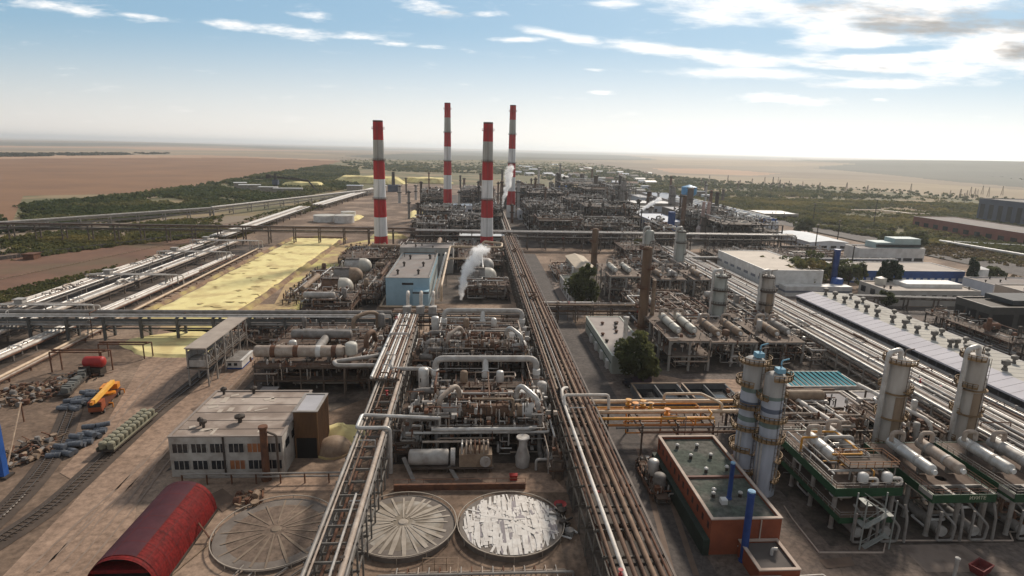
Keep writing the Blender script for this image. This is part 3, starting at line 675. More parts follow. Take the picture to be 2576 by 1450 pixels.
rack('pipe_rack','single white pipeline on low sleepers along the sulphur bed edge','pipe rack',(-135.5,118),(-141,400),3,[1.],
 [(1.,-.9,.5,cream),(1.,.5,.35,warm,0,.45),(1,1.2,.18,rust,0,.4)],9,rust,.35,girder=False,seed=34)
rack('pipe_rack','distant western pipe rack with pale pipes heading past the storage tanks','pipe rack',(-178,425),(-176,640),12,[5.],
 [(5,-5,.6,whitepipe),(5,-3.4,.6,silver),(5,-1.8,.5,whitepipe,.1,1),(5,0,.6,grey),(5,1.8,.6,warm),(5,3.6,.6,whitepipe,0,.8),(5,5,.5,silver)],18,steel,.7,seed=35)
rack('pipe_rack','farthest western pipe rack ending near the distant sulphur heaps','pipe rack',(-168,660),(-150,930),12,[5.],
 [(5,-5,.8,whitepipe),(5,-3,.8,silver),(5,0,.7,whitepipe),(5,3,.8,warm),(5,5,.7,silver)],25,steel,.9,seed=36)
for i,(y,xa,xb,zz) in enumerate([(236,-186,-146,6.2),(292,-185,-140,6.4),(356,-184,-142,6.6),(398,-184,-138,6.8)]):
    cb=T('pipe_crossover',['nearest pale crossover bridge over the western pipe racks','second pale crossover bridge over the western pipe racks','third pale crossover bridge over the western pipe racks','farthest pale crossover bridge over the western pipe racks'][i],'crossover',(xa,y,0))
    for k in range(4): build('pipe',MB().tube([(xa+k,y+k*.9,.5),(xa+k,y+k*.9,zz),(xb-k*3,y+k*.9,zz),(xb-k*3,y+k*.9,2)],.28+.06*(k%2),8),[whitepipe,silver,warm,lgrey][k],cb,True)
    for x in (xa+4,(xa+xb)/2,xb-8): build('trestle',MB().bar((x,y-.6,0),(x,y-.6,zz),.4).bar((x,y+3.4,0),(x,y+3.4,zz),.4).bar((x,y-.9,zz-.4),(x,y+3.7,zz-.4),.35),pale,cb)
    build('valve_house',MB().box(xa+8,xa+11,y+.2,y+2.8,zz+.4,zz+2).box(xa+7.6,xa+11.4,y-.2,y+3.2,zz+2,zz+2.2),lgrey,cb)
rack('conveyor_trestle','long thin overland conveyor trestle curving along the western scrub','conveyor',(-400,400),(-250,590),5,[3.6,6.6],[(6.6,0,1.0,lgrey),(3.6,1,.4,grey)],22,pale,.7,seed=37)
rack('conveyor_trestle','far end of the overland conveyor climbing towards the stacker','conveyor',(-250,590),(-132,905),5,[4.,7.],[(7,0,1.1,lgrey),(4,1,.5,grey)],26,pale,.8,seed=38)
# right hand diagonal racks
rack('pipe_rack','eastern pipe rack with many bare pipes beside the tall silver columns','pipe rack',(125.5,88),(128,392),11,[4.,7.],
 [(7,-5,.35,silver),(7,-4,.25,whitepipe),(7,-3,.4,warm,.1,1),(7,-2,.3,lgrey),(7,-1,.25,grey,0,.8),(7,0,.4,silver,.2,1,[.4]),(7,1.1,.3,whitepipe),(7,2.1,.25,rust,.3,.9),(7,3,.4,lgrey),(7,4.2,.3,warm),(7,5.1,.35,whitepipe),
  (4,-4,.4,brown),(4,-1.5,.4,grey),(4,1.5,.4,rust),(4,4,.4,grey)],7,pale,.4,clutter=50,seed=41)
rack('pipe_rack','pipe rack squeezed along the dark wall of the long white-roofed hall','pipe rack',(141.5,92),(143,396),8,[3.,4.6],
 [(4.6,-3.6,.35,whitepipe),(4.6,-2.7,.3,silver),(4.6,-1.8,.35,warm),(4.6,-.9,.25,grey),(4.6,0,.4,brown,0,1,[.35,.6]),(4.6,1.1,.3,whitepipe,.2,1),(4.6,2.1,.35,silver),(4.6,3.2,.3,warm),(3,-3,.4,brown),(3,0,.4,grey),(3,3,.4,rust)],7,steel,.35,clutter=44,seed=42)
rack('pipe_rack','grey pipe rack filling the strip between the two eastern racks','pipe rack',(133.5,118),(135,330),5,[4.4],
 [(4.4,-2.2,.3,silver),(4.4,-1.3,.35,brown),(4.4,-.4,.25,whitepipe,.1,1),(4.4,.5,.4,warm,0,1,[.5]),(4.4,1.4,.3,rust),(4.4,2.2,.3,silver)],8,steel,.35,clutter=40,seed=43)
rack('pipe_rack','dark lattice pipe rack leading from the far bridge into the distant plant','pipe rack',(92,425),(62,640),8,[9.],
 [(9,-3,.6,dark),(9,-1,.5,grey),(9,1,.6,brown),(9,3,.5,grey)],16,dark,.6,seed=44)
rack('pipe_rack','far narrow rack slanting away right of the far chimneys','pipe rack',(26,425),(30,900),6,[9.],
 [(9,-2,.6,grey),(9,0,.6,brown),(9,2,.6,warm)],22,dark,.7,seed=45)
# ------------------------------------------------------------------ yellow pipe bridge
yb=T('pipe_bridge','yellow and cream pipe bridge spanning the road to the twin columns','pipe bridge',(50,132,0))
for i,(y,z,r,m,x0,x1) in enumerate([(137.5,8.,.55,cream,29.5,69),(135.6,7.6,.22,yellow,30,68),(134.6,7.6,.18,orange,30,62),(133.4,7.8,.22,grey,40,68),(131.6,8.,.5,cream,30,60),(128.6,7.8,.34,yellow,30,58),(129.8,7.6,.2,orange,34,57),(127.2,6.2,.25,grey,34,70),(126,5.6,.3,brown,40,70)]):
    build('pipe',MB().tube([(x0,y,z+r),(x1,y,z+r)],r,10),m,yb,True)
build('bend_pipe',MB().tube([(60,131.6,8.5),(66.3,131.6,8.5),(66.3,125,8.2),(66.3,124.2,1)],.5,12,4),cream,yb,True)
build('expansion_loop',MB().tube([(48.5,137.5,8.6),(48.5,137.5,10.6),(58,137.5,10.6),(61.5,132.5,10.0),(61.5,132.5,7)],.34,10),cream,yb,True)
build('expansion_loop',MB().tube([(52,129,8.1),(57,129,8.1),(57.6,129,9.2),(57.6,131,9.2)],.22,8),yellow,yb,True)
for x in (31.5,40,48.5,57,65.5):
    m=MB()
    for y in (126.2,138.3): m.bar((x,y,0),(x,y,8.),.35)
    m.bar((x,125.6,7.6),(x,138.9,7.6),.3,.4).bar((x,125.6,5.4),(x,138.9,5.4),.3,.35); build('trestle',m,steel,yb)
for k,(x,y) in enumerate([(39,135.8),(40.2,133.8),(42.5,135.2),(44,133.6),(47,130.2)]):
    v=MB().lathe([(.35,0),(.75,.15),(.75,.5),(.35,.7),(.2,1.5),(.8,1.55),(.8,1.7),(.1,1.72)],(x,y,8.2),n=10)
    build('valve',v,[yellow,orange,yellow][k%3],yb)
build('pipe',MB().tube([(30.5,127.7,6.9),(58,127.7,6.9)],.3,10),mat('orange rusty pipe',(.55,.22,.06),(.32,.12,.04),.6),yb,True)
rnd=random.Random(9)
clutter_pipes(yb,36,66,126.5,137,7.5,10,14,rnd,.1,.2,[yellow,orange,cream,grey,warm])
# ------------------------------------------------------------------ sulphur bed, heaps
sulm=mat('sulphur crust',(.82,.73,.37),(.70,.59,.27),.95,0,.16,.3,c3=(.58,.46,.22),s3=.10,detail=12)
dsul=mat('dirty sulphur',(.52,.39,.21),(.30,.20,.12),.95,0,.2,.4,c3=(.55,.48,.18),s3=.05,detail=9)
berm=mat('berm earth',(.30,.20,.13),(.15,.09,.06),.95,0,.3,.4,c3=(.42,.33,.14),s3=.08,detail=8)
def mound(m,cx,cy,rx,ry,h,n=18,k=7,seed=1,flat=.0):
    rnd=random.Random(seed); b=len(m.v); ph=[rnd.uniform(0,6.3) for _ in range(6)]
    for i in range(k+1):
        f=i/k; s=(1-f)*(1-flat)+flat if i<k else 0.0
        if i==k: m.v.append((cx,cy,h*(1.0)));break
        for j in range(n):
            a=2*math.pi*j/n; w=1+.14*math.sin(2*a+ph[0])+.1*math.sin(3*a+ph[1])+.06*math.sin(5*a+ph[2]+f*2)
            z=h*(1-(1-f)**1.6 if not flat else min(1,f*1.6))*(1+.08*math.sin(4*a+ph[3]))
            m.v.append((cx+rx*s*w*math.cos(a),cy+ry*s*w*math.sin(a),z-.05))
    for i in range(k-1):
        for j in range(n): m.f.append((b+i*n+j,b+i*n+(j+1)%n,b+(i+1)*n+(j+1)%n,b+(i+1)*n+j))
    for j in range(n): m.f.append((b+(k-1)*n+j,b+(k-1)*n+(j+1)%n,len(m.v)-1))

    return m
t=T('sulphur_bed','long flat rectangular bed of bright yellow sulphur','sulphur bed',(-118,345,0))
nx_,ny_=22,80; m=MB(); rnd=random.Random(4)
for j in range(ny_+1):
    for i in range(nx_+1):
        x=-133+34.5*i/nx_+((math.sin(j*.7)*.6+math.sin(j*1.9+i)*.5+rnd.uniform(-.7,.7)) if i in(0,nx_) else 0); y=233+(222)*j/ny_
        m.v.append((x,y,.75+rnd.uniform(-.14,.14)+(.0 if 0<i<nx_ and 0<j<ny_ else -.75)))
for j in range(ny_):
    for i in range(nx_):
        a=j*(nx_+1)+i; m.f.append((a,a+1,a+nx_+2,a+nx_+1))
build('sulphur_crust',m,sulm,t,True)
fl=[MB(),MB()]
for k in range(64):
    x=rnd.uniform(-132,-100);y=rnd.uniform(236,453); w_=rnd.uniform(.6,3.2)*(1.6 if x<-124 else 1);h_=rnd.uniform(.3,1.5); n_=7
    fl[k%2].quad(*[(x+w_*math.cos(6.283*q/n_)*rnd.uniform(.5,1.2),y+h_*math.sin(6.283*q/n_)*rnd.uniform(.5,1.3),.95+.0008*k) for q in range(n_)])
for q,mm in zip(fl,(mat('brown crust fleck',(.55,.43,.20),(.40,.30,.14),.95,0,.6,.4),mat('ochre crust fleck',(.60,.48,.22),(.45,.34,.16),.95,0,.6,.4))): build('dirt_flecks',q,mm,t)['kind']='stuff'
def bermbar(pts,w,h): 
    m=MB(); P=[Vector((*p,0)) for p in pts]
    rnd=random.Random(8)
    for a,b in zip(P[:-1],P[1:]):
        d=(b-a).normalized(); n=Vector((d.y,-d.x,0)); k=max(1,int((b-a).length/6)); i0=len(m.v)
        for q in range(k+1):
            p=a.lerp(b,q/k); hh=h*rnd.uniform(.75,1.15); j=rnd.uniform(-.4,.4)
            for o,z in ((-w,-.05),(-w*.3+j,hh),(w*.3+j,hh),(w,-.05)): m.v.append(tuple(p+n*o+Vector((0,0,z))))
        for q in range(k):
            for o in range(3): m.f.append((i0+q*4+o,i0+q*4+o+1,i0+q*4+o+5,i0+q*4+o+4))
    return m
build('berm',bermbar([(-96.5,228),(-97,458)],2.2,1.6),berm,t); build('berm',bermbar([(-135.5,228),(-136,400),(-136,458)],1.8,1.1),berm,t); build('berm',bermbar([(-136,459),(-97,459)],2,1.4),berm,t)
sheet('sulphur_dust',[(430,770),(690,766),(760,640),(880,612),(950,600),(830,740),(740,800),(600,822),(520,850),(400,830)],.07,dsul)
tag(build('sulphur_patch',mound(MB(),-104,207,19,13,.9,flat=.8,seed=5),sulm),'low yellow sulphur spill under the long grey pipe bridge','sulphur heap')
tag(build('sulphur_heap',mound(MB(),-31.8,137.5,5.6,6.6,2.6,seed=7),sulm),'yellow sulphur heap beside the rusty tin annex','sulphur heap')
hs=T('hopper_shed','rounded dusty hopper cover slumped in front of yellow heap','hopper',(-32,129.5,0))
pr=[(4.2*math.cos(math.pi/2*k/6)+.05,3.4*math.sin(math.pi/2*k/6)) for k in range(7)]
build('cover',MB().lathe(pr,(-32,129.6,0),n=14),tan,hs,True); build('skirt',MB().lathe([(4.35,0),(4.35,.5),(4.2,.5)],(-32,129.6,0),n=14),dsul,hs)
for cx,cy,rx,ry,h,sd,lb in [(-195,1165,68,40,12,11,'largest far yellow sulphur heap left of the near chimney'),(-90,1210,48,34,9,12,'flat far yellow sulphur heap right of the near left chimney'),(-275,1010,34,20,8,13,'small far yellow sulphur heap beside the stacker boom'),(-118,585,10,26,2.2,14,'narrow yellow sulphur strip behind the near left chimney'),(-56,640,12,44,2.4,15,'streaky yellow sulphur strip leading to the tall far chimney'),(-66,470,13,14,2.6,16,'pale yellow sulphur heap at the foot of the left chimney')]:
    tag(build('sulphur_heap',mound(MB(),cx,cy,rx,ry,h,flat=.55,seed=sd),sulm),lb,'sulphur heap')
# ------------------------------------------------------------------ blue compressor building and grey hall behind it
bluew=mat('pale blue cladding',(.36,.52,.62),(.29,.43,.52),.55,0,.3,.5,spec=.3); roofg=mat('grey bitumen roof',(.30,.275,.265),(.21,.185,.175),.9,0,.15,.4,c3=(.25,.21,.19),s3=.08,detail=8)
creamw=mat('cream wall panels',(.52,.50,.45),(.38,.35,.3),.7,0,.4,.4)
t=building('compressor_building','pale blue industrial building with grey flat roof and vents, steam to its right','building' and -38.6,-19.2,262,326,12.6,bluew,roofg,wins=[('S',9.4,10.4,1,.26),('E',2.5,9.5,12,.55,creamw)],parapet=.5)
for x,y in [(-34.4,272),(-25,272.5),(-33.6,291),(-24.2,291),(-32.5,310),(-22.5,312)]:
    build('roof_vent',MB().lathe([(.45,12.1),(.45,13.6),(.8,13.7),(.8,14.1),(.2,14.6)],(x,y,0),n=10),dark,t)
build('lower_annex',MB().box(-26.2,-19.3,257.5,261.9,0,7.6),bluew,t); build('annex_band',MB().box(-26.3,-19.2,257.4,261.9,6.6,7.2),dkglass,t)
build('service_frame',MB().bar((-36,314,12.6),(-36,314,15),.3).bar((-20,314,12.6),(-20,314,15),.3).bar((-36,314,15),(-20,314,15),.35).bar((-20,314,15),(-20,324,15),.3).bar((-20,324,12.6),(-20,324,15),.3),dark,t)
building('grey_hall','wide grey flat hall directly behind the pale blue building','building' and -40.5,-11,332,350,14.5,mat('grey wall panels',(.40,.385,.37),(.3,.28,.26)),roofg,wins=[('S',10,11.5,9,.6)],nvent=5,seed=3)
# three swan-neck vents in front of the blue building
for i,x in enumerate((-24.6,-19.6,-15.0)):
    t=T('swan_neck_duct',['leftmost white swan-neck duct before the blue building','middle white swan-neck duct before the blue building','right white swan-neck duct before the blue building'][i],'duct',(x,224,0),'three swan neck ducts')
    build('duct',MB().tube([(x,226,14),(x,224,15.6),(x,222.5,15),(x,222.5,1)],.62,12,2),whitepipe,t,True); build('fan_box',MB().box(x-1.5,x+1.5,218.5,221.5,7.5,11),lgrey,t); build('stand',MB().bar((x-1.2,220,0),(x-1.2,220,7.5),.3).bar((x+1.2,220,0),(x+1.2,220,7.5),.3),steel,t)
# ------------------------------------------------------------------ sulphur recovery trains
def train(name,label,y,seed,variant=0):
    rnd=random.Random(seed); t=T(name,label,'process unit',(4,y,0)); X=4.
    z0=6.2
    # structural deck
    for yy in (y+8,y+14,y+20,y+27):
        m=MB()
        for x in (-10,-3,4,11,17.5): m.bar((x,yy,0),(x,yy,z0),.5)
        m.bar((-10.3,yy,z0-.3),(17.8,yy,z0-.3),.4,.6); build('frame',m,steel,t)
    build('deck',MB().box(-10.5,18,y+7.4,y+27.6,z0,z0+.2),deckm,t)
    m=MB(); rails_on(m,[(-10.4,y+27),(-10.4,y+7.6),(17.9,y+7.6),(17.9,y+27)],z0+.2,1.2,2.2,.09); build('railing',m,pale,t)
    build('upper_deck',MB().box(-4,13,y+21,y+27,z0+5,z0+5.2),deckg,t)
    for yy in (y+21.3,y+26.7):
        m=MB()
        for x in (-3.7,4.5,12.7): m.bar((x,yy,z0),(x,yy,z0+5),.35)
        build('frame',m,steel,t)
    m=MB(); rails_on(m,[(-4,y+27),(-4,y+21),(13,y+21),(13,y+27)],z0+5.2,1.2,2,.09); build('railing',m,rust,t)
    # two long horizontal furnaces
    for k,(yy,zz,rr) in enumerate(((y+13,z0+2.7,1.75),(y+19,z0+3.4,1.9))):
        for (a,b,m_,dome) in ((-8.6,-3.2,lgrey,1),(-3.2,9,brown if k==0 else rust,0),(9,13,tan,0),(13,17.6,silver,1)):
            l=b-a; c=(a+b)/2
            if dome: d=build('furnace_end',MB().drum((c+(.9 if a<0 else -.9),yy,zz),'x',l-.6,rr*1.02,20,.5),[lgrey,white][int(a>0)],t,True)
            else: build('furnace_shell',MB().lathe([(rr*.93,-l/2),(rr*.93,-l*.1),(rr,-l*.1),(rr,l*.1),(rr*.93,l*.1),(rr*.93,l/2)],(c,yy,zz),'x',20),m_,t,True)
        s=MB()
        for x in (-7,-1,5,11,16): s.box(x-.4,x+.4,yy-1.5,yy+1.5,z0+.2,zz-1)
        build('saddle',s,dconc,t)
    # box heaters between
    for x in (-1.2,3,7.2): build('burner_box',MB().box(x-1.5,x+1.5,y+15,y+17.4,z0+.2,z0+rnd.uniform(3,4.4)),rnd.choice([rust,brown,rust]),t)
    # arched over-lines
    for s in (-1,1):
        x=X+s*11.6
        build('arch_pipe',MB().tube([(x,y+11,z0+3.5),(x,y+11,z0+6.4),(x-s*3.6,y+15,z0+8.2),(x-s*4.6,y+16.5,z0+6.5),(x-s*4.6,y+16.5,z0+3)],.62,12,2.4),silver if s>0 else warm,t,True)
        build('down_pipe',MB().tube([(x+s*.4,y+10.2,z0+4),(x+s*.4,y+9.2,z0+1.5),(x+s*.4,y+8.4,1.2),(x+s*.4,y+5,1.2)],.55,10),grey,t,True)
    # big overhead header with three legs
    hy=y+31; hz=15.4
    build('header',MB().tube([(-9.6,hy-1,z0+2),(-9.6,hy,hz),(X+13.4-.2,hy,hz),(X+13.2,hy-1,z0+2)],.85,14,2.4),lgrey,t,True)
    build('header_leg',MB().tube([(X-.4,hy,hz),(X-.4,hy-2.2,hz-3),(X-.4,hy-3,z0+1)],.8,12),silver,t,True)
    build('header_leg',MB().tube([(X-.4,hy-3,z0+4),(X+2.2,hy-4.5,z0+4),(X+4.2,hy-6,z0+4)],.45,10),silver,t,True)
    for x in (-9.6,X-.4,X+13.2): build('insulation_band',MB().lathe([(1.0,z0+5.2),(1.0,z0+6.6)],(x,hy-1 if x!=X-.4 else hy-2.6,0),n=14),white,t)
    # curved grey ducts on the left flank
    for k in range(3):
        yy=y+9+k*6; zz=7.5+k*.8
        build('duct',MB().tube([(-8.8,yy,zz+1.5),(-14.4,yy,zz+1.5),(-14.8,yy-1.6,1.0)],.8,12,2.6),grey if k!=1 else lgrey,t,True)
    # silver exchanger standing on the left (seen gleaming), vertical stubs on the deck
    vessel(t,(-12.4,y+27,2),12.5,1.35,silver,'exchanger')
    for x in (X+3.2,X-6): vessel(t,(x,y+24,z0+5.2),3.4,.95,[silver,tan][int(x<0)],'vertical_drum')
    vessel(t,(X+14,y+23.5,1.),11,1.3,lgrey,'vertical_drum')
    # lower platform, equipment in the shade
    build('low_deck',MB().box(-9,16,y+9,y+26,2.8,2.95),deckg,t)
    for x,yy in ((-6,y+11),(1,y+11),(8,y+12),(14,y+12)): vessel(t,(x,yy,.2),5.2,1.1,rnd.choice([grey,brown,dark,lgrey]),'pump_vessel')
    clutter_pipes(t,-16,19,y+6.5,y+28,.8,z0+4.5,40,rnd,.12,.34)
    smallbore(t,-16,19,y+6,y+29,.5,z0+5,rnd,130,.11); smallbore(t,-10,17,y+7.6,y+27,z0,z0+5.5,rnd,110,.12)
    clutter_pipes(t,-9,17,y+8,y+29,z0+.5,z0+7,22,rnd,.14,.3,[rust,tan,brown,warm,lgrey],'deck_pipe')
    # front skid: drum and boxy machine
    if variant==0:
        build('skid_drum',MB().drum((-9.3,y+1.5,3.2),'x',8.2,1.75,20,.25),lgrey,t,True)
        build('skid_band',MB().lathe([(1.9,-.5),(1.9,.5)],(-4,y+1.5,3.2),'x',18),lgrey,t)
        build('skid_machine',MB().box(-2.6,4.6,y-.4,y+3.2,1.7,4.6).box(-.5,3.5,y+.2,y+2.6,4.6,5.4),tan,t)
        build('end_cover',MB().lathe([(1.2,0),(1.2,.5),(.6,.6)],(3.1,y-.9,3.1),'y',16),lgrey,t)
        s=MB()
        for x in (-13.4,-9.3,-5.2,-1.5,1.5,4.2):
            for yy in (y+.2,y+2.8): s.bar((x,yy,0),(x,yy,1.6),.3)
        s.box(-14.2,5,y-.6,y+3.6,1.35,1.6); build('skid_frame',s,steel,t)
        for k in range(7):
            x=-2+k*.95; build('manifold_pipe',MB().tube([(x,y+.3,4.6),(x,y+.3,6.2+rnd.uniform(-.5,.8)),(x,y+3.5,6.2),(x,y+6,4)],.2,8),rnd.choice([warm,silver,rust]),t,True)
        st=MB().bar((-14.8,y+1,3.4),(-12.2,y-3,0),.9,.15).bar((-4.8,y+.2,1.6),(-2.8,y-3,0),.9,.15); build('stair',st,grey,t)
        build('cone_vessel',MB().lathe([(1.5,0),(1.7,2.2),(.9,4.8),(.9,6.6),(1.5,6.8),(1.5,7.1)],(X+7.6,y+3,0),n=16),lgrey,t,True)
        build('pipe',MB().tube([(X+10.5,y+1,0),(X+10.5,y+1,2.6),(X+14,y+1,2.6),(X+14,y+4,2.6)],.3,8),lgrey,t,True)
        build('front_pipe',MB().tube([(-9,y+6.2,7.4),(X+9,y+6.2,7.4),(X+11,y+8,6.9)],.5,10),silver,t,True)
        build('lower_front_pipe',MB().tube([(-11,y+5,5.),(4,y+5,5.)],.28,8),warm,t,True)
    return t
train('sulphur_recovery_unit','nearest sulphur recovery unit with twin horizontal furnaces and front skid',119.,1,0)
train('sulphur_recovery_unit','second sulphur recovery unit under white header before the steaming drum',167.,2,1)
lp=T('expansion_loop','silver pipe loop hooking over the ladder-like rack before the nearest unit','pipe loop',(-20,122,0))
build('pipe',MB().tube([(-7,125,10.3),(-24.4,125,11.2),(-24.4,118.6,11.2),(-17.4,118.6,11.2),(-17.4,118.6,.5)],.42,12),silver,lp,True)
lp=T('expansion_loop','grey pipe elbow dropping off the shining bundle beside second unit','pipe loop',(-20,152,0))
build('pipe',MB().tube([(-21.8,160,12.4),(-21.8,152.5,11.6),(-11,152.5,11.6),(-10,154,8)],.55,12),lgrey,lp,True)
lp=T('expansion_loop','white hairpin pipe lying between left unit and the ladder rack','pipe loop',(-30,160,0))
build('pipe',MB().tube([(-24,165,11.8),(-25.,161,9.4),(-38,161,9.4),(-39.5,164,9.4),(-30,168,9.4),(-27,170,9.4)],.6,12),lgrey,lp,True)
build('support',MB().bar((-36,161,0),(-36,161,9),.35),steel,lp); build('support',MB().bar((-28,161,0),(-28,161,9),.35),steel,lp)
# third train: domed drums
def domedrum(label,x,y,z,r,l,me,mb,flip=1,group=None):
    t=T('domed_drum',label,'drum',(x,y,0),group)
    build('shell',MB().lathe([(.1,-l*.5-r*.3),(r*.7,-l*.5-r*.15),(r,-l*.5),(r,l*.3)],(x,y,z),'x' ,24),mb,t,True)
    pr=[(r*1.03*math.cos(math.pi/2*k/8)+.02,l*.3+r*.95*math.sin(math.pi/2*k/8)) for k in range(9)]; pr=[(r*1.03,l*.1)]+pr
    if flip<0: pr=[(a,-b) for a,b in pr][::-1]
    build('dome',MB().lathe(pr,(x,y,z),'x',28),me,t,True)
    s=MB()
    for q in (-.35,.0,.3):
        for w in (-.7,.7): s.bar((x+q*l,y+w*r,0),(x+q*l,y+w*r,z-r*.45),.45)
        s.bar((x+q*l,y-.75*r,z-r*.6),(x+q*l,y+.75*r,z-r*.6),.4,.5)
    build('stand',s,steel,t)
    build('vent_pipe',MB().tube([(x-l*.2,y-r*.2,z+r*.8),(x-l*.2,y-r*.2,z+r+3.2),(x-l*.2+.6,y-r*.2,z+r+3.6)],.4,10),whitepipe,t,True)
    m=MB(); g=[(x-l*.5,y-r*.5),(x+l*.1,y-r*.5),(x+l*.1,y+r*.5)]; m.box(x-l*.5,x+l*.1,y-r*.5,y+r*.5,z+r+.02,z+r+.14); rails_on(m,g,z+r+.14,1.1,2); build('walkway',m,steel,t)
    return t
dome_w=mat('off-white dome paint',(.62,.60,.55),(.42,.39,.34),.5,0,.3,.5)
domedrum('nearest white-domed drum beside the sulphur bed berm',-62,271,6.4,3.9,12,dome_w,brown)
domedrum('brown-domed drum in the middle of three beside sulphur bed',-61.5,293,6.8,3.9,12,tan,grey)
domedrum('farthest white-domed drum of three, greenish platform on its left',-61,316,7.2,3.9,12,dome_w,lgrey)
domedrum('white-domed drum half hidden by steam, nearer of the two',5,287,8.6,4.,10,dome_w,grey,1)
domedrum('grey-domed drum behind the steaming white dome',4.5,311,9.,4.,10,lgrey,grey,1)
hd=T('overhead_header','pale overhead pipe header with hooped end above the steaming dome','pipe header',(0,322,0))
build('pipe',MB().tube([(-14,262,2),(-14,262,9),(-12.5,326,16.5),(16,326,16.5),(16.5,334,17.5),(6,340,17.5),(5,336,14)],.6,12,3),cream,hd,True)
build('pipe',MB().tube([(-16.5,268,1.5),(-16.5,268,6),(-15,322,12.5),(-15,330,12.5),(-15,330,3)],.55,12,3),whitepipe,hd,True)
build('pipe',MB().tube([(-12,300,13.6),(-12,300,14.6),(3,300,14.6)],.45,10),cream,hd,True)
build('drop_leg',MB().tube([(5.,326,16.5),(5,322,13),(5,290,13.2),(5,286,12)],.4,10),silver,hd,True)
build('pipe',MB().tube([(-40.5,257,.7),(-17,257,.7)],.5,10),cream,hd,True); build('pipe',MB().tube([(-40.5,257,.7),(-41,300,.7),(-41,330,.7)],.45,10),cream,hd,True)
build('support',MB().bar((16,326,0),(16,326,16),.4),steel,hd); build('support',MB().bar((-13.5,300,0),(-13.5,300,12),.35),steel,hd); build('support',MB().bar((5,326,0),(5,326,16),.4),steel,hd)
# process structures around
unit('process_unit','low rusty pipework structure between near domed drum and grey bridge','process unit',-70,-50,240,262,[3.5,6.5],101,20,4,2,3,3)
unit('process_unit','brown pipework structure between the domed drums and blue building','process unit',-52,-42.5,262,330,[3,5.5],102,30,5,3,2,6,drummats=[brown,rust,tan])
unit('process_unit','rusty framework at the foot of left near chimney','process unit',-76,-44,340,380,[4,7],103,30,4,3,4,4,drummats=[brown,rust,tan])
unit('process_unit','dark framework around the steaming drum stand','process unit',-4,17,272,284,[3,6.5],104,22,4,2,4,2)
unit('process_unit','brown framework right of the hooped header behind the wide rack','process unit',-8,17.5,338,385,[4,8],105,36,5,4,3,5,drummats=[brown,tan,grey])
unit('process_unit','low brown pipe maze between second unit and the brown bridge','process unit',-13,17,200,215,[3,6],106,26,3,2,4,2)
unit('process_unit','low brown pipe alley between the yellow berm and the left process unit','process unit',-84,-64,205,236,[2.6],109,26,4,3,3,3,drummats=[brown,rust,tan],rail=False)
unit('process_unit','narrow rusty pipe alley just left of the nearest domed drum','process unit',-84,-72,262,330,[2.4],110,24,3,3,2,6,drummats=[brown,rust,tan],rail=False,pr=(.15,.35))
unit('process_unit','pipe-filled alley between ladder rack and nearest recovery unit','process unit',-17,-12,124,146,[2.6,5],111,22,2,1,1,3,drummats=[grey,brown])
unit('process_unit','pipe-filled alley between ladder rack and second recovery unit','process unit',-17.5,-12,170,196,[2.6,5],112,22,2,1,1,3,drummats=[grey,brown])
unit('process_unit','brown low pipework right of the left near chimney','process unit',-48,-30,355,405,[3,6],113,30,4,3,3,4,drummats=[brown,rust,tan])
unit('process_unit','equipment rows between the chimney feet and the far bridge','process unit',-28,4,356,402,[3,6.5],114,36,6,4,4,4,drummats=[brown,grey,tan])
unit('process_unit','rusty manifold strip along the left side of the wide rack','process unit',17.8,19.8,116,196,[2.4,4.6],115,30,1,0,1,9,rail=False,pr=(.1,.24))
unit('process_unit','dark frames beyond the far columns just before the far bridge','process unit',98,124,362,404,[4,8],116,30,6,3,3,4,drummats=[grey,lgrey,brown])
unit('process_unit','open frames behind the white hall in front of far bridge','process unit',160,198,366,404,[2.4,4.2],117,30,6,3,4,4,drummats=[grey,lgrey,brown])
unit('process_unit','dark frames between the pale shed and the white hall','process unit',206,248,366,410,[2.4,4.4],118,30,6,3,4,4,drummats=[grey,dark,brown],fm=dark)
unit('process_unit','low equipment rows on the brown yard left of rusty columns','process unit',46,60,305,345,[3],119,20,3,2,2,4,drummats=[tan,brown,white],rail=False)
# left unit with long drum
LU=unit('process_unit','two-storey left process unit with long pale drum, beside tin annex','process unit',-62,-30,165,204,[3.4,7.4],107,44,6,3,5,5,fm=steel,partial=1)
build('long_drum',MB().drum((-50.5,170.,10.4),'x',25,1.75,20,.4),warm,LU,True)
for x in (-58,-51.5,-45,-40.5): build('drum_band',MB().lathe([(1.85,-.7),(1.85,.7)],(x,170,10.4),'x',18),rust if x!=-45 else white,LU)
s=MB()
for x in (-60,-54,-48,-42): s.box(x-.4,x+.4,168.6,171.4,7.4,9.4)
build('saddle',s,dconc,LU)
build('end_dome',MB().drum((-35.6,170,11.2),'z',2.6,1.8,18,.5),dome_w,LU,True)
build('rear_drum',MB().drum((-48,186,10.6),'x',18,1.5,18,.4),grey,LU,True)
build('arch_pipe',MB().tube([(-40,196,8),(-40,196,13),(-36,200,14),(-33,203,13),(-33,203,1)],.7,12,2.4),tan,LU,True)
build('arch_pipe',MB().tube([(-33,180,8),(-33,180,12),(-31.5,184,12.6),(-31.5,188,8)],.8,12,2.4),brown,LU,True)
unit('process_unit','small brown pump structure at left edge of the ladder rack','process unit',-31.5,-26.5,166,200,[3.5,6.5],108,22,2,1,1,4)
sub=T('kiosk','small cream electrical kiosk in front of the left process unit','kiosk',(-57,160,0)); build('body',MB().box(-58.6,-54.6,159,161.4,0,2.6),creamw,sub); build('roof',MB().box(-58.9,-54.3,158.7,161.7,2.6,2.8),roofg,sub); build('door',MB().box(-57,-56,158.94,159.02,0.1,2.1),dark,sub)
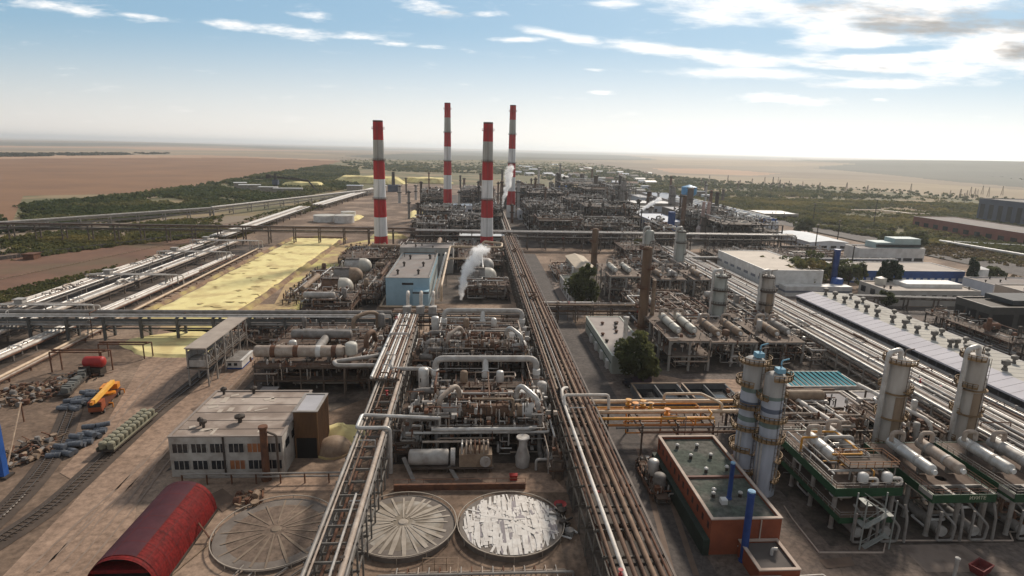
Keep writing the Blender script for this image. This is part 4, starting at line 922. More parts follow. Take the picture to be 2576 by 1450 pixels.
# ------------------------------------------------------------------ panel workshop, annex, posts
panelw=mat('stained white wall panels',(.56,.54,.51),(.30,.26,.23),.8,0,.35,.45,detail=9)
felt=mat('patched brown roofing felt',(.34,.275,.235),(.20,.155,.13),.95,0,.12,.4,c3=(.42,.35,.30),s3=.12,detail=9)
tin=mat('rusty corrugated tin',(.24,.13,.06),(.10,.055,.03),.8,.1,.5,.35,streak=1)
orangew=mat('orange curtain behind glass',(.42,.17,.07),(.25,.1,.05),.7,0,.6,.4)
t=building('workshop','two-storey workshop of stained white panels with patched brown roof','x' and -63.6,-40.2,119,143.5,9.2,panelw,felt,parapet=.05,trim=mat('roof edge',(.3,.25,.22)))
for i in range(6):
    x=-63+i*3.85
    for z0,z1 in ((1.7,3.7),(5.6,7.6)):
        f=build('window',MB().box(x,x+3.3,118.95,119.2,z0,z1),orangew if (i,z0) in ((4,5.6),(3,1.7)) else dkglass,t)
        m=MB()
        for k in range(4): m.box(x+k*1.06,x+k*1.06+.12,118.86,118.948,z0,z1)
        build('frame',m,panelw,f)
build('panel_joint',MB().box(-52.6,-52.2,118.82,118.94,.3,9.2),dark,t)
for i in range(5): build('window',MB().box(-40.4,-40.15,121+i*4.4,123.6+i*4.4,5.4,7.2),dkglass,t)
for x,y,s in [(-58.2,123.5,1),(-59.3,124.5,.8),(-51.4,126,1.5),(-61,141.5,1),(-54,142,1.2)]: build('roof_vent',MB().lathe([(.3*s,9),(.3*s,10.2),(.75*s,10.3),(.75*s,10.8),(.1,11.2)],(x,y,0),n=10),dark,t)
m=MB(); rnd=random.Random(3)
for k in range(16):
    x=rnd.uniform(-62.5,-44);y=rnd.uniform(121,141); m.rbox(x,y,9.16,9.21,rnd.uniform(.8,3),rnd.uniform(.5,1.3),rnd.choice([0,.5,1.57]))
for k in range(5): build('roof_seam',MB().box(-63.2,-40.6,122.6+k*4.2,122.78+k*4.2,9.155,9.19),dark,t)
build('roof_patches',m,mat('pale roof patch',(.5,.44,.38),(.38,.32,.27),.9),t)
t=building('tin_annex','rusty corrugated tin annex with smooth lilac-grey roof beside the workshop',-39.9,-34.6,126.4,136.6,11.3,tin,mat('lilac grey roof sheet',(.44,.43,.46),(.36,.35,.37),.6),cat='annex',parapet=.02)
m=MB()
for k in range(17): m.box(-39.8+k*.3,-39.7+k*.3,126.33,126.398,5.1,11.1)
for k in range(22): m.box(-34.598,-34.53,126.7+k*.44,126.86+k*.44,.1,11.1)
build('corrugation',m,mat('rusty tin rib',(.15,.075,.035),(.06,.035,.022),.85,0,.6,.3,streak=1),t)
build('doorway',MB().box(-39.5,-35,126.34,126.45,0,5.),mat('black opening',(.012,.01,.01)),t)
t=T('flue_stack','thick rusty brown flue stack at the workshop front corner','flue stack',(-43.4,117.4,0)); build('stack',MB().lathe([(1.1,0),(1.1,.6),(.8,.7),(.75,11.8),(.95,11.9),(.95,12.4),(.6,12.4)],(-43.4,117.4,0),n=16),rust,t,True); build('feed_pipe',MB().tube([(-41,118,1),(-41,118,10),(-42.7,117.6,11)],.25,8),steel,t,True)
t=T('pipe_fence','low rusty pipe run on stub posts before workshop and annex','pipe run',(-40,115.5,0))
for y,z in ((115.5,2.6),(116.2,1.4)): build('pipe',MB().tube([(-60,y,z),(-26,y,z)],.2,7),pale,t,True)
m=MB()
for x in range(-60,-25,5): m.bar((x,115.8,0),(x,115.8,2.6),.25)
build('posts',m,rust,t)
# ------------------------------------------------------------------ red barrel hangar
t=T('barrel_hangar','red arched corrugated hangar with dark skylight band in lower left corner','hangar',(-55,97,0))
hr=mat('red corrugated sheet',(.22,.015,.014),(.11,.011,.011),.75,0,.5,.25,spec=.15,detail=9,fine=1.6,crack=False); hd_=mat('dark plum roof sheet',(.085,.028,.036),(.055,.02,.027),.75,0,.3,.4,spec=.15)
hx0,hx1,hy0,hy1,hh=-60.2,-49.2,84.0,106.4,6.5
def arch(a0,a1,n,y0,y1,off=0.):
    m=MB(); cx=(hx0+hx1)/2; rx=(hx1-hx0)/2+off; nn=90
    for j in range(n+1):
        a=a0+(a1-a0)*j/n; c=math.cos(a); s=math.sin(a)
        for y in (y0,y1): m.v.append((cx+rx*c*(abs(c)**-.12 if abs(c)>.02 else 1),y,(hh+off)*s**.9 if s>0 else 0))
    for j in range(n): m.f.append((2*j,2*j+2,2*j+3,2*j+1))
    return m
build('shell',arch(0,math.pi,40,hy0,hy1),hr,t,True); build('skylight_band',arch(R(68),R(172),26,hy0+1.0,hy1-.1,.07),hd_,t,True)
m=MB()
for k in range(31):
    y=hy0+.35+k*.7; a=arch(0,math.pi,24,y,y+.12,.035); m.merge(a)
build('corrugation',m,hr,t,True)
m=MB()
for k in range(7): m.merge(arch(0,math.pi,24,hy0+1+k*3.4,hy0+1.1+k*3.4,.09))
for a in (28,52,68,100,134): m.merge(arch(R(a),R(a+.9),1,hy0+.2,hy1-.1,.095))
build('lap_seams',m,mat('dark red seam',(.13,.012,.014),(.07,.01,.01),.8),t)
cx=(hx0+hx1)/2
def endwall(y,z0=0,zmax=9):
    m=MB(); pts=[]
    for j in range(25):
        a=math.pi*j/24; c=math.cos(a);s=math.sin(a); pts.append((cx+(hx1-hx0)/2*.99*c*(abs(c)**-.12 if abs(c)>.02 else 1),y,min(zmax,max(z0,hh*.985*s**.9))))
    m.quad(*pts); return m
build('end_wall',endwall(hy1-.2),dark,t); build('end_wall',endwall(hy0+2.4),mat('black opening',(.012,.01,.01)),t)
build('canopy',MB().box(hx0+1.2,hx1-1.2,hy0+.1,hy0+2.3,3.9,4.5),hr,t)
build('base_wall',MB().box(hx0-.15,hx0+.1,hy0,hy1,0,.5).box(hx1-.1,hx1+.15,hy0,hy1,0,.5),dark,t)
build('brace',MB().bar((-49.3,99,2.4),(-46,96.5,.2),.22),rust,t)
# ------------------------------------------------------------------ buried tanks
ribm=mat('pale radial rib',(.42,.37,.32),(.28,.24,.20),.85,0,.5,.4)
def tank(label,cx,cy,r,roofm,h,rim,ribs,seed):
    rnd=random.Random(seed); t=T('buried_tank',label,'tank',(cx,cy,0),'three round buried tanks')
    build('wall',MB().lathe([(r+.05,0),(r+.05,h),(r-.3,h)],(cx,cy,0),n=48),dconc,t)
    build('roof',MB().lathe([(r-.32,h-.15),(r*.5,h+.25),(.1,h+.5)],(cx,cy,0),n=48),roofm,t,True)
    m=MB()
    for k in range(48):
        a,b=2*math.pi*k/48,2*math.pi*(k+1)/48; m.bar((cx+(r+.35)*math.cos(a),cy+(r+.35)*math.sin(a),h+rim),(cx+(r+.35)*math.cos(b),cy+(r+.35)*math.sin(b),h+rim),.16)
        if k%4==0: m.bar((cx+(r+.35)*math.cos(a),cy+(r+.35)*math.sin(a),0),(cx+(r+.35)*math.cos(a),cy+(r+.35)*math.sin(a),h+rim),.12)
    build('ring_pipe',m,ribm,t)
    if ribs:
        m=MB()
        for k in range(ribs):
            a=2*math.pi*k/ribs+rnd.uniform(-.05,.05); r0=rnd.uniform(1.2,2.5); r1=r*rnd.uniform(.86,.97); w=rnd.uniform(.12,.34)*(1.5 if ribs>20 else 1.)
            f=lambda q:h+.5-(q/r)*.62
            c,s=math.cos(a),math.sin(a); nx,ny=-s*w,c*w; b=len(m.v)
            for q,ww in ((r0,.35),(r*.55,1),(r1,.8)):
                for sg in (-1,1): m.v.append((cx+q*c+sg*nx*ww,cy+q*s+sg*ny*ww,f(q)+.12))
            m.f+=[(b,b+1,b+3,b+2),(b+2,b+3,b+5,b+4)]
        rm_=mat('faint earthy rib',(.25,.195,.15),(.17,.13,.10),.9) if ribs<20 else ribm
        build('radial_ribs',m,rm_,t); build('hub',MB().lathe([(1.0,h+.45),(.8,h+.62),(.2,h+.7)],(cx,cy,0),n=14),rm_,t)
    return t
tank('earth-brown round buried tank with faint radial ribs beside the red hangar',-35.6,98.8,10.6,mat('earthy tank roof',(.21,.155,.12),(.13,.095,.075),.95,0,.15,.4,detail=9,fine=.9,crack=False),.5,.5,18,1)
tank('round buried tank with pale starburst ribs between ladder rack and white tank',-12.6,99.6,9.6,mat('mossy tank roof',(.25,.215,.175),(.14,.115,.09),.95,0,.25,.35,c3=(.36,.33,.29),s3=.2,detail=9),1.0,.5,26,2)
t=tank('round buried tank covered in torn white sheets beside the wide pipe rack',7.6,99.3,9.7,mat('white patched tank roof',(.62,.59,.57),(.34,.30,.27),.85,0,.7,.3),1.1,.3,0,3)
rnd=random.Random(12); ms=[MB(),MB(),MB()]
for k in range(330):
    a=rnd.uniform(0,6.28); q=9.2*math.sqrt(rnd.random()); x=q*math.cos(a);y=q*math.sin(a); L_=rnd.uniform(1.5,7); w=rnd.uniform(.25,1.1); ang=rnd.gauss(1.58,.07) if k%9 else a
    mi=rnd.choice([0,0,0,0,0,0,0,1,2]); 
    if mi==2: w*=.35
    c,sn=math.cos(ang),math.sin(ang); P4=[]
    for u_,v_ in ((-L_/2,-w/2),(L_/2,-w/2*rnd.uniform(.4,1)),(L_/2*rnd.uniform(.8,1),w/2),(-L_/2,w/2*rnd.uniform(.5,1))):
        X_,Y_=x+c*u_-sn*v_,y+sn*u_+c*v_; h_=math.hypot(X_,Y_)
        if h_>9.35: X_,Y_=X_*9.35/h_,Y_*9.35/h_; h_=9.35
        P4.append((7.6+X_,99.3+Y_,1.68-.068*h_+.0006*k))
    ms[mi].quad(*P4)
for m,mm in zip(ms,(mat('torn white sheet',(.74,.72,.70),(.50,.46,.43),.8,0,.8,.3),mat('lilac torn sheet',(.33,.30,.32),(.22,.2,.21),.8),mat('black gap',(.22,.19,.17)))): build('torn_sheets',m,mm,t)['kind']='stuff'
t=T('retaining_wall','low rusty brown retaining wall behind the round tanks','wall',(-2,112.6,0)); build('wall',MB().box(-16,11.5,112.2,112.8,0,1.4),rust,t); m=MB(); rails_on(m,[(-16,113),(11.5,113)],0,2.2,3,.08); build('railing',m,rust,t)
t=T('cable_drum','dark red cable drum lying beside the torn white tank','cable drum',(17.8,105,0)); build('drum',MB().lathe([(1.3,0),(1.3,.2),(.6,.25),(.6,1),(1.3,1.05),(1.3,1.25)],(17.8,105,0),n=16),red,t)
t=T('red_box','small red fire box by the skid machine','box',(9.2,116,0)); build('body',MB().box(8.4,10,115.6,116.6,0,1.1),red,t); build('lid',MB().box(8.3,10.1,115.5,116.7,1.1,1.25),red,t)
# pipework frames along the bottom edge, pipe bundles on the ground
t=T('pipe_manifold','pale pipe manifold frame along the bottom edge before the round tanks','pipe manifold',(-2,84,0))
for y,z,r,x0,x1 in ((85.5,1.6,.16,-13,16),(84.,2.4,.22,-15,17),(82.6,1.,.3,-16,18),(81.6,1.8,.2,-6,20)): build('pipe',MB().tube([(x0,y,0),(x0,y,z),(x1,y,z),(x1,y,0)],r,8),[pale,warm,brown,silver][int(y)%4],t,True)
for k in range(16): build('branch_pipe',MB().tube([(-12+k*1.75,87.5,.2),(-12+k*1.75,86,2.2),(-12+k*1.75,81.5,2.2),(-12+k*1.75,81,0)],.11,6),[pale,rust,warm][k%3],t,True)
m=MB(); rails_on(m,[(-8,87.8),(-2,87.8),(-2,84)],0,2.6,1.6,.1); build('railing',m,tan,t)
rnd=random.Random(44); t=T('pipe_stack','loose grey pipes lying fanned out by the red hangar','pipe stack',(-34,86,0))
for k in range(15):
    x=-45+k*1.1; build('loose_pipe',MB().tube([(x+rnd.uniform(-1,1),rnd.uniform(79,82),.3+.1*(k%3)),(x+rnd.uniform(2,7),rnd.uniform(86.5,90),.3+.15*(k%3))],.13,6),rnd.choice([pale,grey,warm]),t,True)
t=T('ground_pipe','bent pale pipe snaking over earth beside the red hangar','pipe run',(-46,92,0)); build('pipe',MB().tube([(-50,86,.2),(-46.5,96,.2),(-45.6,103,.2),(-43,106,.2)],.16,6),tan,t,True)
# ------------------------------------------------------------------ loading gallery and yard on the left
t=T('loading_gallery','raised loading gallery with single slanted pale roof over the railway','loading gallery',(-80,184,0))
m=MB(); gx0,gx1,gy0,gy1=-82.0,-76.6,168.5,199
rb=[(gx0-.3,gy0-.8,11.8),(gx1+.3,gy0-.8,11.8),(gx1+.3,gy1+.8,11.8),(gx0-.3,gy1+.8,11.8)]
m.v+=rb+[(a,b,c+.3) for a,b,c in rb]; m.f+=[(3,2,1,0),(4,5,6,7),(0,1,5,4),(1,2,6,5),(2,3,7,6),(3,0,4,7)]; build('roof',m,mat('pale roof sheet',(.42,.36,.31),(.31,.26,.225),.8,0,.3,.4),t)
for k in range(6):
    y=gy0+(gy1-gy0)*k/5; m=MB()
    for x in (gx0,gx1): m.bar((x,y,0),(x,y,11.8),.4)
    m.bar((gx0,y,5.4),(gx1,y,5.4),.35,.5).bar((gx0,y,11.5),(gx1,y,11.5),.3); build('frame',m,pale,t)
build('deck',MB().box(gx0-.3,gx1+.3,gy0-.4,gy1+.4,5.6,5.8),deckg,t); m=MB(); rails_on(m,[(gx0,gy0),(gx1,gy0),(gx1,gy1),(gx0,gy1),(gx0,gy0)],5.8,1.3,2.2,.1); build('railing',m,pale,t)
for k in range(5):
    y=gy0+3+k*5.6; build('loading_arm',MB().tube([(gx1-.5,y,5.8),(gx1-.5,y,8.6),(gx1-3,y+1,8.6),(gx1-3,y+1,6)],.22,7),silver,t,True)
for k in range(5):
    y=gy0+(gy1-gy0)*k/5; y2=gy0+(gy1-gy0)*(k+1)/5
    build('brace',MB().bar((gx1,y,5.8),(gx1,y2,11.4),.16).bar((gx1,y2,5.8),(gx1,y,11.4),.16).bar((gx1,y,.2),(gx1,y2,5.3),.16),pale,t)
    build('side_screen',MB().box(gx0-.05,gx0+.05,y+.4,y2-.4,6.4,10.6),lgrey,t)
build('end_screen',MB().box(gx0+.4,gx1-.4,gy0-.08,gy0+.06,6.2,8.2),lgrey,t); build('hopper',MB().lathe([(.5,3.6),(2.2,5.2),(2.2,5.59)],((gx0+gx1)/2,gy0+4,0),n=8),grey,t); build('hopper',MB().lathe([(.5,3.6),(2.2,5.2),(2.2,5.59)],((gx0+gx1)/2,gy0+15,0),n=8),grey,t)
build('control_box',MB().box(gx0+.4,gx0+3,gy0+.5,gy0+4,5.8,8.6),grey,t); build('stair',MB().bar((gx1+.4,gy1-2,5.6),(gx1+3,gy1+5,0),1.2,.2),pale,t)
t=T('site_hut','low white mobile hut with blue skirt and dark roof by the gallery','hut',(-73.6,186,0)); hx,hy=-74,186
build('body',MB().box(hx-3.2,hx+1.6,hy-3.5,hy+6,.5,2.6),white,t); build('roof',MB().box(hx-3.4,hx+1.0,hy-3.7,hy+6.2,2.6,2.9),grey,t); build('skirt',MB().box(hx-3.25,hx+1.65,hy-3.55,hy+6.05,0,.5),blue,t)
for k in range(2): build('window',MB().box(hx-2.6+k*1.8,hx-1.6+k*1.8,hy-3.56,hy-3.49,1.2,2.1),dkglass,t)
build('roof_edge',MB().box(hx+1.05,hx+1.9,hy-3.6,hy+6.2,2.62,2.98),white,t)
def wheel(p,c,r,w,name='wheel',ax='x'):
    h=build(name,MB().lathe([(r*.6,-w/2),(r,-w/2+.05),(r,w/2-.05),(r*.6,w/2)],c,ax,14),mat('tyre rubber',(.02,.02,.02),(.012,.012,.012),.9),p)
    build('rim',MB().lathe([(r*.55,-w/2-.02),(r*.5,w/2+.02)],c,ax,10),grey,h); return h
# truck crane
t=T('truck_crane','orange-yellow truck crane with lowered boom parked beside the railway','truck crane',(0,0,0))
o=MB; 
build('chassis',MB().box(-1.25,1.25,-5.5,5.8,.75,1.25),mat('chassis brown',(.12,.04,.02)),t); build('cab',MB().box(-1.25,1.25,-7.2,-5.0,.8,2.9).box(-1.2,1.2,-7.4,-5.2,1.2,2.2),mat('cab red-brown',(.36,.09,.03),(.2,.05,.02)),t)
build('windscreen',MB().box(-1.1,1.1,-7.48,-7.42,1.9,2.7),dkglass,t)
for y in (-6,-1,3.4,4.8):
    for x in (-1.1,1.1): wheel(t,(x,y,.55),.55,.4)
build('turntable',MB().lathe([(1.2,1.25),(1.2,1.7)],(0,2.2,0),n=18),orange,t); build('crane_cab',MB().box(-1.3,-.35,.4,3.6,1.7,3.3),orange,t); build('counterweight',MB().box(-1.2,1.2,3.7,5.6,1.7,2.9),orange,t)
bm=build('boom',MB().bar((.35,4,3.4),(.35,-8.8,3.6),.75,.85),mat('boom yellow',(.88,.50,.10),(.7,.34,.05),.5),t); build('boom_section',MB().bar((.35,-8.8,3.6),(.35,-10,3.62),.5,.6),orange,bm)
for x in (-1.5,1.5):
    for y in (-3,5.2): build('outrigger',MB().bar((x*.6,y,1),(x*1.3,y,1),.25).bar((x*1.3,y,1),(x*1.3,y,0.05),.2),orange,t)
t.location=(-99,157.5,0); t.rotation_euler=(0,0,R(13)); t.scale=(1.25,1.15,1.25)
# tank wagon with dome rings on the rail
t=T('rail_wagon','old tank wagon loaded with two rows of pale ribbed tubs on rails','rail wagon',(-82.4,137.5,0))
wx,wy=-82.4,137.5
build('underframe',MB().box(wx-1.9,wx+1.9,wy-9.5,wy+9.5,1.1,1.6),dark,t)
for yy in (-7.2,-5.2,5.2,7.2):
    b=MB()
    for s in (-.8,.8): b.lathe([(.3,-.1),(.55,-.1),(.55,.1),(.3,.1)],(wx+s,wy+yy,.95),'x',12)
    build('wheelset',b,dark,t)
hop=mat('lime-dusted tub',(.30,.285,.21),(.16,.15,.11),.85,0,.6,.4)
for k in range(11):
    for s in (-1,1): build('tub',MB().lathe([(.1,1.6),(.8,1.65),(.85,2.9),(.6,3.2),(.1,3.25)],(wx+s*.92,wy-8.6+k*1.72,0),n=12),hop,t)
build('side_rail',MB().box(wx-2.,wx-1.85,wy-9.5,wy+9.5,1.6,2.0).box(wx+1.85,wx+2.,wy-9.5,wy+9.5,1.6,2.0),hop,t)
# flat truck / dark loaded wagon on the siding
t=T('flat_wagon','dark flat wagon carrying grey scrap plates on the siding','rail wagon',(-113.5,168,0)); fx,fy=-113.8,168
build('underframe',MB().rbox(fx,fy,.9,1.4,3.2,17,R(14)),dark,t); rnd=random.Random(6)
for k in range(16):
    q=-7+k*.93; build('load',MB().rbox(fx-q*math.sin(R(14))+rnd.uniform(-.3,.3),fy+q*math.cos(R(14)),1.4,1.9+rnd.random()*1.1,rnd.uniform(1.6,2.7),rnd.uniform(.6,1.1),R(14)+rnd.uniform(-.4,.4)),mat('grey scrap plate',(.17,.17,.16),(.08,.08,.075)),t)
for k in (-5.5,-4,4,5.5):
    b=MB()
    for s in (-.8,.8): b.lathe([(.3,-.1),(.55,-.1),(.55,.1),(.3,.1)],(fx+s-k*math.sin(R(14)),fy+k*math.cos(R(14)),.55),'x',12)
    build('wheelset',b,dark,t)
build('headboard',MB().rbox(fx-8.2*math.sin(R(14)),fy+8.2*math.cos(R(14)),1.4,3.4,3,.2,R(14)),dark,t)
# steel drums in rows
dr=T('steel_drum','blue-grey steel drum lying in the row beside the curved siding','drum',(0,0,0),'drums laid in rows beside the tracks')
bd=mat('blue grey drum paint',(.17,.185,.215),(.08,.088,.105),.5,.2,.7,.4)
build('shell',MB().lathe([(.1,-1.4),(.62,-1.38),(.62,-.5),(.68,-.47),(.68,-.4),(.62,-.37),(.62,.37),(.68,.4),(.68,.47),(.62,.5),(.62,1.38),(.1,1.4)],(0,0,.68),'x',14),bd,dr,True)
first=True
lab2='blue-grey steel drum lying in the row beside the truck crane'
for x0,y0,x1,y1,n in ((-93.4,127.5,-92.4,142.2,13),(-90.9,128.5,-89.9,141,11),(-104.6,152,-103.4,163,10),(-107.2,152.5,-106.6,163.5,9)):
    for k in range(n):
        x=x0+(x1-x0)*k/(n-1)+rnd.uniform(-.15,.15);y=y0+(y1-y0)*k/(n-1)
        if first: d=dr; d.location=(x,y,0); d.rotation_euler=(0,0,rnd.uniform(-.2,.2)); first=False
        else: d=copytree(dr,(x+rnd.uniform(-.35,.35),y+rnd.uniform(-.2,.2),(.9 if k%4==2 else 0)+rnd.uniform(0,.05)),rnd.uniform(-.5,.5))
        if y>150: d['label']=lab2
# gallows frames, red tank cart, blue post, scrap
def gantry(label,x0,x1,y,h,dx=0.,dy=0.):
    t=T('pipe_gantry',label,'pipe gantry',(x0,y,0)); m=MB()
    for x,yy in ((x0,y),(x1,y),(x0+1.6,y+2.2),(x1+1.6,y+2.2)): m.bar((x,yy,0),(x,yy,h),.3)
    m.bar((x0,y,h),(x1,y,h),.35).bar((x0+1.6,y+2.2,h),(x1+1.6,y+2.2,h),.35).bar((x0,y,h),(x0+1.6,y+2.2,h),.3).bar((x1,y,h),(x1+1.6,y+2.2,h),.3); build('frame',m,rust,t)
    build('pipe',MB().tube([(x0,y+1,h+.4),(x1+1,y+1,h+.4)],.3,8),rust,t,True); return t
gantry('rusty gallows frame standing behind the red fuel tank',-121,-107,192,5.); gantry('second rusty gallows frame left of the red fuel tank',-128,-113,180,6.5)
t=T('fuel_tank','bright red fuel tank on dark cradle amid rusty frames','fuel tank',(-114.5,178,0)); build('tank',MB().drum((-114.3,178.5,4.),'x',4.6,1.7,16),red,t,True); build('cradle',MB().box(-116.5,-112,177,180,0,2.4),dark,t)
t=T('gantry_post','leaning bright blue gantry post cut by the left frame edge','post',(-98.2,119.5,0)); build('post',MB().box(-98.9,-97.6,119,120.4,0,19.5),mat('bright blue paint',(.03,.11,.40),(.02,.07,.25),.5),t); build('foot',MB().box(-99.6,-96.9,118.4,121,0,.5),dark,t); build('side_hopper',MB().lathe([(2.2,0),(2.4,4),(1,6)],(-102.5,121,0),n=12),lgrey,t)
def debris(label,cx,cy,rx,ry,n,seed,mats,smax=2.2):
    rnd=random.Random(seed); t=T('scrap_heap',label,'scrap heap',(cx,cy,0))
    for mm in mats:
        m=MB()
        for k in range(n):
            a=rnd.uniform(0,6.28);q=math.sqrt(rnd.random()); x=cx+rx*q*math.cos(a);y=cy+ry*q*math.sin(a); z=rnd.uniform(0,1.6*(1-q))
            if rnd.random()<.62: m.bar((x,y,z+.2),(x+rnd.uniform(-3,3),y+rnd.uniform(-3,3),z+rnd.uniform(.1,1.2)),rnd.uniform(.12,.4))
            elif rnd.random()<.5: m.lathe([(.1,-.6),(rnd.uniform(.4,.9),-.6),(rnd.uniform(.4,.9),.6),(.1,.6)],(x,y,z+.6),rnd.choice('xyz'),10)
            else: m.rbox(x,y,z,z+rnd.uniform(.2,.7),rnd.uniform(.3,smax*.7),rnd.uniform(.3,smax*.7),rnd.uniform(0,3))
        build('scrap',m,mm,t)['kind']='stuff'
debris('jumbled scrap heap with pale pipe pieces beside the leaning blue post',-100.5,130,4.2,8,30,1,[rust,tan,grey,dark,brown])
debris('rusty scrap heap left of the flat wagon',-123,164,8,9,36,2,[rust,brown,dark,grey,tan])
debris('dark scrap strewn in front of the red fuel tank',-118,176,7,5,20,3,[dark,rust,grey])
debris('brown scrap strip under the outer white pipelines',-133,150,7,12,26,4,[rust,brown,tan])
debris('scattered pipe scrap between earth tank and red hangar',-44,110,3,4,10,6,[tan,rust])
debris('crumpled white sheet scrap beside the torn white tank',17,100.5,2.2,5,10,7,[white,grey,dark])
t=T('earth_pipe','long pale pipe lying slanted across the lower left yard','pipe run',(-97,123,0)); build('pipe',MB().tube([(-104,112,.6),(-99,122,1.5),(-112.5,146,5.2)],.2,6),tan,t,True); build('prop',MB().bar((-112.5,146,0),(-112.5,146,5.2),.25),rust,t)
t=T('kerb_pipe','thin white pipe along the curved siding in the lower left','pipe run',(-83,100,0)); build('pipe',MB().tube([(-90.5,96,.3),(-88.5,100,.3),(-88,106,.3),(-89,112.5,.3)],.13,6),pale,t,True)
# ------------------------------------------------------------------ brick control building and annex
brick=mat('red-orange painted brick',(.30,.085,.04),(.20,.055,.03),.8,0,.3,.45,detail=8); groof=mat('grey green roofing',(.105,.122,.105),(.075,.085,.072),.95,0,.2,.45,c3=(.125,.12,.105),s3=.2,spec=.1,fine=.9,crack=False)
coping=mat('pinkish coping stone',(.52,.42,.36),(.38,.3,.25),.8,0,.5,.5)
t=building('control_building','red-orange brick building with green-grey flat roof between road and twin columns','c' and 42.4,55.2,90.4,121.6,7.1,brick,groof,trim=coping,parapet=.55,wins=[('S',.2,2.6,1,.1),('W',4.6,5.9,12,.3,mat('dark brick niche',(.06,.025,.018),(.04,.018,.014)))])
build('green_skirt',MB().box(41.2,42.38,90.2,121.6,0,3.2),mat('dark green skirt',(.035,.05,.038),(.022,.03,.024)),t)
build('roof_step',MB().box(42.8,54.8,104.6,105.2,6.56,7.0),mat('brown roof kerb',(.16,.07,.05),(.1,.05,.04)),t)
for x,y in [(45.2,117),(49.6,117),(46.6,112.5),(51.,112.7),(47.8,107),(52.4,107.6),(46.4,99.5),(51,98.2),(45.8,98.2)]:
    v=build('roof_vent',MB().lathe([(.35,6.55),(.3,7.2),(.25,7.25)],(x,y,0),n=10),dark,t); build('cap',MB().lathe([(.45,7.35),(.4,7.6),(.1,7.75)],(x,y,0),n=10),silver,v)
build('roof_hatch',MB().box(46.4,47.5,95.6,96.8,6.55,7.5).box(46.7,47.2,95.9,96.3,7.5,7.56),white,t)
build('downpipe',MB().tube([(51.4,90.25,7),(51.4,90.25,.4)],.12,6),coping,t)
for x in (47.6,49.9): build('white_bracket',MB().box(x,x+.9,90.2,90.34,1.7,1.9).box(x+.3,x+.5,90.2,90.34,1.9,3),white,t)
t=building('brick_annex','low grey-roofed brick annex in front of the red-orange building','a' and 47.6,54.6,82.2,90.1,3.1,brick,mat('dark felt roof',(.12,.105,.10),(.085,.075,.07),.9,0,.2,.4),trim=coping,parapet=.3)
build('vent_elbow',MB().tube([(51.8,86.5,2.8),(51.8,86.5,4),(52.6,86.2,4.1)],.28,8),silver,t,True)
bluep=mat('blue flue paint',(.03,.07,.25),(.02,.045,.16),.5,0,.5,.4)
def flue(label,x,y,z0,z1,r,seed):
    t=T('blue_flue',label,'flue',(x,y,z0)); build('pipe',MB().lathe([(r*1.3,z0),(r*1.3,z0+.3),(r,z0+.4),(r,z1-.8),(r*1.08,z1-.75),(r*1.08,z1),(r*.8,z1)],(x,y,0),n=18),bluep,t,True)
    build('cap',MB().lathe([(r*1.0,z1+.003),(r*1.05,z1+.25),(.05,z1+.45)],(x,y,0),n=16),mat('pale blue cap',(.25,.42,.60),(.2,.32,.45)),t,True)
flue('tall thick blue flue pipe standing before the brick building',48.,88.6,0,13.6,.62,1); flue('slimmer blue flue pipe rising from the green-grey roof',48.6,97.6,6.5,13.9,.42,2)
t=T('pipe_manifold','white looped pipe manifold at bottom edge before brick annex','pipe manifold',(46,80,0))
for k in range(2): build('loop_pipe',MB().tube([(43.6+k*.9,78.5,.4),(43.6+k*.9,81.8-k*.7,2.2),(51.4-k*.9,81.8-k*.7,2.2),(52.2-k*.9,78.5,.4)],.22,8),[whitepipe,cream][k],t,True)
for k in range(3): build('branch_pipe',MB().tube([(45.5,79.2+k*.6,1.2+.1*k),(50.5,79.2+k*.6,1.2+.1*k)],.18,7),[warm,yellow,tan][k],t,True)
t=T('pipe_loop_frame','white rectangular pipe frame on the ground at the bottom edge','pipe frame',(58,84,0)); build('frame',MB().tube([(55.6,82.6,.3),(55.6,84.2,.3),(60.2,84.4,.3),(60.6,82.4,.3)],.12,6).tube([(56.4,82.6,.3),(56.4,83.6,.3),(59.4,83.7,.3)],.1,6),whitepipe,t)
unit('process_unit','rusty equipment row crowded beneath the brick building west wall','process unit',38.2,40.4,106,121,[1.4],201,12,2,1,1,4,rail=False,pr=(.08,.2),pz=.8)
# twin banded columns
bl=(.47,.49,.55);gb=(.17,.22,.20);gt=(.42,.40,.38);nv=(.12,.14,.19)
def twin(label,x,y,h,seed,off):
    st=[(0,bl),(h*.52+off,gb),(h*.56+off,bl),(h*.64+off,nv),(h*.675+off,bl),(h*.745+off,gb),(h*.775+off,gt)]
    c=column('twin_column',label,x,y,h,2.05,bands('twin column paint',st,h),riser=False,plats=6,seed=seed,group='twin banded columns',platm=mat('ochre platform',(.30,.19,.09),(.16,.1,.05)))
    for k in range(2): build('drop_pipe',MB().tube([(x-2.35+k*.2,y-1.1-k*.8,.5),(x-2.35+k*.2,y-1.1-k*.8,h*.5)],.22,8),lgrey,c,True)
    build('drop_pipe',MB().tube([(x+2.4,y-.8,.5),(x+2.4,y-.8,h*.8)],.16,8),pale,c,True)
    build('top_davit',MB().tube([(x+.9,y,h-.2),(x+.9,y,h+2.4),(x+2.4,y,h+2.8)],.14,6),mat('sky blue paint',(.22,.45,.62),(.16,.33,.45)),c); build('top_box',MB().box(x-.4,x+1.2,y-1.4,y+.2,h+.1,h+1.1),mat('sky blue paint',(.22,.45,.62)),c)
twin('left taller banded column of the blue-white pair beside yellow bridge',58.6,113.5,29.2,4,0.); twin('right lower banded column of the blue-white pair, nearest camera',61.7,110.3,27,6,1.2)
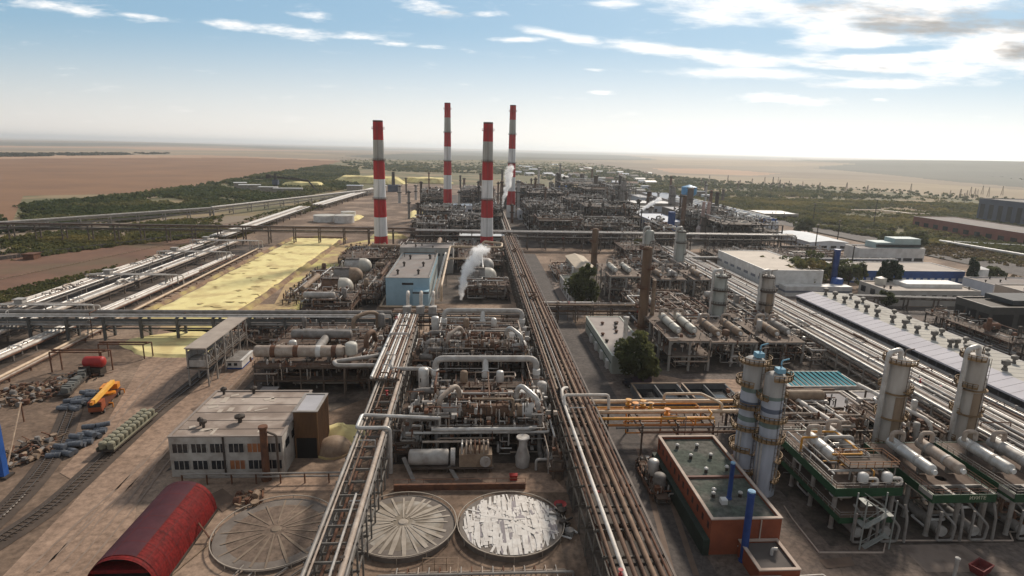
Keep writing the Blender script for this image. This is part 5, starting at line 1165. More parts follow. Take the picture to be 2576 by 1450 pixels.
# green edged platforms
gree=mat('dark green edge plate',(.018,.075,.03),(.012,.045,.02),.55,0,.5,.4)
def hoop(p,x,y,z,w,h,r,m,name='hoop_pipe',ax='x'):
    pts=[(x-w/2,y,z),(x-w/2,y,z+h),(x+w/2,y,z+h),(x+w/2,y,z)] if ax=='x' else [(x,y-w/2,z),(x,y-w/2,z+h),(x,y+w/2,z+h),(x,y+w/2,z)]
    build(name,MB().tube(pts,r,12,2.4),m,p,True)
def topdrum(p,x,y0,y1,z,r,m,m2,hoopm=None):
    l=y1-y0; d=build('drum',MB().drum((x,(y0+y1)/2,z),'y',l,r,18,.5),m,p,True)
    build('drum_band',MB().lathe([(r*1.06,-.3),(r*1.06,.3)],(x,y0+l*.3,z),'y',18),m2,d); build('drum_band',MB().lathe([(r*1.06,-.3),(r*1.06,.3)],(x,y0+l*.75,z),'y',18),m2,d)
    build('nozzle',MB().lathe([(r*.45,-.6),(r*.45,0),(r*.6,0),(r*.6,.3)],(x,y0-r*.4,z),'y',12),white,d)
    s=MB()
    for q in (.2,.8): s.box(x-r*.8,x+r*.8,y0+l*q-.25,y0+l*q+.25,z-r-.8,z-r*.6)
    build('saddle',s,dconc,d)
    if hoopm: hoop(p,x+r*.2,y1-1.2,z+r*.7,r*2.2,2.0,.45,hoopm,ax='x')
def greenplat(label,x0,x1,y0,y1,z,seed,low=True,drums=(),opening=None):
    rnd=random.Random(seed); t=T('green_platform',label,'process unit',((x0+x1)/2,y0,0)); 
    build('deck',MB().box(x0,x1,y0+(3.4 if opening else 0),y1,z-.15,z),deckm,t)
    e=1.6
    build('edge_plate',MB().box(x0-.15,x1+.15,y0-.15,y0-.003,z-e,z+.1).box(x0-.15,x1+.15,y1+.003,y1+.15,z-e,z+.1).box(x0-.15,x0-.003,y0,y1,z-e,z+.1).box(x1+.003,x1+.15,y0,y1,z-e,z+.1),gree,t)
    if opening:
        for k in range(4):
            x=x0+(x1-x0)*k/3; build('open_beam',MB().box(x-.3,x+.3,y0,y0+3.4,z-.9,z+.02),pale,t)
        build('open_beam',MB().box(x0,x1,y0+3.1,y0+3.39,z-.5,z+.03),pale,t)
    ys=[y0+1+(y1-y0-2)*k/3 for k in range(4)]
    for yy in ys:
        for xx in (x0+.8,(x0+x1)/2,x1-.8): build('post',MB().lathe([(.55,0),(.42,.4),(.42,z-1.15)],(xx,yy,0),n=10),pale,t)
    if low:
        zl=z*.5; build('low_deck',MB().box(x0-.2,x1-2.5,y0-2.6,y1-1,zl-.12,zl),deckm,t); build('low_edge_plate',MB().box(x0-.35,x1-2.35,y0-2.76,y0-2.603,zl-1,zl+.1).box(x0-.35,x0-.203,y0-2.6,y1-1,zl-1,zl+.1),gree,t)
        m=MB(); rails_on(m,[(x0-.2,y1-1),(x0-.2,y0-2.5),(x1-2.6,y0-2.5)],zl,1.2,1.8,.07); build('railing',m,pale,t)
    m=MB(); rails_on(m,[(x0,y1),(x0,y0),(x1,y0),(x1,y1)],z+.02,1.15,1.6,.07); build('railing',m,[rust,pale,rust][seed%3],t)
    for x,a,b,m1 in drums: topdrum(t,x,a,b,z+2.2,1.15,m1,lgrey,warm)
    clutter_pipes(t,x0,x1,y0+1,y1,.8,z-1.6,18,rnd,.14,.34)
    return t
A=greenplat('two-storey green-edged platform with zigzag stair beside the brick building',68.6,81.6,96.5,120.5,9.0,1,drums=[(72.6,104.5,113.5,silver),(78.4,107,116,lgrey)])
build('walkway_frame',MB().box(72.5,82.5,99.2,104.4,11.6,11.75),deckg,A)
m=MB(); rails_on(m,[(72.5,99.2),(82.5,99.2),(82.5,104.4),(72.5,104.4),(72.5,99.2)],11.75,1.2,1.5,.09); build('railing',m,mat('orange rusty rail',(.36,.16,.06),(.2,.08,.03)),A)
for x in (73,77.5,82): build('leg',MB().bar((x,99.5,9),(x,99.5,11.6),.2),pale,A); build('leg',MB().bar((x,104,9),(x,104,11.6),.2),pale,A)
for x in (74.8,79.6): vessel(A,(x,98.2,9.1),2.2,.95,white,'dome_vessel'); build('white_pipe',MB().tube([(x,97.6,10.4),(x+2.4,97.6,10.4),(x+2.4,97.2,9.3),(x+1,97.2,9.3)],.28,10),whitepipe,A,True)
rnd=random.Random(31); clutter_pipes(A,69,81,98,119.5,9.4,12.5,26,rnd,.1,.26,[rust,tan,warm,yellow,grey,silver])
hoop(A,77,110,10,6,2.6,.4,lgrey); hoop(A,80,116.5,9,3,3,.5,warm)
# zigzag stair tower
s=MB(); st=mat('galvanised stair',(.33,.345,.33),(.2,.205,.195),.6,.1)
X,Y=73.6,92.2
for k,(z0_,z1_) in enumerate(((0,2.3),(2.3,4.5),(4.5,6.8),(6.8,9.0))):
    a,b=(X-1.6,X+1.8) if k%2==0 else (X+1.8,X-1.6)
    yy=Y-.7 if k%2==0 else Y+.7
    s.bar((a,yy,z0_),(b,yy,z1_),1.0,.16)
    for o in (-.5,.5): s.bar((a,yy+o,z0_+1),(b,yy+o,z1_+1),.08)
    s.box(min(b,b+1.1*(1 if b>a else -1)),max(b,b+1.1*(1 if b>a else -1)),Y-1.3,Y+1.3,z1_-.1,z1_)
build('stair',s,st,A)
for x in (X-2.7,X+2.9):
    for y in (Y-1.3,Y+1.3): build('stair_post',MB().bar((x,y,0),(x,y,10),.2),st,A)
B=greenplat('middle green-edged platform with open front bays and faded lettering',85.6,97.8,93.6,113.5,9.2,2,low=False,drums=[(88.6,98.6,110,silver),(94.6,98.8,109.5,warm)],opening=True)
C=greenplat('right green-edged platform cut off by the picture edge',101.6,114,93.4,113.5,9.2,4,low=False,drums=[(104.6,98.6,110,silver),(110.6,98.8,109.5,lgrey)],opening=True)
try:
    cu=bpy.data.curves.new('lettering','FONT'); cu.body='ИУИТЕ'; cu.size=1.0; cu.extrude=.02; cu.align_x='CENTER'
    fo=bpy.data.objects.new('lettering_tmp',cu); COL.objects.link(fo); bpy.context.view_layer.update()
    me=bpy.data.meshes.new_from_object(fo.evaluated_get(bpy.context.evaluated_depsgraph_get())); bpy.data.objects.remove(fo)
    lo=bpy.data.objects.new('lettering',me); COL.objects.link(lo); me.materials.append(mat('pale lettering paint',(.62,.60,.46),(.5,.48,.36),.7)); lo.parent=B
    lo.location=(94.2-B.location.x,93.42-B.location.y,8.28); lo.rotation_euler=(R(90),0,0)
except Exception as e: print('text',e)
build('valve_ring',MB().lathe([(.8,9.02),(1,9.02),(1,9.2),(.8,9.2)],(91.4,99.2,0),n=16),dark,B)
for P_,xs in ((B,(88.4,94.8)),(C,(104.4,110.8)),(A,(72,77.5))):
    for x in xs:
        d=build('ground_exchanger',MB().drum((x,99.5,1.7),'y',11,.95,16,.4),grey,P_,True); build('end_cap',MB().lathe([(1.02,0),(1.02,.5),(.5,.8)],(x,93.2 if P_ is not A else 93.4,1.7),'y',16),lgrey,d)
        build('u_pipe',MB().tube([(x-1.6,92.4,6.5),(x-1.6,92.4,.5),(x+1.4,92.4,.5),(x+1.6,92.4,3.5),(x+.2,96,6)],.24,9),grey,P_,True)
        build('down_pipe',MB().tube([(x+2.6,93.2,7.6),(x+2.6,92.2,5.2),(x+2.6,92.0,.6)],.24,9),grey,P_,True)
t=T('kerb','thin pale kerb zigzagging round the feet of the green platforms','kerb',(80,90,0))
K=[G(*q) for q in [(1972,1275),(1995,1310),(2060,1392),(2222,1392),(2228,1362),(2548,1362),(2538,1340),(2620,1340)]]
m=MB()
for a,b in zip(K[:-1],K[1:]): m.bar((a[0],a[1],.12),(b[0],b[1],.12),.22,.26)
build('edge',m,coping,t)
t=T('skip_bin','dark red skip bin at the bottom right corner','skip bin',(0,0,0)); a=G(2465,1440)
m=MB(); m.v+=[(-1.4,-.9,0),(1.4,-.9,0),(1.4,.9,0),(-1.4,.9,0),(-1.9,-1.2,1.5),(1.9,-1.2,1.5),(1.9,1.2,1.5),(-1.9,1.2,1.5),(-1.7,-1.,1.5),(1.7,-1.,1.5),(1.7,1.,1.5),(-1.7,1.,1.5),(-1.3,-.8,.2),(1.3,-.8,.2),(1.3,.8,.2),(-1.3,.8,.2)]
m.f+=[(3,2,1,0),(12,13,14,15)]+[(k,(k+1)%4,4+(k+1)%4,4+k) for k in range(4)]+[(4+k,4+(k+1)%4,8+(k+1)%4,8+k) for k in range(4)]+[(8+k,8+(k+1)%4,12+(k+1)%4,12+k) for k in range(4)]
build('body',m,mat('dark red bin paint',(.20,.03,.03),(.11,.025,.025)),t); t.location=(a[0],a[1],0.04); t.rotation_euler=(0,0,R(25))
a=G(2400,1450); t=T('bollard_pipe','single grey vent pipe standing on the bottom right concrete','vent pipe',(a[0],a[1],0)); build('pipe',MB().lathe([(.3,0),(.3,3.2),(.42,3.25),(.42,3.6),(.1,3.8)],(a[0],a[1],0),n=12),lgrey,t,True)
# clutter right of the twin columns and beyond green platforms
unit('process_unit','dense warm pipework behind the green-edged platforms and twin columns','process unit',67,94,122,141,[4.5,8],203,60,4,3,5,3,drummats=[warm,lgrey,tan],pr=(.16,.4),fm=steel)
unit('process_unit','white pipework between the two big silver columns','process unit',98,112,118,138,[4,7],204,40,3,2,3,3,drummats=[silver,lgrey],pr=(.16,.42))
for i,(x0,x1,r) in enumerate(((79,88,.6),(82.5,90,.35),(103,112,.5))):
    t=T('slanting_pipe',['thick white pipe slanting down to the left silver column','thinner white pipe parallel to the thick slanting one','white pipe slanting towards the right silver column'][i],'pipe run',(x0,135,0)); build('pipe',MB().tube([(x0+2.,146,9.5),(x0+5.,124,9.5),(x0+5,122.5,8),(x0+5,122.5,1)],r,12),whitepipe,t,True)
    build('support',MB().bar((x0+2.5,143,0),(x0+2.5,143,9),.35),steel,t); build('support',MB().bar((x0+4.5,128,0),(x0+4.5,128,9),.35),steel,t)
# silver columns
colp=mat('weathered silver column',(.54,.51,.48),(.33,.28,.24),.6,.0,.35,.35,streak=1,detail=8); colb=mat('bare brown column lagging',(.21,.135,.085),(.105,.062,.04),.8,0,.4,.35,streak=1)
colg=mat('greenish silver column',(.47,.49,.46),(.32,.325,.30),.6,.0,.35,.4,streak=1)
for lb,x,y,h,r,m,sd in [('big near silver column with hooped riser and ochre platforms',96.5,121.5,26.2,2.25,colp,1),('second big near silver column nearest the right edge',116.3,123,26.5,2.25,colp,2),('greenish silver column with hooped riser in the middle rows',100.5,230,22.5,2.5,colg,3),('streaked silver column beside the greenish one in middle rows',120.3,230,22.5,2.5,colp,4),('left grey column of the far pair beyond concrete frames',102,337,26,2.5,colg,5),('right grey column of the far pair beyond concrete frames',121.4,338,26,2.5,colg,6)]:
    column('silver_column',lb,x,y,h,r,m,plats=4,seed=sd,platm=mat('ochre platform',(.30,.19,.09),(.16,.1,.05)) if y<200 else steel,pm=silver,side=-1,group='silver columns',strip=mat('tan lagging panel',(.36,.27,.19),(.2,.135,.09),.8,0,.4,.35,streak=1) if sd in (1,2,4) else None)
column('rusty_column','tall rusty brown column with bare pipe beside the mid concrete frames',63.6,211,36.5,1.75,colb,plats=5,seed=8,riser=False)
t=T('pale_duct','tall tan duct running up next to the rusty brown column','duct',(66.8,211,0)); build('duct',MB().tube([(66.9,210.5,.3),(66.9,210.5,24)],.75,12),tan,t,True); build('hanger',MB().box(65.8,66.9,210.7,211.2,18,18.4).box(65.8,66.9,210.7,211.2,8,8.4),steel,t)
column('rusty_column','shorter rusty brown column standing beyond the round tree',69.4,333,27,1.8,colb,plats=4,seed=9,riser=False)
# concrete frame rows with drums on top
framec=mat('pale concrete frame',(.36,.345,.33),(.24,.22,.20),.85,0,.3,.4)
def cframe(label,x0,x1,y0,y1,levels,nx,drums,seed,m=framec):
    t=unit('concrete_frame',label,'process unit',x0,x1,y0,y1,levels,seed,12,2,0,nx,3,fm=m,dm=mat('dusty deck slab',(.21,.16,.13),(.12,.09,.072),.9,0,.3,.4),postw=.65,partial=1,rail=False,pr=(.12,.28),pz=1.2)
    for x,a,b,mm in drums: topdrum(t,x,a,b,levels[-1]+1.9,1.35,mm,grey,warm)
    return t
lw=mat('dirty white drum',(.50,.49,.45),(.30,.28,.24),.5,.1,.5,.4)
cframe('near two-level concrete frame carrying two white-nosed drums beside rusty column',64.2,77.4,180.5,214,[5.4,10.4],2,[(68.2,186,203,lw),(73.6,186,203,lw)],301)
cframe('near single-level concrete frame in the middle, two bulky drums on top',80.2,96.6,187.5,214,[7.6],2,[(84.5,192,206,tan),(92.4,192,206,tan)],302)
cframe('near single-level concrete frame on the right with one hooped drum',100,113.2,187.5,212,[7.6],2,[(105.4,192,206,tan),(110.5,194,206,grey)],303)
cframe('far two-level concrete frame behind the round tree, white drums on top',65.4,80.6,273,305,[6,11.8],2,[(68.8,279,293,lw),(75.6,279,293,lw)],304)
cframe('far single-level concrete frame in the middle with hooped drums',90.2,105.4,283,306,[8.4],2,[(93.6,286,298,tan),(101.2,286,298,grey)],305)
cframe('far single-level concrete frame with one arch on the right',110,117.8,283,306,[8.4],1,[(113.8,286,298,tan)],306)
unit('process_unit','brown tangled pipework between the two rows of concrete frames','process unit',70,98,222,268,[2.6,4.5],307,56,3,4,4,5,drummats=[brown,tan,grey],pr=(.2,.45),rail=False)
unit('process_unit','grey pipework strip beside the greenish column','process unit',104,119,196,260,[3.5,6],308,44,3,4,2,7,drummats=[grey,lgrey,brown],pr=(.2,.42),rail=False)
unit('process_unit','far pipework tangle under the far grey column pair','process unit',84,120,310,345,[3.5,6.5],309,44,4,4,4,4,drummats=[grey,lgrey],pr=(.2,.45),rail=False)
unit('process_unit','shaded equipment under the right concrete frames beside eastern rack','process unit',114.5,120,184,222,[3.6],310,20,2,1,1,4,rail=False)
t=T('valve_cluster','pale twin valve tree before the middle concrete frame','valve tree',(88.8,184,0)); build('pipe',MB().tube([(86.6,184,.3),(86.6,184,3.8),(90,184,3.8),(90,184,.3)],.3,9),lgrey,t,True)
for x in (86.6,90): build('valve',MB().lathe([(.3,1.2),(.8,1.5),(.8,2),(.3,2.4)],(x,184,0),n=10),pale,t)
# cooling basins, slatted cooler, low roofs
def basin(label,x0,x1,y0,y1,h):
    t=T('basin',label,'basin',((x0+x1)/2,y0,0)); m=MB(); w=.4; cm=mat('blue grey concrete',(.17,.175,.18),(.10,.10,.105),.85,0,.4,.4)
    m.box(x0,x1,y0,y0+w,0,h).box(x0,x1,y1-w,y1,0,h).box(x0,x0+w,y0+w,y1-w,0,h).box(x1-w,x1,y0+w,y1-w,0,h).box((x0+x1)/2-.2,(x0+x1)/2+.2,y0+w,y1-w,0,h-.2)
    build('wall',m,cm,t); build('coping',MB().box(x0-.1,x1+.1,y1-w,y1+.1,h+.003,h+.2).box(x0-.1,x0+w,y0,y1-w,h+.003,h+.2),tan,t); build('water',MB().box(x0+w,x1-w,y0+w,y1-w,0.05,h*.35),mat('dark basin water',(.02,.022,.025),(.012,.013,.015),.15,spec=.5),t)
basin('left open concrete basin with dark water behind the yellow bridge',47.3,61.3,152.8,163.8,2.6); basin('right open concrete basin with dark water next to twin columns',62.6,76,152.8,163.8,2.6)
t=T('slatted_cooler','teal slatted cooler roof on short posts beyond the twin columns','cooler',(104,163,0)); build('base',MB().box(92.2,113.2,156,167.5,0,3.9),dark,t); build('frame',MB().box(92,113.4,155.7,155.99,3.6,4.9).box(92,113.4,167.5,167.8,3.6,4.9).box(92,92.3,156,167.5,3.6,4.9).box(113.1,113.4,156,167.5,3.6,4.9),lgrey,t)
teal=mat('teal slat',(.02,.21,.27),(.012,.12,.155),.75,0,.5,.4,spec=.1)
for k in range(13): build('slat',MB().bar((93+k*1.6,156.2,4.5),(94.+k*1.6-.2,167.3,4.9),.95,.14),teal,t)
for k in range(12): build('cross_member',MB().bar((93.9+k*1.6,156.2,4.3),(94.7+k*1.6-.1,167.3,4.5),.3,.2),grey,t)
for i,(x0,x1,lb) in enumerate(((91.5,107,'low flat lilac-grey roof directly before the teal slatted cooler'),(108.6,122,'low flat pale roof right of the lilac-grey roof before the eastern rack'))):
    t=building('low_building',lb,x0,x1,140.5,154.2,3.9,conc,mat('lilac grey flat roof',(.33,.31,.32),(.25,.235,.235),.9,0,.2,.4,detail=8),parapet=.03)
t=T('lorry','dark lorry parked under the round tree near the basins','lorry',(0,0,0)); lm=mat('dark lorry paint',(.035,.028,.035),(.022,.018,.022),.4)
build('cargo_body',MB().box(-1.2,1.2,-3.4,2.6,1.0,2.5),mat('lorry tarpaulin',(.06,.035,.05),(.04,.025,.035)),t); build('cab',MB().box(-1.15,1.15,2.8,4.6,.6,2.3).box(-1.1,1.1,4.6,5.2,.6,1.4),lm,t); build('chassis',MB().box(-.9,.9,-3.4,5,.55,.95),dark,t); build('windscreen',MB().box(-1,1,4.58,4.66,1.5,2.15),dkglass,t)
for y in (-2.6,-1.4,3.8):
    for x in (-1.05,1.05): wheel(t,(x,y,.5),.5,.35)
t.location=(51.3,168.2,.08); t.rotation_euler=(0,0,R(98))
# small white-green buildings along the road
mint=mat('pale mint wall',(.46,.49,.44),(.34,.35,.31),.7,0,.4,.4); pinkroof=mat('pinkish grey flat roof',(.40,.36,.34),(.30,.26,.245),.9,0,.2,.4,detail=8)
t=building('pump_house','small pale mint building with blotchy flat roof behind the large round tree','p' and 44.8,58.4,178,224,6.,mint,pinkroof,parapet=.04,trim=mint,wins=[('W',3,3.5,1,.95,mat('dark green band',(.03,.07,.05),(.02,.05,.035)))])
rnd=random.Random(5)
for k in range(12): build('roof_vent',MB().lathe([(.5,5.9),(.5,6.5),(.7,6.55),(.7,6.9),(.1,7.1)],(rnd.uniform(46,57),rnd.uniform(186,216),0),n=8),rust if k%2 else dark,t)
for k in range(4): build('wall_duct',MB().box(44.,44.78,182+k*9,184.4+k*9,.2,3.0),white,t)
t=T('white_flue','slim white flue rising from the mint building','flue',(52.5,196,0)); build('stack',MB().lathe([(.75,5.9),(.7,15.5),(1.0,15.6),(1.0,16.3),(.6,16.4)],(51.2,188,0),n=14),whitepipe,t,True)
t=building('switch_house','small white building with dark roof behind the smaller round tree','s' and 45.2,55,262,300,6.5,white,mat('dark green roof',(.09,.10,.095),(.06,.065,.06),.9),parapet=.2,wins=[('W',1,3,5,.35)])
build('white_post',MB().lathe([(.5,6.3),(.5,12)],(51,296,0),n=10),white,t)
building('annex_roof','wedge of cream sloping roof beside the rusty column','w' and 56,66,312,350,7.5,creamw,mat('cream roof',(.55,.47,.37),(.44,.37,.29),.8),pitch=1.6)
# ------------------------------------------------------------------ long white-roofed hall
lil=mat('lilac-grey roof sheet',(.63,.61,.655),(.54,.52,.56),.85,0,.12,.5,spec=.1); crm=mat('cream roof sheet',(.52,.50,.46),(.43,.41,.375),.85,0,.12,.5,spec=.1)
t=T('long_hall','very long hall with lilac-white roof and two rows of mushroom vents','hall',(160,200,0)); ly0,ly1=112,264
build('wall',MB().box(153,178.5,ly0,ly1,0,5.3),mat('dark hall wall',(.07,.065,.08),(.045,.042,.05),.7),t); build('white_band',MB().box(152.9,152.998,ly0,ly1,1.9,2.8),white,t)
m=MB(); pr=[(152.4,5.45),(160.3,7.3),(179,6.35)]; b=0
for (x,z) in pr: m.v+=[(x,ly0-.5,z),(x,ly1+.5,z)]
m.f=[(0,2,3,1)]; k=[(152.4,5.3),(160.3,7.1)]
build('roof',m,lil,t)
m=MB(); m.v=[(160.3,ly0-.5,7.3),(179,ly0-.5,6.35),(179,ly1+.5,6.35),(160.3,ly1+.5,7.3)]; m.f=[(0,1,2,3)]; build('roof',m,crm,t)
build('fascia',MB().box(152.35,152.5,ly0-.5,ly1+.5,4.9,5.44),lil,t); build('fascia',MB().box(178.9,179.1,ly0-.5,ly1+.5,5.5,6.38),lil,t)
for k in range(38): build('window',MB().box(152.93,152.997,ly0+1+k*4,ly0+4.4+k*4,3.2,4.7),dkglass,t)
g=MB(); g.v=[(153,ly1-.02,5.3),(178.5,ly1-.02,5.3),(178.5,ly1-.02,6.3),(160.3,ly1-.02,7.28)]; g.f=[(0,1,2,3)]; build('gable',g,white,t)
m=MB(); rnd=random.Random(2)
for k in range(40):
    y=ly0+2+k*3.85
    for (xa,za),(xb,zb) in (((152.5,5.47),(160.2,7.29)),((160.4,7.31),(178.8,6.38))): m.bar((xa,y,za+.02),(xb,y,zb+.02),.10,.05)
build('roof_seams',m,mat('roof seam',(.48,.46,.47),(.38,.365,.37),.8),t)
m=MB()
for k in range(26):
    x=rnd.uniform(161.5,176);y=rnd.uniform(ly0+4,ly1-6); z=lambda q:7.3-(q-160.3)*.0508+.04; w_,l_=rnd.uniform(.6,2.2),rnd.uniform(1,4)
    m.quad((x,y,z(x)),(x+w_,y,z(x+w_)),(x+w_,y+l_,z(x+w_)),(x,y+l_*rnd.uniform(.7,1),z(x)))
build('roof_patches',m,mat('roof patch',(.42,.39,.36),(.30,.275,.25),.9),t)['kind']='stuff'
vm=mat('grey mushroom vent',(.17,.16,.15),(.085,.08,.075),.6,.2,.6,.4)
def mush(x,y,z,s):
    build('roof_vent',MB().lathe([(.75*s,z-.2),(.62*s,z+.8*s),(.45*s,z+.85*s),(.45*s,z+1.4*s),(1.0*s,z+1.7*s),(1.05*s,z+2.7*s),(.5*s,z+3.0*s),(.05,z+3.05*s)],(x,y,0),n=12),vm,t,True)
for k in range(17):
    y=258.5-k*7.4; mush(163.2+.35*math.sin(k*2.3),y+.6*math.sin(k*1.7),7.15,1.12+.14*math.sin(k*3.1))
    if k==10: mush(165.4,y-.3,7.0,1.1)
for k in range(14): mush(172.5+.5*math.sin(k*2.9),254-k*9.3+.8*math.sin(k*1.3),6.45,.9+.12*math.sin(k*2.2))
# ------------------------------------------------------------------ buildings on the right
bluewl=mat('deep blue wall band',(.035,.10,.33),(.025,.07,.23),.6,0,.3,.5); bluish=mat('bluish white cladding',(.58,.61,.68),(.46,.49,.55),.6,0,.2,.5)
t=building('white_hall','white hall with beige roof and window strip beside the eastern pipe racks','w' and 150,181,291,352,12,white,mat('beige roof sheet',(.60,.53,.46),(.48,.42,.36),.8,0,.1,.5),parapet=.15,trim=white,wins=[('W',6.2,7.6,7,.6,mat('soft blue window',(.20,.22,.27),(.14,.155,.19),.3)),('S',2.6,4.2,1,.96,mat('soft blue window',(.2,.22,.27)))],nvent=0)
build('porch',MB().box(158,193,284,290.9,0,5.2),white,t); build('porch_band',MB().box(157.9,193.1,283.9,290.9,2.,3.),mat('soft blue window',(.2,.22,.27)),t)
t=building('office_block','white two-tier office block with green tinted rooftop level','o' and 264,311,387,404,8.8,white,roofg,trim=white,wins=[('S',.3,2.4,6,.8)])
build('upper_storey',MB().box(278,310,391,403,8.3,12.4).box(291,309.5,390.7,402,12.4,15.2),mat('pale aqua cladding',(.42,.52,.52),(.32,.40,.40),.6),t); build('shade_band',MB().box(277.9,310.1,390.5,390.9,9.2,11.2),dkglass,t)
building('blue_building','low blue walled building with pale roof behind the columnar conifers','b' and 214,282,318,345,7.,bluewl,mat('dusty pale roof',(.52,.46,.41),(.4,.35,.31),.9,0,.1,.4),parapet=.1,trim=white,wins=[('S',.9,3.0,16,.6,bluish)])
t=building('white_building','white flat building with cluttered roof in front of blue building','w' and 199,246,266,288,7.6,mat('off-white render',(.50,.48,.45),(.36,.33,.31),.8,0,.2,.4),mat('dusty pale roof',(.52,.46,.41),(.4,.35,.31),.9,0,.1,.4),parapet=.3,wins=[('W',3,6,3,.5),('S',3,5.5,9,.45)],nvent=9,seed=8)
build('roof_house',MB().box(214,243,274,284,7.35,9.2),white,t); build('roof_tank',MB().lathe([(2.6,7.4),(2.6,10.5),(.2,11.3)],(206,282,0),n=16),dome_w,t,True)
t=T('round_tank','small white cylindrical tank right of the blue building','tank',(291,322,0)); build('shell',MB().lathe([(4.6,0),(4.6,9),(.2,10.4)],(290,318,0),n=24),white,t,True)
building('tan_building','pale tan building at the right edge behind the dark cooling house','t' and 262,330,252,276,9,mat('tan render',(.50,.41,.34),(.38,.31,.255),.8,0,.2,.4),mat('dusty pale roof',(.52,.46,.41)),parapet=.3,nvent=6,wins=[('S',3,5.5,12,.4)])
building('grey_building','long low grey-roofed building at the right edge by tan building','g' and 268,340,283,303,7,bluish,roofg,parapet=.3,nvent=8,seed=12)
t=building('cooling_house','dark cooling house with slatted top at the right edge','c' and 197,240,207,224,15.2,mat('dark slatted cladding',(.075,.07,.065),(.045,.042,.04),.8,0,.6,.4),dark,parapet=.4,wins=[('S',6.5,12.4,4,.8,mat('black opening',(.012,.01,.01))),('W',6.5,12.4,3,.8,mat('black opening',(.012,.01,.01)))])
build('upper_box',MB().box(208,240,210,223,15.45,17.2),mat('dark slate sheet',(.06,.065,.07),(.04,.043,.047)),t); build('grey_box',MB().box(214,236,204,206.95,11,17.8),mat('lilac grey roof sheet',(.44,.43,.46)),t)
unit('process_unit','dark piping frame below the cooling house at right edge','process unit',187,196.5,186,226,[4,8],401,30,3,1,2,5,drummats=[dark,rust],fm=dark)
building('blue_shed','long pale shed with blue trim and rooftop vents far right','b' and 256,286,434,492,5.4,bluish,mat('pale blue roof',(.62,.66,.70),(.5,.53,.57),.7),pitch=1.3,nvent=0,wins=[('S',1,3,4,.6),('W',1,2.6,14,.5)])
t=T('blue_tower_flue','dark blue flue tower standing by trees behind the long hall','flue',(195,305,0)); build('pipe',MB().lathe([(1.9,0),(1.6,.6),(1.6,20.6),(1.8,20.7),(1.8,21.4),(1.2,21.5)],(194.5,303,0),n=18),bluep,t,True); build('ladder',MB().box(192.4,192.7,302.7,303.3,1,20),steel,t)
t=T('blue_bin','squat bright blue bin silo at the foot of the flue tower','silo',(189,293,0)); build('shell',MB().lathe([(2.9,0),(2.9,7.4),(2.5,8)],(189.5,292,0),n=20),mat('bright blue paint',(.03,.11,.40)),t,True)
t=building('cooler_house','long air-cooler house with blue cladding and rows of white fans','c' and 244,283,540,868,11.5,mat('dusky wall',(.36,.32,.31),(.27,.24,.235),.8),mat('blue grey deck',(.22,.27,.34),(.15,.19,.25),.7),parapet=.2)
build('blue_gable',MB().box(262,283.1,539.7,539.99,0,11.6).box(255,262,539.75,539.99,7.5,11.6),mat('bright blue paint',(.03,.11,.40)),t); build('white_corner',MB().box(272,283.2,536.5,539.6,0,9.5),bluish,t); build('pink_wall',MB().box(243.9,255,539.7,539.99,0,11.6),mat('pinkish cladding',(.52,.46,.45),(.42,.37,.36)),t)
for k in range(34):
    for x in (250,259,268,277): build('fan',MB().lathe([(2.6,11.3),(2.3,13.2),(2.1,13.2)],(x,546+k*9.4,0),n=10),white if (k+x)%3 else bluish,t) if len(t.children)<98 else None
building('lab_building','white blue-trimmed building with tall blue stack behind the far bridge','l' and 156,183,505,575,11,white,bluish,trim=bluewl,parapet=.2,wins=[('S',3,8,5,.6,bluewl),('W',5,8.5,8,.45,bluewl)],nvent=7,seed=4)
t=T('blue_stack','square deep blue stack beside the white blue-trimmed building','stack',(171,500,0)); build('shaft',MB().lathe([(3.2,0),(3.1,19.5),(2.6,19.5)],(170,502,0),n=4),bluewl,t); build('cap',MB().box(167.6,172.4,499.6,504.4,19.51,20.1),bluewl,t)
t=T('water_tower','sky blue water tower tank on legs left of long cooler house','water tower',(281,770,0)); 
for a in range(6): build('leg',MB().bar((281+7*math.cos(a),770+7*math.sin(a),0),(281+5*math.cos(a),770+5*math.sin(a),15),1.0),steel,t)
build('tank',MB().lathe([(5,13),(9.5,17),(10,26),(.3,29)],(281,770,0),n=18),mat('sky blue tank paint',(.05,.27,.52),(.04,.2,.4),.5),t,True)
for i,(x0,x1,y0,y1,h,wm_,rm_,lb) in enumerate([(-22,22,640,668,9,bluish,mat('blue grey deck',(.22,.27,.34)),'pale blue hall between the bases of the two far chimneys'),(46,62,596,622,9,bluish,white,'small white block just right of the far right chimney'),(92,160,890,915,11,bluish,mat('pale blue roof',(.62,.66,.7)),'long pale blue warehouse with blue tower box in the far plant'),(150,185,640,690,9,dconc,mat('grey sheet roof',(.4,.4,.42),(.3,.3,.32)),'grey sheet-roofed shed amid the far columns'),(205,232,560,640,12,dconc,mat('grey sheet roof',(.4,.4,.42)),'tall grey shed left of the long cooler house'),(190,240,700,740,10,conc,white,'pale block with white roof behind the far columns'),(-10,24,432,450,7,mat('pale aqua cladding',(.42,.52,.52)),mat('pale blue roof',(.62,.66,.7)),'aqua block directly behind right near chimney'),(320,360,640,680,6,conc,white,'lone pale shed in the right hand scrub'),(225,262,800,860,9,bluish,mat('grey sheet roof',(.4,.4,.42)),'white-roofed shed behind the sky blue water tower'),(60,90,960,985,8,conc,white,'far white shed at the back edge of the plant')]):
    bd_=building('plant_building',lb,x0,x1,y0,y1,h,wm_,rm_,parapet=.2,nvent=3,seed=i,wins=[('S',2,h*.6,6,.5)])
    if i==2: build('tower_box',MB().box(128,140,887,905,11,17),mat('bright blue paint',(.03,.11,.40)),bd_)
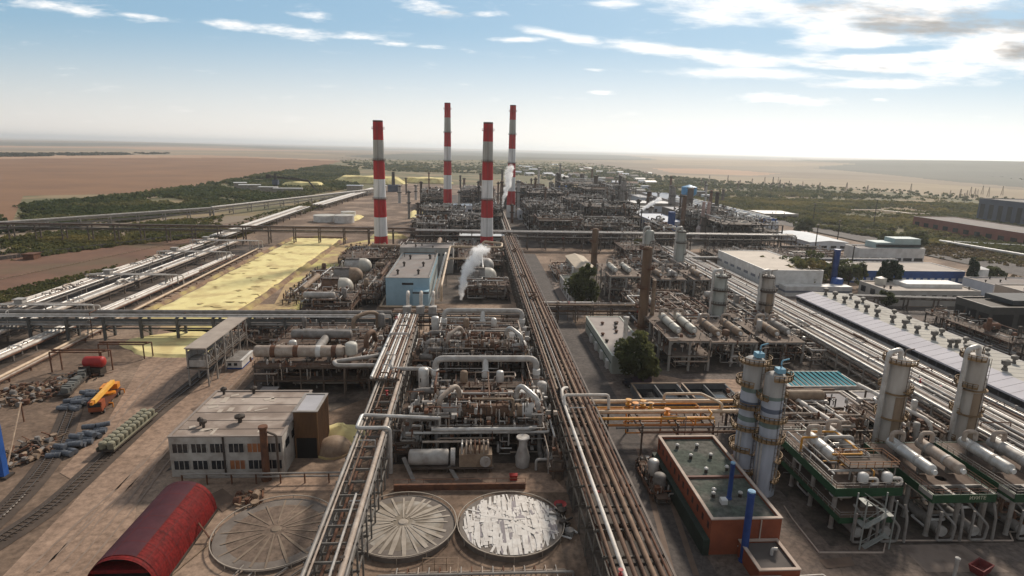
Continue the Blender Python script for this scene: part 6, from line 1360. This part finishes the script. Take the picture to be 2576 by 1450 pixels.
building('brick_wall_building','long faded red brick building at the far right edge','b' and 455,500,440,590,11,mat('faded red brick',(.27,.10,.075),(.19,.075,.058),.9,0,.2,.4),roofg,parapet=.4,wins=[('W',2,6,12,.5),('S',2,6,5,.5)])
building('slate_building','dark slate blue block at the far right edge above brick building','s' and 585,660,600,660,26,mat('slate blue wall',(.10,.115,.16),(.07,.082,.115),.8,0,.1,.4),dark,wins=[('W',4,20,5,.5),('S',4,20,6,.5)])
# ------------------------------------------------------------------ storage tanks, stacker, left background
for lb,x,y,r,h in [('right white storage tank beyond the western pipe racks',-118,556,9,6.5),('left white storage tank beyond the western pipe racks',-137,562,10,5.5),('smaller white storage tank behind the pair of white tanks',-121,590,7,6)]:
    t=T('storage_tank',lb,'tank',(x,y,0)); build('shell',MB().lathe([(r,0),(r,h)],(x,y,0),n=28),white,t,True); build('roof',MB().lathe([(r+.15,h),(r+.15,h+.25),(.2,h+1.2)],(x,y,0),n=28),dome_w,t,True)
t=T('stacker','dark slewing stacker with long boom over the far sulphur heaps','stacker',(-290,930,0)); sx_,sy_=-300,940
build('tower',MB().lathe([(5,0),(3,8),(2,24)],(sx_,sy_,0),n=8),dark,t); build('cabin',MB().box(sx_-4,sx_+4,sy_-4,sy_+4,8,15),mat('slate blue wall',(.1,.115,.16)),t); build('boom',MB().bar((sx_-8,sy_,20),(sx_+46,sy_+10,14),2.4,3.),dark,t); build('boom',MB().bar((sx_+46,sy_+10,14),(sx_+56,sy_+12,1),2.2),dark,t); build('stay',MB().bar((sx_,sy_,25),(sx_+40,sy_+9,15),.7),dark,t); build('counterweight',MB().box(sx_-13,sx_-7,sy_-3,sy_+3,17,23),dark,t)
for i,(x,y,w,l,h,a) in enumerate([(-335,930,30,12,7,.3),(-300,905,26,10,6,.1),(-270,900,40,9,5,.2),(-360,960,18,14,8,.4),(-185,960,24,12,7,.1),(-150,985,20,10,6,.0)]):
    t=T('store_shed',['pale shed left of the stacker tower','white low store in front of the stacker','long pale low store right of stacker foot','small pale shed farthest left near the stacker','pale shed left of the left near chimney in the far yard','small grey store just behind the left near chimney top band'][i],'shed',(x,y,0)); build('wall',MB().rbox(x,y,0,h,w,l,a),conc,t); build('roof',MB().rbox(x,y,h,h+.8,w+1,l+1,a),white if i<4 else bluish,t)
t=T('dark_stack','dark slim stack right of the left near chimney in the far yard','stack',(-120,950,0)); build('shaft',MB().lathe([(3,0),(2.2,30),(1.8,30)],(-124,950,0),n=12),dark,t); build('base',MB().box(-132,-116,942,958,0,10),mat('slate blue wall',(.1,.115,.16)),t)
tag(build('shelter',MB().box(-262,-256,360,366,0,3).box(-262.4,-255.6,359.6,366.4,3,3.4),rust),'lone rusty hut on the bare reddish earth','hut')
# fence line and low walls in the western scrub
for i,(p,q,h) in enumerate([((0,655),(560,585),2.2),((0,705),(500,600),.9)]):
    a=G(*p);b=G(*q); t=T('fence',['long concrete panel fence between scrub and red earth','thin pale pipe fence along the red earth edge'][i],'fence',(a[0],a[1],0)); m=MB(); n=70; rnd=random.Random(i)
    for k in range(n):
        A=Vector(a).lerp(Vector(b),k/n);B_=Vector(a).lerp(Vector(b),(k+.9)/n); m.bar(A+Vector((0,0,h/2)),B_+Vector((0,0,h/2)),.25,h*(1 if i==0 else .4))
    build('panels',m,[dconc,tan][i],t)
# white overground pipelines far right
t=T('overground_pipeline','white V-shaped overground pipeline in the far right scrub','pipeline',(430,440,0))
a=G(2362,615);b=G(2800,640);c=G(2800,690)
build('pipe',MB().tube([(a[0],a[1],2.6),(b[0],b[1],2.6)],.9,8),white,t,True); build('pipe',MB().tube([(a[0],a[1],2.9),(c[0],c[1],2.6)],1.0,8),white,t,True)
m=MB()
for k in range(16):
    for e in (b,c): p=Vector(a).lerp(Vector(e),k/16); m.box(p.x-.4,p.x+.4,p.y-.4,p.y+.4,-.4,1.9)
build('sleepers',m,dconc,t)
t=T('overground_pipeline','thin pale pipeline bending through the green scrub far right','pipeline',(480,760,0)); build('pipe',MB().tube([(*G(2130,532)[:2],1.5),(*G(2210,532)[:2],1.5),(*G(2290,541)[:2],1.5),(*G(2420,545)[:2],1.5),(*G(2560,550)[:2],1.5)],.9,7),cream,t,True)
# ------------------------------------------------------------------ far process area
LBL=['with slim dark columns','with squat drums','with a pale platform','crowded with brown pipes','with a leaning pipe bridge','with open upper deck','hidden by haze and frames','with two short stacks','beside a grey shed','with rusty decks','with shining drums','next to the narrow rack']
far=[(-46,-20,446,480,[5,9]),(-18,14,458,500,[5,10]),(-44,-8,520,560,[6,11]),(0,26,520,565,[6,12]),(50,84,446,490,[6,12]),(48,80,505,560,[7,14]),(84,120,440,470,[6,10]),(96,140,490,540,[8,16]),(90,130,560,610,[8,16]),(50,86,580,620,[6,12]),(140,150,430,480,[5,9]),(60,110,650,700,[8,16]),(120,150,640,690,[10,20]),(40,90,730,790,[8,16]),(110,170,740,800,[10,20]),(190,236,440,490,[6,12]),(188,228,505,550,[7,14]),(-60,-30,690,760,[6,12]),(-15,20,700,760,[8,14]),(165,235,860,900,[8,14])]
dk2=[dark,grey,brown,dark,steel,lgrey,rust]
where=['left of the pale far chimney base','behind right near chimney base','left of far chimneys, middle depth','between the two far chimneys','just past the far bridge, right','right of far right chimney','past the far bridge centre','in the dark far cluster','behind the dark far cluster','deep right of far chimney','by the white blue-trimmed building','at the back of the dark cluster','among tall far columns','in the deepest centre of plant','behind the tall far columns','before the long cooler house','left of the cooler house gable','far behind the left near chimney','beyond the two far chimneys','by the sky blue water tower']
for i,(x0,x1,y0,y1,lv) in enumerate(far):
    unit('process_unit','distant process unit '+LBL[i%12]+' '+where[i],'process unit',x0,x1,y0,y1,lv+[lv[-1]*1.45],500+i,30,12,3,3,3,fm=dark if i%2 else steel,dm=deckg,drummats=dk2,pmats=[grey,lgrey,dark,silver,grey,brown],postw=.8,pr=(.3,.7),pz=4,rail=i<8)
cols=[(128,905,34,3.2),(160,885,36,3.4),(142,640,24,2.4),(146,655,20,2.),(166,760,30,3.),(228,620,34,3.2),(236,700,30,3.),(118,470,18,2.4),(150,470,18,2.4),(186,470,20,2.2),(214,520,24,2.6),(222,500,23,1.6),(100,520,20,2.),(72,690,26,2.6),(100,760,28,2.8),(60,540,18,2.2),(-36,540,17,2.),(10,545,18,2.),(36,720,24,2.5),(190,640,28,2.6),(176,830,30,3.)]
cols+=[(143,700,41,2.4),(177,700,37,2.6),(172,480,36,1.9),(132,560,30,2.)]
cw=['behind the warehouse','beside the blue tower box','first of the dark cluster','second of the dark cluster','in the deep cluster','left of the long cooler house','under the water tower','pale, just behind the far bridge','pale, right twin behind the far bridge','near the white blue-trimmed building','white, before the cooler house','slim white, before the cooler house','in the cluster centre','behind right far chimney','deep behind right far chimney','at far right chimney foot','left of tall far chimney','right of tall far chimney','deep between chimneys and cluster','left of the grey tall shed','at the back of the plant','tallest dark one of the back row','tall dark one next to the tallest','tall, left of the twin-stack heater','tall, in front of the dark cluster']
for i,(x,y,h,r) in enumerate(cols):
    m_=[dark,steel,grey,brown][i%4] if i not in (7,8,10,11) else lgrey
    column('far_column','distant column '+cw[i],x,y,h,r,m_,plats=3,seed=60+i,riser=i%2==0,pm=grey,platm=dark,side=-1,group='distant process columns')
rnd=random.Random(19)
for k in range(22):
    px=rnd.uniform(1300,1780); py=470+rnd.uniform(0,75)+(px-1300)*.02; x,y,_=G(px,py); w_,l_,h_=rnd.uniform(10,26),rnd.uniform(8,16),rnd.uniform(5,9); x-=w_/2
    t=T('plant_shed','low pale-roofed shed tucked among the far pipework','shed',(x,y,0),'pale sheds of the far plant')
    build('wall',MB().box(x,x+w_,y,y+l_,0,h_),[conc,bluish,white,dconc][k%4],t); build('roof',MB().box(x-.4,x+w_+.4,y-.4,y+l_+.4,h_+.003,h_+.5),[white,bluish,mat('grey sheet roof',(.40,.40,.42),(.3,.3,.32)),mat('pale blue roof',(.62,.66,.70),(.5,.53,.57),.7)][k%4],t); build('door',MB().box(x+w_*.4,x+w_*.6,y-.06,y-.003,0,h_*.6),dark,t)
for k in range(76):
    px=rnd.uniform(1000,1830); py=466+rnd.uniform(0,104)+max(0,px-1300)*.03; x,y,_=G(px,py); h_=rnd.uniform(14,34)*(1+max(0,y-600)/1500); r_=rnd.uniform(.9,2.0)
    t=T('slim_column','slim process column among the far pipework','column',(x,y,0),'slim columns of the far plant')
    build('shell',MB().lathe([(r_*1.2,0),(r_,1),(r_,h_-r_*.4),(r_*.6,h_),(.05,h_+.2)],(x,y,0),n=12),[dark,grey,steel,lgrey,rust,brown][k%6],t,True)
    for z_ in (h_*.55,h_*.92): build('platform',MB().lathe([(r_+.05,z_),(r_+1.1,z_),(r_+1.1,z_+.9),(r_+.95,z_+.9),(r_+.95,z_+.2),(r_+.05,z_+.2)],(x,y,0),n=12),dark,t)
t=T('fired_heater','pinkish fired heater with twin short stacks before the cooler house','heater',(190,480,0)); pk=mat('pinkish cladding',(.52,.46,.45),(.42,.37,.36))
build('body',MB().lathe([(7,0),(7,9),(5,12)],(190,478,0),n=8),pk,t); m=mat('pinkish stack',(.50,.36,.33),(.36,.25,.22))
for dx in (-2.3,2.3): build('stack',MB().lathe([(1.5,11.5),(1.3,31),(1.0,31)],(190+dx,478,0),n=12),m,t,True)
# ------------------------------------------------------------------ village and pylons
rnd=random.Random(77); hw=[white,creamw,conc,bluish]
vil=['white-walled village house by the distant trees','cream village house by the distant trees','grey village house by the distant trees','bluish village house by the distant trees']
for k in range(46):
    px=rnd.uniform(1290,1640); py=404+ (px-1290)*.10+rnd.uniform(0,34); x,y,_=G(px,py); a=rnd.uniform(-.5,.5); s=rnd.uniform(8,18); w=k%4
    t=T('village_house',vil[w],'house',(x,y,0),vil[w].replace('house by','houses by')); build('wall',MB().rbox(x,y,-.6,5,s*1.6,s,a),hw[w],t)
    m=MB(); c,n=math.cos(a),math.sin(a); q=[(-s*.85,-s*.55,5),(s*.85,-s*.55,5),(s*.85,s*.55,5),(-s*.85,s*.55,5),(-s*.85,0,8),(s*.85,0,8)]; m.v=[(x+c*u_-n*v_,y+n*u_+c*v_,z_) for u_,v_,z_ in q]; m.f=[(0,1,5,4),(2,3,4,5),(0,4,3),(1,2,5)]; build('roof',m,[bluish,roofg,white,rust][(k//4)%4],t)
pyl=None
for k in range(26):
    px=1640+rnd.uniform(0,900)*(1 if k>12 else .45); py=455+(px-1640)*.055+rnd.uniform(-6,14); x,y,_=G(px,py)
    if pyl is None:
        pyl=T('power_pylon','thin lattice power pylon standing on the dry plain','pylon',(0,0,-.6),'power pylons on the plain'); m=MB()
        for sx1,sy1 in ((-1,-1),(1,-1),(1,1),(-1,1)): m.bar((sx1*2.4,sy1*2.4,0),(sx1*.4,sy1*.4,26),.5)
        for z in range(3,26,5): m.bar((-2.2+z*.07,-2.2+z*.07,z),(2.2-z*.07,-2.2+z*.07,z+3),.3); m.bar((2.2-z*.07,2.2-z*.07,z),(-2.2+z*.07,2.2-z*.07,z+3),.3)
        build('tower',m,steel,pyl); m=MB(); m.bar((-5,0,20),(5,0,20),.45).bar((-4,0,23.5),(4,0,23.5),.45); build('crossarm',m,steel,pyl); p=pyl
    else: p=copytree(pyl)
    p.location=(x,y,-.6); p.rotation_euler=(0,0,rnd.uniform(0,1.5)); s=rnd.uniform(.5,.8); p.scale=(s,s,s)
for k in range(10):
    px=[2470,2485,2595,2520,2700,2330,1960,2060,2180,2290][k] if k<4 or k>5 else 2400+k*10; py=476+(px-2000)*.03+k%3*5
    p=copytree(pyl); x,y,_=G(px,py); p.location=(x,y,-.6); p.scale=(.7,.7,.7)
# lamp and mast poles inside the plant
for i,(x,y,h,lb) in enumerate([(150,420,22,'thin dark mast behind the white hall'),(252,420,20,'thin mast left of the pale shed'),(300,470,18,'thin mast right of pale shed'),(330,560,24,'thin mast in the right scrub'),(420,600,26,'thin mast further into the right scrub'),(235,350,16,'thin lamp mast before the office block'),(205,350,16,'thin lamp mast left of the office block')]):
    t=T('mast',lb,'mast',(x,y,0)); build('pole',MB().lathe([(.5,0),(.3,h),(.05,h)],(x,y,0),n=8),dark,t); build('lamp_head',MB().box(x-1,x+1,y-.6,y+.6,h,h+.6),steel,t)
# ------------------------------------------------------------------ trees and scrub
def leafmat(name,c1,c2,c3,sc=.6,s3=.12):
    m=mat(name,c1,c2,.8,0,sc,.35,spec=.15,c3=c3,s3=s3)
    nt=m.node_tree; b=nt.nodes['Principled BSDF']; o=nt.nodes['Material Output']
    if not any(x.type=='BSDF_TRANSLUCENT' for x in nt.nodes):
        t=nt.nodes.new('ShaderNodeBsdfTranslucent'); nt.links.new(b.inputs['Base Color'].links[0].from_socket,t.inputs['Color']); x=nt.nodes.new('ShaderNodeMixShader'); x.inputs[0].default_value=.42
        nt.links.new(b.outputs[0],x.inputs[1]); nt.links.new(t.outputs[0],x.inputs[2]); nt.links.new(x.outputs[0],o.inputs['Surface'])
    return m
leafd=leafmat('dark crown leaves',(.115,.13,.055),(.05,.06,.028),(.145,.15,.06))
leafc=leafmat('conifer leaves',(.045,.07,.04),(.02,.036,.022),(.06,.085,.045))
leafo=leafmat('autumn leaves',(.17,.165,.065),(.09,.09,.04),(.22,.17,.065))
bark=mat('bark',(.09,.065,.05),(.05,.036,.028),.9,0,1.,.4)
def leafcloud(rng,n,rx,ry,rz,cz,size,nclump,taper=0.,shell=.55):
    """many small leaf faces gathered in clumps through the crown's volume"""
    d=rng.normal(size=(nclump,3)); d/=np.linalg.norm(d,axis=1)[:,None]; q=(shell+(1.08-shell)*rng.random(nclump))[:,None]
    cl=d*q; w=rng.uniform(.14,.42,nclump)
    idx=rng.integers(0,nclump,n); e=rng.normal(size=(n,3)); e/=np.linalg.norm(e,axis=1)[:,None]
    p=cl[idx]+e*(w[idx]*rng.random(n)**.4)[:,None]
    p[:,2]=np.clip(p[:,2],-1.05,1.15)
    if taper:
        f=1-taper*np.clip((p[:,2]+1)/2,0,1); p[:,0]*=f;p[:,1]*=f
    p=p*np.array([rx,ry,rz])+np.array([0,0,cz])
    return p
def leafmesh(rng,p,size):
    n=len(p); a=rng.normal(size=(n,3)); a/=np.linalg.norm(a,axis=1)[:,None]; b=rng.normal(size=(n,3)); b-=a*(a*b).sum(1)[:,None]; b/=np.linalg.norm(b,axis=1)[:,None]
    s=(size*rng.uniform(.6,1.4,n))[:,None]
    V=np.empty((n,4,3)); V[:,0]=p-a*s-b*s*.5; V[:,1]=p+a*s*.2-b*s; V[:,2]=p+a*s+b*s*.5; V[:,3]=p-a*s*.2+b*s
    return V.reshape(-1,3)
def meshquads(name,V,m,parent=None,loc=None):
    n=len(V)//4; me=bpy.data.meshes.new(name); me.vertices.add(n*4); me.vertices.foreach_set('co',V.astype(np.float32).ravel()); me.loops.add(n*4); me.loops.foreach_set('vertex_index',np.arange(n*4,dtype=np.int32)); me.polygons.add(n); me.polygons.foreach_set('loop_start',np.arange(0,n*4,4,dtype=np.int32)); me.update(); me.validate(); me.materials.append(m)
    o=bpy.data.objects.new(name,me); COL.objects.link(o)
    if parent: o.parent=parent
    if loc is not None: o.location=loc
    return o
def tree(label,x,y,rx,rz,cz,n,size,m,seed,taper=0.,nc=40,name='tree',group=None):
    rng=np.random.default_rng(seed); t=T(name,label,'tree',(x,y,0),group)
    meshquads('crown',leafmesh(rng,leafcloud(rng,n,rx,rx*rng.uniform(.9,1.05),rz,cz,size,nc,taper),size),m,t)
    k=MB(); k.lathe([(.5,0),(.36,cz*.5),(.2,cz)],(x,y,0),n=8); rnd=random.Random(seed)
    for j in range(6):
        a=j*1.05+rnd.random(); k.tube([(x,y,cz*.45+j*.2),(x+rx*.35*math.cos(a),y+rx*.35*math.sin(a),cz*.9),(x+rx*.6*math.cos(a),y+rx*.6*math.sin(a),cz+rz*.3)],.12,5)
    build('trunk',k,bark,t); return t
tree('large round dark tree hiding the corner of the mint building',50.8,171.5,6.2,6.6,8.2,12000,.38,leafd,1,nc=52)
tree('tall oval dark tree beside the far mint switch house',50.2,262,6.6,9.2,10.2,9000,.46,leafd,2,nc=52)
for i,(x,y,rx,h,lb) in enumerate([(212.5,290,2.9,17,'left dark columnar conifer before the blue building'),(218.5,290,3.3,18,'right dark columnar conifer before the blue building'),(281,312,3.2,15,'single dark conifer at the right end of blue building')]):
    tree(lb,x,y,rx*1.15,h*.5,h*.5,4200,.5,leafc,10+i,.3,44,name='conifer')
for i,(x,y,rx,rz,lb) in enumerate([(178,302,9.5,7,'olive broad tree behind the long hall'),(186,318,11,7.5,'olive broad tree left of blue flue tower'),(202,325,9,4.5,'flat-topped olive tree right of blue flue tower'),(204,304,8,6.5,'dark round tree below the flat-topped olive tree'),(172,330,7,5,'autumn tinted tree near the white hall corner'),(300,318,5,4,'small yellowing tree by round white tank'),(112,395,5,5,'pale bush-like tree by the far bridge'),(196,262,4,3.,'low shrub tree next to white building'),(300,520,9,6,'dark tree right of the pale shed'),(318,430,10,7,'broad green tree behind the office block'),(344,440,9,6,'second broad green tree behind the office block')]):
    tree(lb,x,y,rx,rz,rz+2,2600,.6,[leafo,leafd][i%2] if i<8 else leafd,30+i,0,36)
def scrub(name,label,poly,n,smin,smax,m,seed,leaves=14,z=-.4,cat='scrub',flat=.62):
    """a wood or scrub belt that reads as one mass: thousands of leaf clumps over the polygon"""
    rng=np.random.default_rng(seed); P=np.array([G(*q)[:2] for q in poly]); lo,hi=P.min(0),P.max(0); pts=[]
    def inside(x,y):
        c=np.zeros(len(x),bool); j=len(P)-1
        for i in range(len(P)):
            xi,yi=P[i];xj,yj=P[j]; c^=((yi>y)!=(yj>y))&(x<(xj-xi)*(y-yi)/(yj-yi+1e-12)+xi); j=i
        return c
    # area-uniform sampling, thinned with distance so the near part is denser
    X=rng.uniform(lo[0],hi[0],n*14);Y=lo[1]+(hi[1]-lo[1])*rng.random(n*14)**1.7
    cl=(np.sin(X*.021+2*np.sin(Y*.013))+np.sin(Y*.031+1.3*np.sin(X*.017))+.9*np.sin(X*.07+Y*.05))
    k=inside(X,Y)&(cl+rng.normal(size=len(X))*.8>-.4); X=X[k][:n];Y=Y[k][:n]; N_=len(X)
    s=rng.uniform(smin,smax,N_)*(1+np.clip(Y-500,0,2500)/2200)
    C=np.repeat(np.stack([X,Y,s*flat*.8+z],1),leaves,0); S=np.repeat(s,leaves)
    e=rng.normal(size=C.shape); e/=np.linalg.norm(e,axis=1)[:,None]; e*=(rng.uniform(.55,1.,len(C))**.5)[:,None]; e[:,2]=np.abs(e[:,2])*1.2-.35
    V=leafmesh(rng,C+e*S[:,None]*np.array([1,1,flat*1.2]),1.0); V=V.reshape(-1,4,3); ctr=V.mean(1,keepdims=True); V=ctr+(V-ctr)*(S*.5)[:,None,None]
    o=meshquads(name,V.reshape(-1,3),m); tag(o,label,cat,None,'stuff'); return o
sg=leafmat('grey green scrub leaves',(.105,.125,.052),(.05,.064,.03),(.165,.155,.065),.12,.012)
so_=leafmat('olive scrub leaves',(.145,.145,.055),(.07,.078,.034),(.215,.18,.065),.12,.015)
scrub('shrubbery','grey green scrub belt on the left between ploughed field and conveyor',[(-300,560),(0,522),(340,490),(560,458),(700,434),(830,418),(900,425),(900,470),(720,500),(520,530),(330,556),(0,588),(-300,630)],15000,1.2,3.2,sg,1)
scrub('shrubbery','thinner olive scrub in front of the overland conveyor on the left',[(-300,640),(0,600),(300,568),(560,545),(560,592),(300,620),(0,660),(-300,720)],2600,.8,2.2,so_,2)
scrub('shrubbery','olive scrub wood covering the middle right background',[(1700,500),(1950,500),(2300,512),(2576,520),(2900,535),(2900,640),(2576,640),(2330,615),(2150,590),(1980,560),(1850,530)],15000,1.1,3.1,so_,3)
scrub('shrubbery','dark tree belt around the village beyond the plant',[(840,402),(1000,398),(1290,400),(1480,412),(1650,440),(1950,472),(2300,500),(2000,500),(1700,492),(1500,470),(1290,440),(1000,432),(900,425)],9000,1.4,3.2,sg,4)
scrub('shrubbery','dry brown scrub around the V-shaped white pipeline',[(2330,575),(2900,625),(2900,790),(2576,705),(2400,660),(2325,640)],2600,.7,1.7,leafmat('dry brown scrub leaves',(.19,.14,.075),(.10,.075,.042),(.15,.145,.06),.12,.02),8,cat='dry scrub')
scrub('shrubbery','sparse dry bushes on the tan strip far right',[(1700,450),(2200,475),(2700,510),(2700,530),(2200,500),(1800,490)],700,1.2,2.4,sg,5)
scrub('treeline','dark distant tree line across the western fields',[(-300,388),(0,390),(430,388),(430,392),(0,396),(-300,396)],3200,2.4,4.2,leafmat('distant tree leaves',(.07,.085,.06),(.045,.055,.042),(.08,.09,.06)),6,leaves=8)
scrub('treeline','thin hedge line running over the right hand plain',[(1990,398),(2010,400),(2150,412),(2300,428),(2576,452),(2576,456),(2300,432),(2150,416),(1990,402)],900,1.6,3,leafmat('distant tree leaves',(.07,.085,.06),(.045,.055,.042),(.08,.09,.06)),7,leaves=8)
scrub('weeds','thin weeds scattered on the dusty ground west of the distant pipe racks',[(480,600),(640,545),(800,505),(900,480),(930,484),(820,520),(700,560),(600,600)],1500,.5,1.5,so_,9,z=0,cat='weeds')
scrub('weeds','dry weeds scattered along the bare reddish earth on the left',[(-100,800),(0,735),(250,680),(540,598),(560,603),(300,690),(0,765)],900,.4,1.1,so_,10,z=0.02,cat='weeds')
# ------------------------------------------------------------------ steam
def steam(label,pts,seed,dens=.5):
    """a plume: a loose hull round its path; the vapour inside thins out from the axis and is torn by noise"""
    hull=MB(); P=[Vector(p) for p,_ in pts]; rr=[r*1.35 for _,r in pts]; n=12; b=0
    d0=(P[1]-P[0]).normalized(); P=[P[0]-d0*rr[0]*.5]+P+[P[-1]+(P[-1]-P[-2]).normalized()*rr[-1]*1.1]; rr=[rr[0]*.6]+rr+[rr[-1]*.5]; u=None
    for i,p in enumerate(P):
        d=(P[min(i+1,len(P)-1)]-P[max(i-1,0)]).normalized(); u=d.orthogonal().normalized() if u is None else (u-d*u.dot(d)).normalized(); w=d.cross(u)
        for k in range(n): t_=2*math.pi*k/n; hull.v.append(tuple(p+(u*math.cos(t_)+w*math.sin(t_))*rr[i]))
    for i in range(len(P)-1):
        for k in range(n): hull.f.append((i*n+k,i*n+(k+1)%n,(i+1)*n+(k+1)%n,(i+1)*n+k))
    hull.f+=[tuple(range(n))[::-1],tuple((len(P)-1)*n+k for k in range(n))]
    m=bpy.data.materials.new('white steam'); m.use_nodes=True; q=m.node_tree; N=q.nodes; L=q.links
    for x in list(N):
        if x.type!='OUTPUT_MATERIAL': N.remove(x)
    g=N.new('ShaderNodeNewGeometry')
    nz=N.new('ShaderNodeTexNoise'); nz.inputs['Scale'].default_value=.42/max(.6,pts[len(pts)//2][1]/2.4); nz.inputs['Detail'].default_value=6; nz.inputs['Roughness'].default_value=.62; L.new(g.outputs['Position'],nz.inputs['Vector'])
    def mt(op,a,b=None,clamp=False):
        x=N.new('ShaderNodeMath'); x.operation=op; x.use_clamp=clamp
        for i,e in enumerate((a,b)):
            if e is None: continue
            if isinstance(e,(int,float)): x.inputs[i].default_value=e
            else: L.new(e,x.inputs[i])
        return x.outputs[0]
    def vm(op,a,b=None):
        x=N.new('ShaderNodeVectorMath'); x.operation=op
        for i,e in enumerate((a,b)):
            if e is None: continue
            if isinstance(e,(tuple,Vector)): x.inputs[i].default_value=e
            else: L.new(e,x.inputs[i])
        return x
    best=None
    for (a,ra),(b_,rb) in zip(pts[:-1],pts[1:]):
        A=Vector(a);AB=Vector(b_)-A
        pa=vm('SUBTRACT',g.outputs['Position'],A).outputs[0]
        t_=mt('MULTIPLY',vm('DOT_PRODUCT',pa,AB).outputs['Value'],1/AB.length_squared,True)
        s_=vm('SCALE',AB); L.new(t_,s_.inputs['Scale'])
        dd=vm('LENGTH',vm('SUBTRACT',pa,s_.outputs[0]).outputs[0]).outputs['Value']
        f=mt('SUBTRACT',1.,mt('DIVIDE',dd,mt('ADD',mt('MULTIPLY',t_,(rb-ra)),ra)))
        best=f if best is None else mt('MAXIMUM',best,f)
    e=mt('ADD',best,mt('MULTIPLY',mt('SUBTRACT',nz.outputs['Fac'],.52),2.6))
    mr=N.new('ShaderNodeMapRange'); mr.interpolation_type='SMOOTHSTEP'; L.new(e,mr.inputs[0]); mr.inputs[1].default_value=.05; mr.inputs[2].default_value=.9; mr.inputs[3].default_value=0; mr.inputs[4].default_value=dens*1.7
    v_=N.new('ShaderNodeVolumePrincipled'); v_.inputs['Color'].default_value=(1,1,1,1); v_.inputs['Anisotropy'].default_value=.35; L.new(mr.outputs[0],v_.inputs['Density'])
    L.new(v_.outputs[0],N['Material Output'].inputs['Volume'])
    o=build('steam_plume',hull,m); tag(o,label,'steam plume'); return o
steam('near white steam plume curling round the domed drum',[((-5,262,3),.9),((-4.6,263,8),1.9),((-4,265,11.5),2.8),((-2.5,268,15),3.3),((-.5,271,18.5),3.8),((2,275,21.5),3.8),((5,278,23),3.2)],1,.9)
steam('tall white steam plume leaning beside the far right chimney',[((27,560,16),1.0),((28.5,560,24),2.3),((31,560,32),3.4),((32.5,560,40),4.2),((32.5,560,47),4.8),((34,560,52),4.)],2,.6)
steam('white steam jet blowing right across the far columns',[((141,528,12),.7),((147,530,16),1.6),((154,532,20),2.2),((162,534,24.5),2.6),((169,536,28),2.6)],3,.6)
steam('small white steam jet in the deep centre of the plant',[((113,760,16),.6),((117,760,21),1.2),((121,760,26.5),1.1)],4,.6)
print('OBJ',len(bpy.data.objects),'polys',sum(len(m.polygons)*m.users for m in bpy.data.meshes))
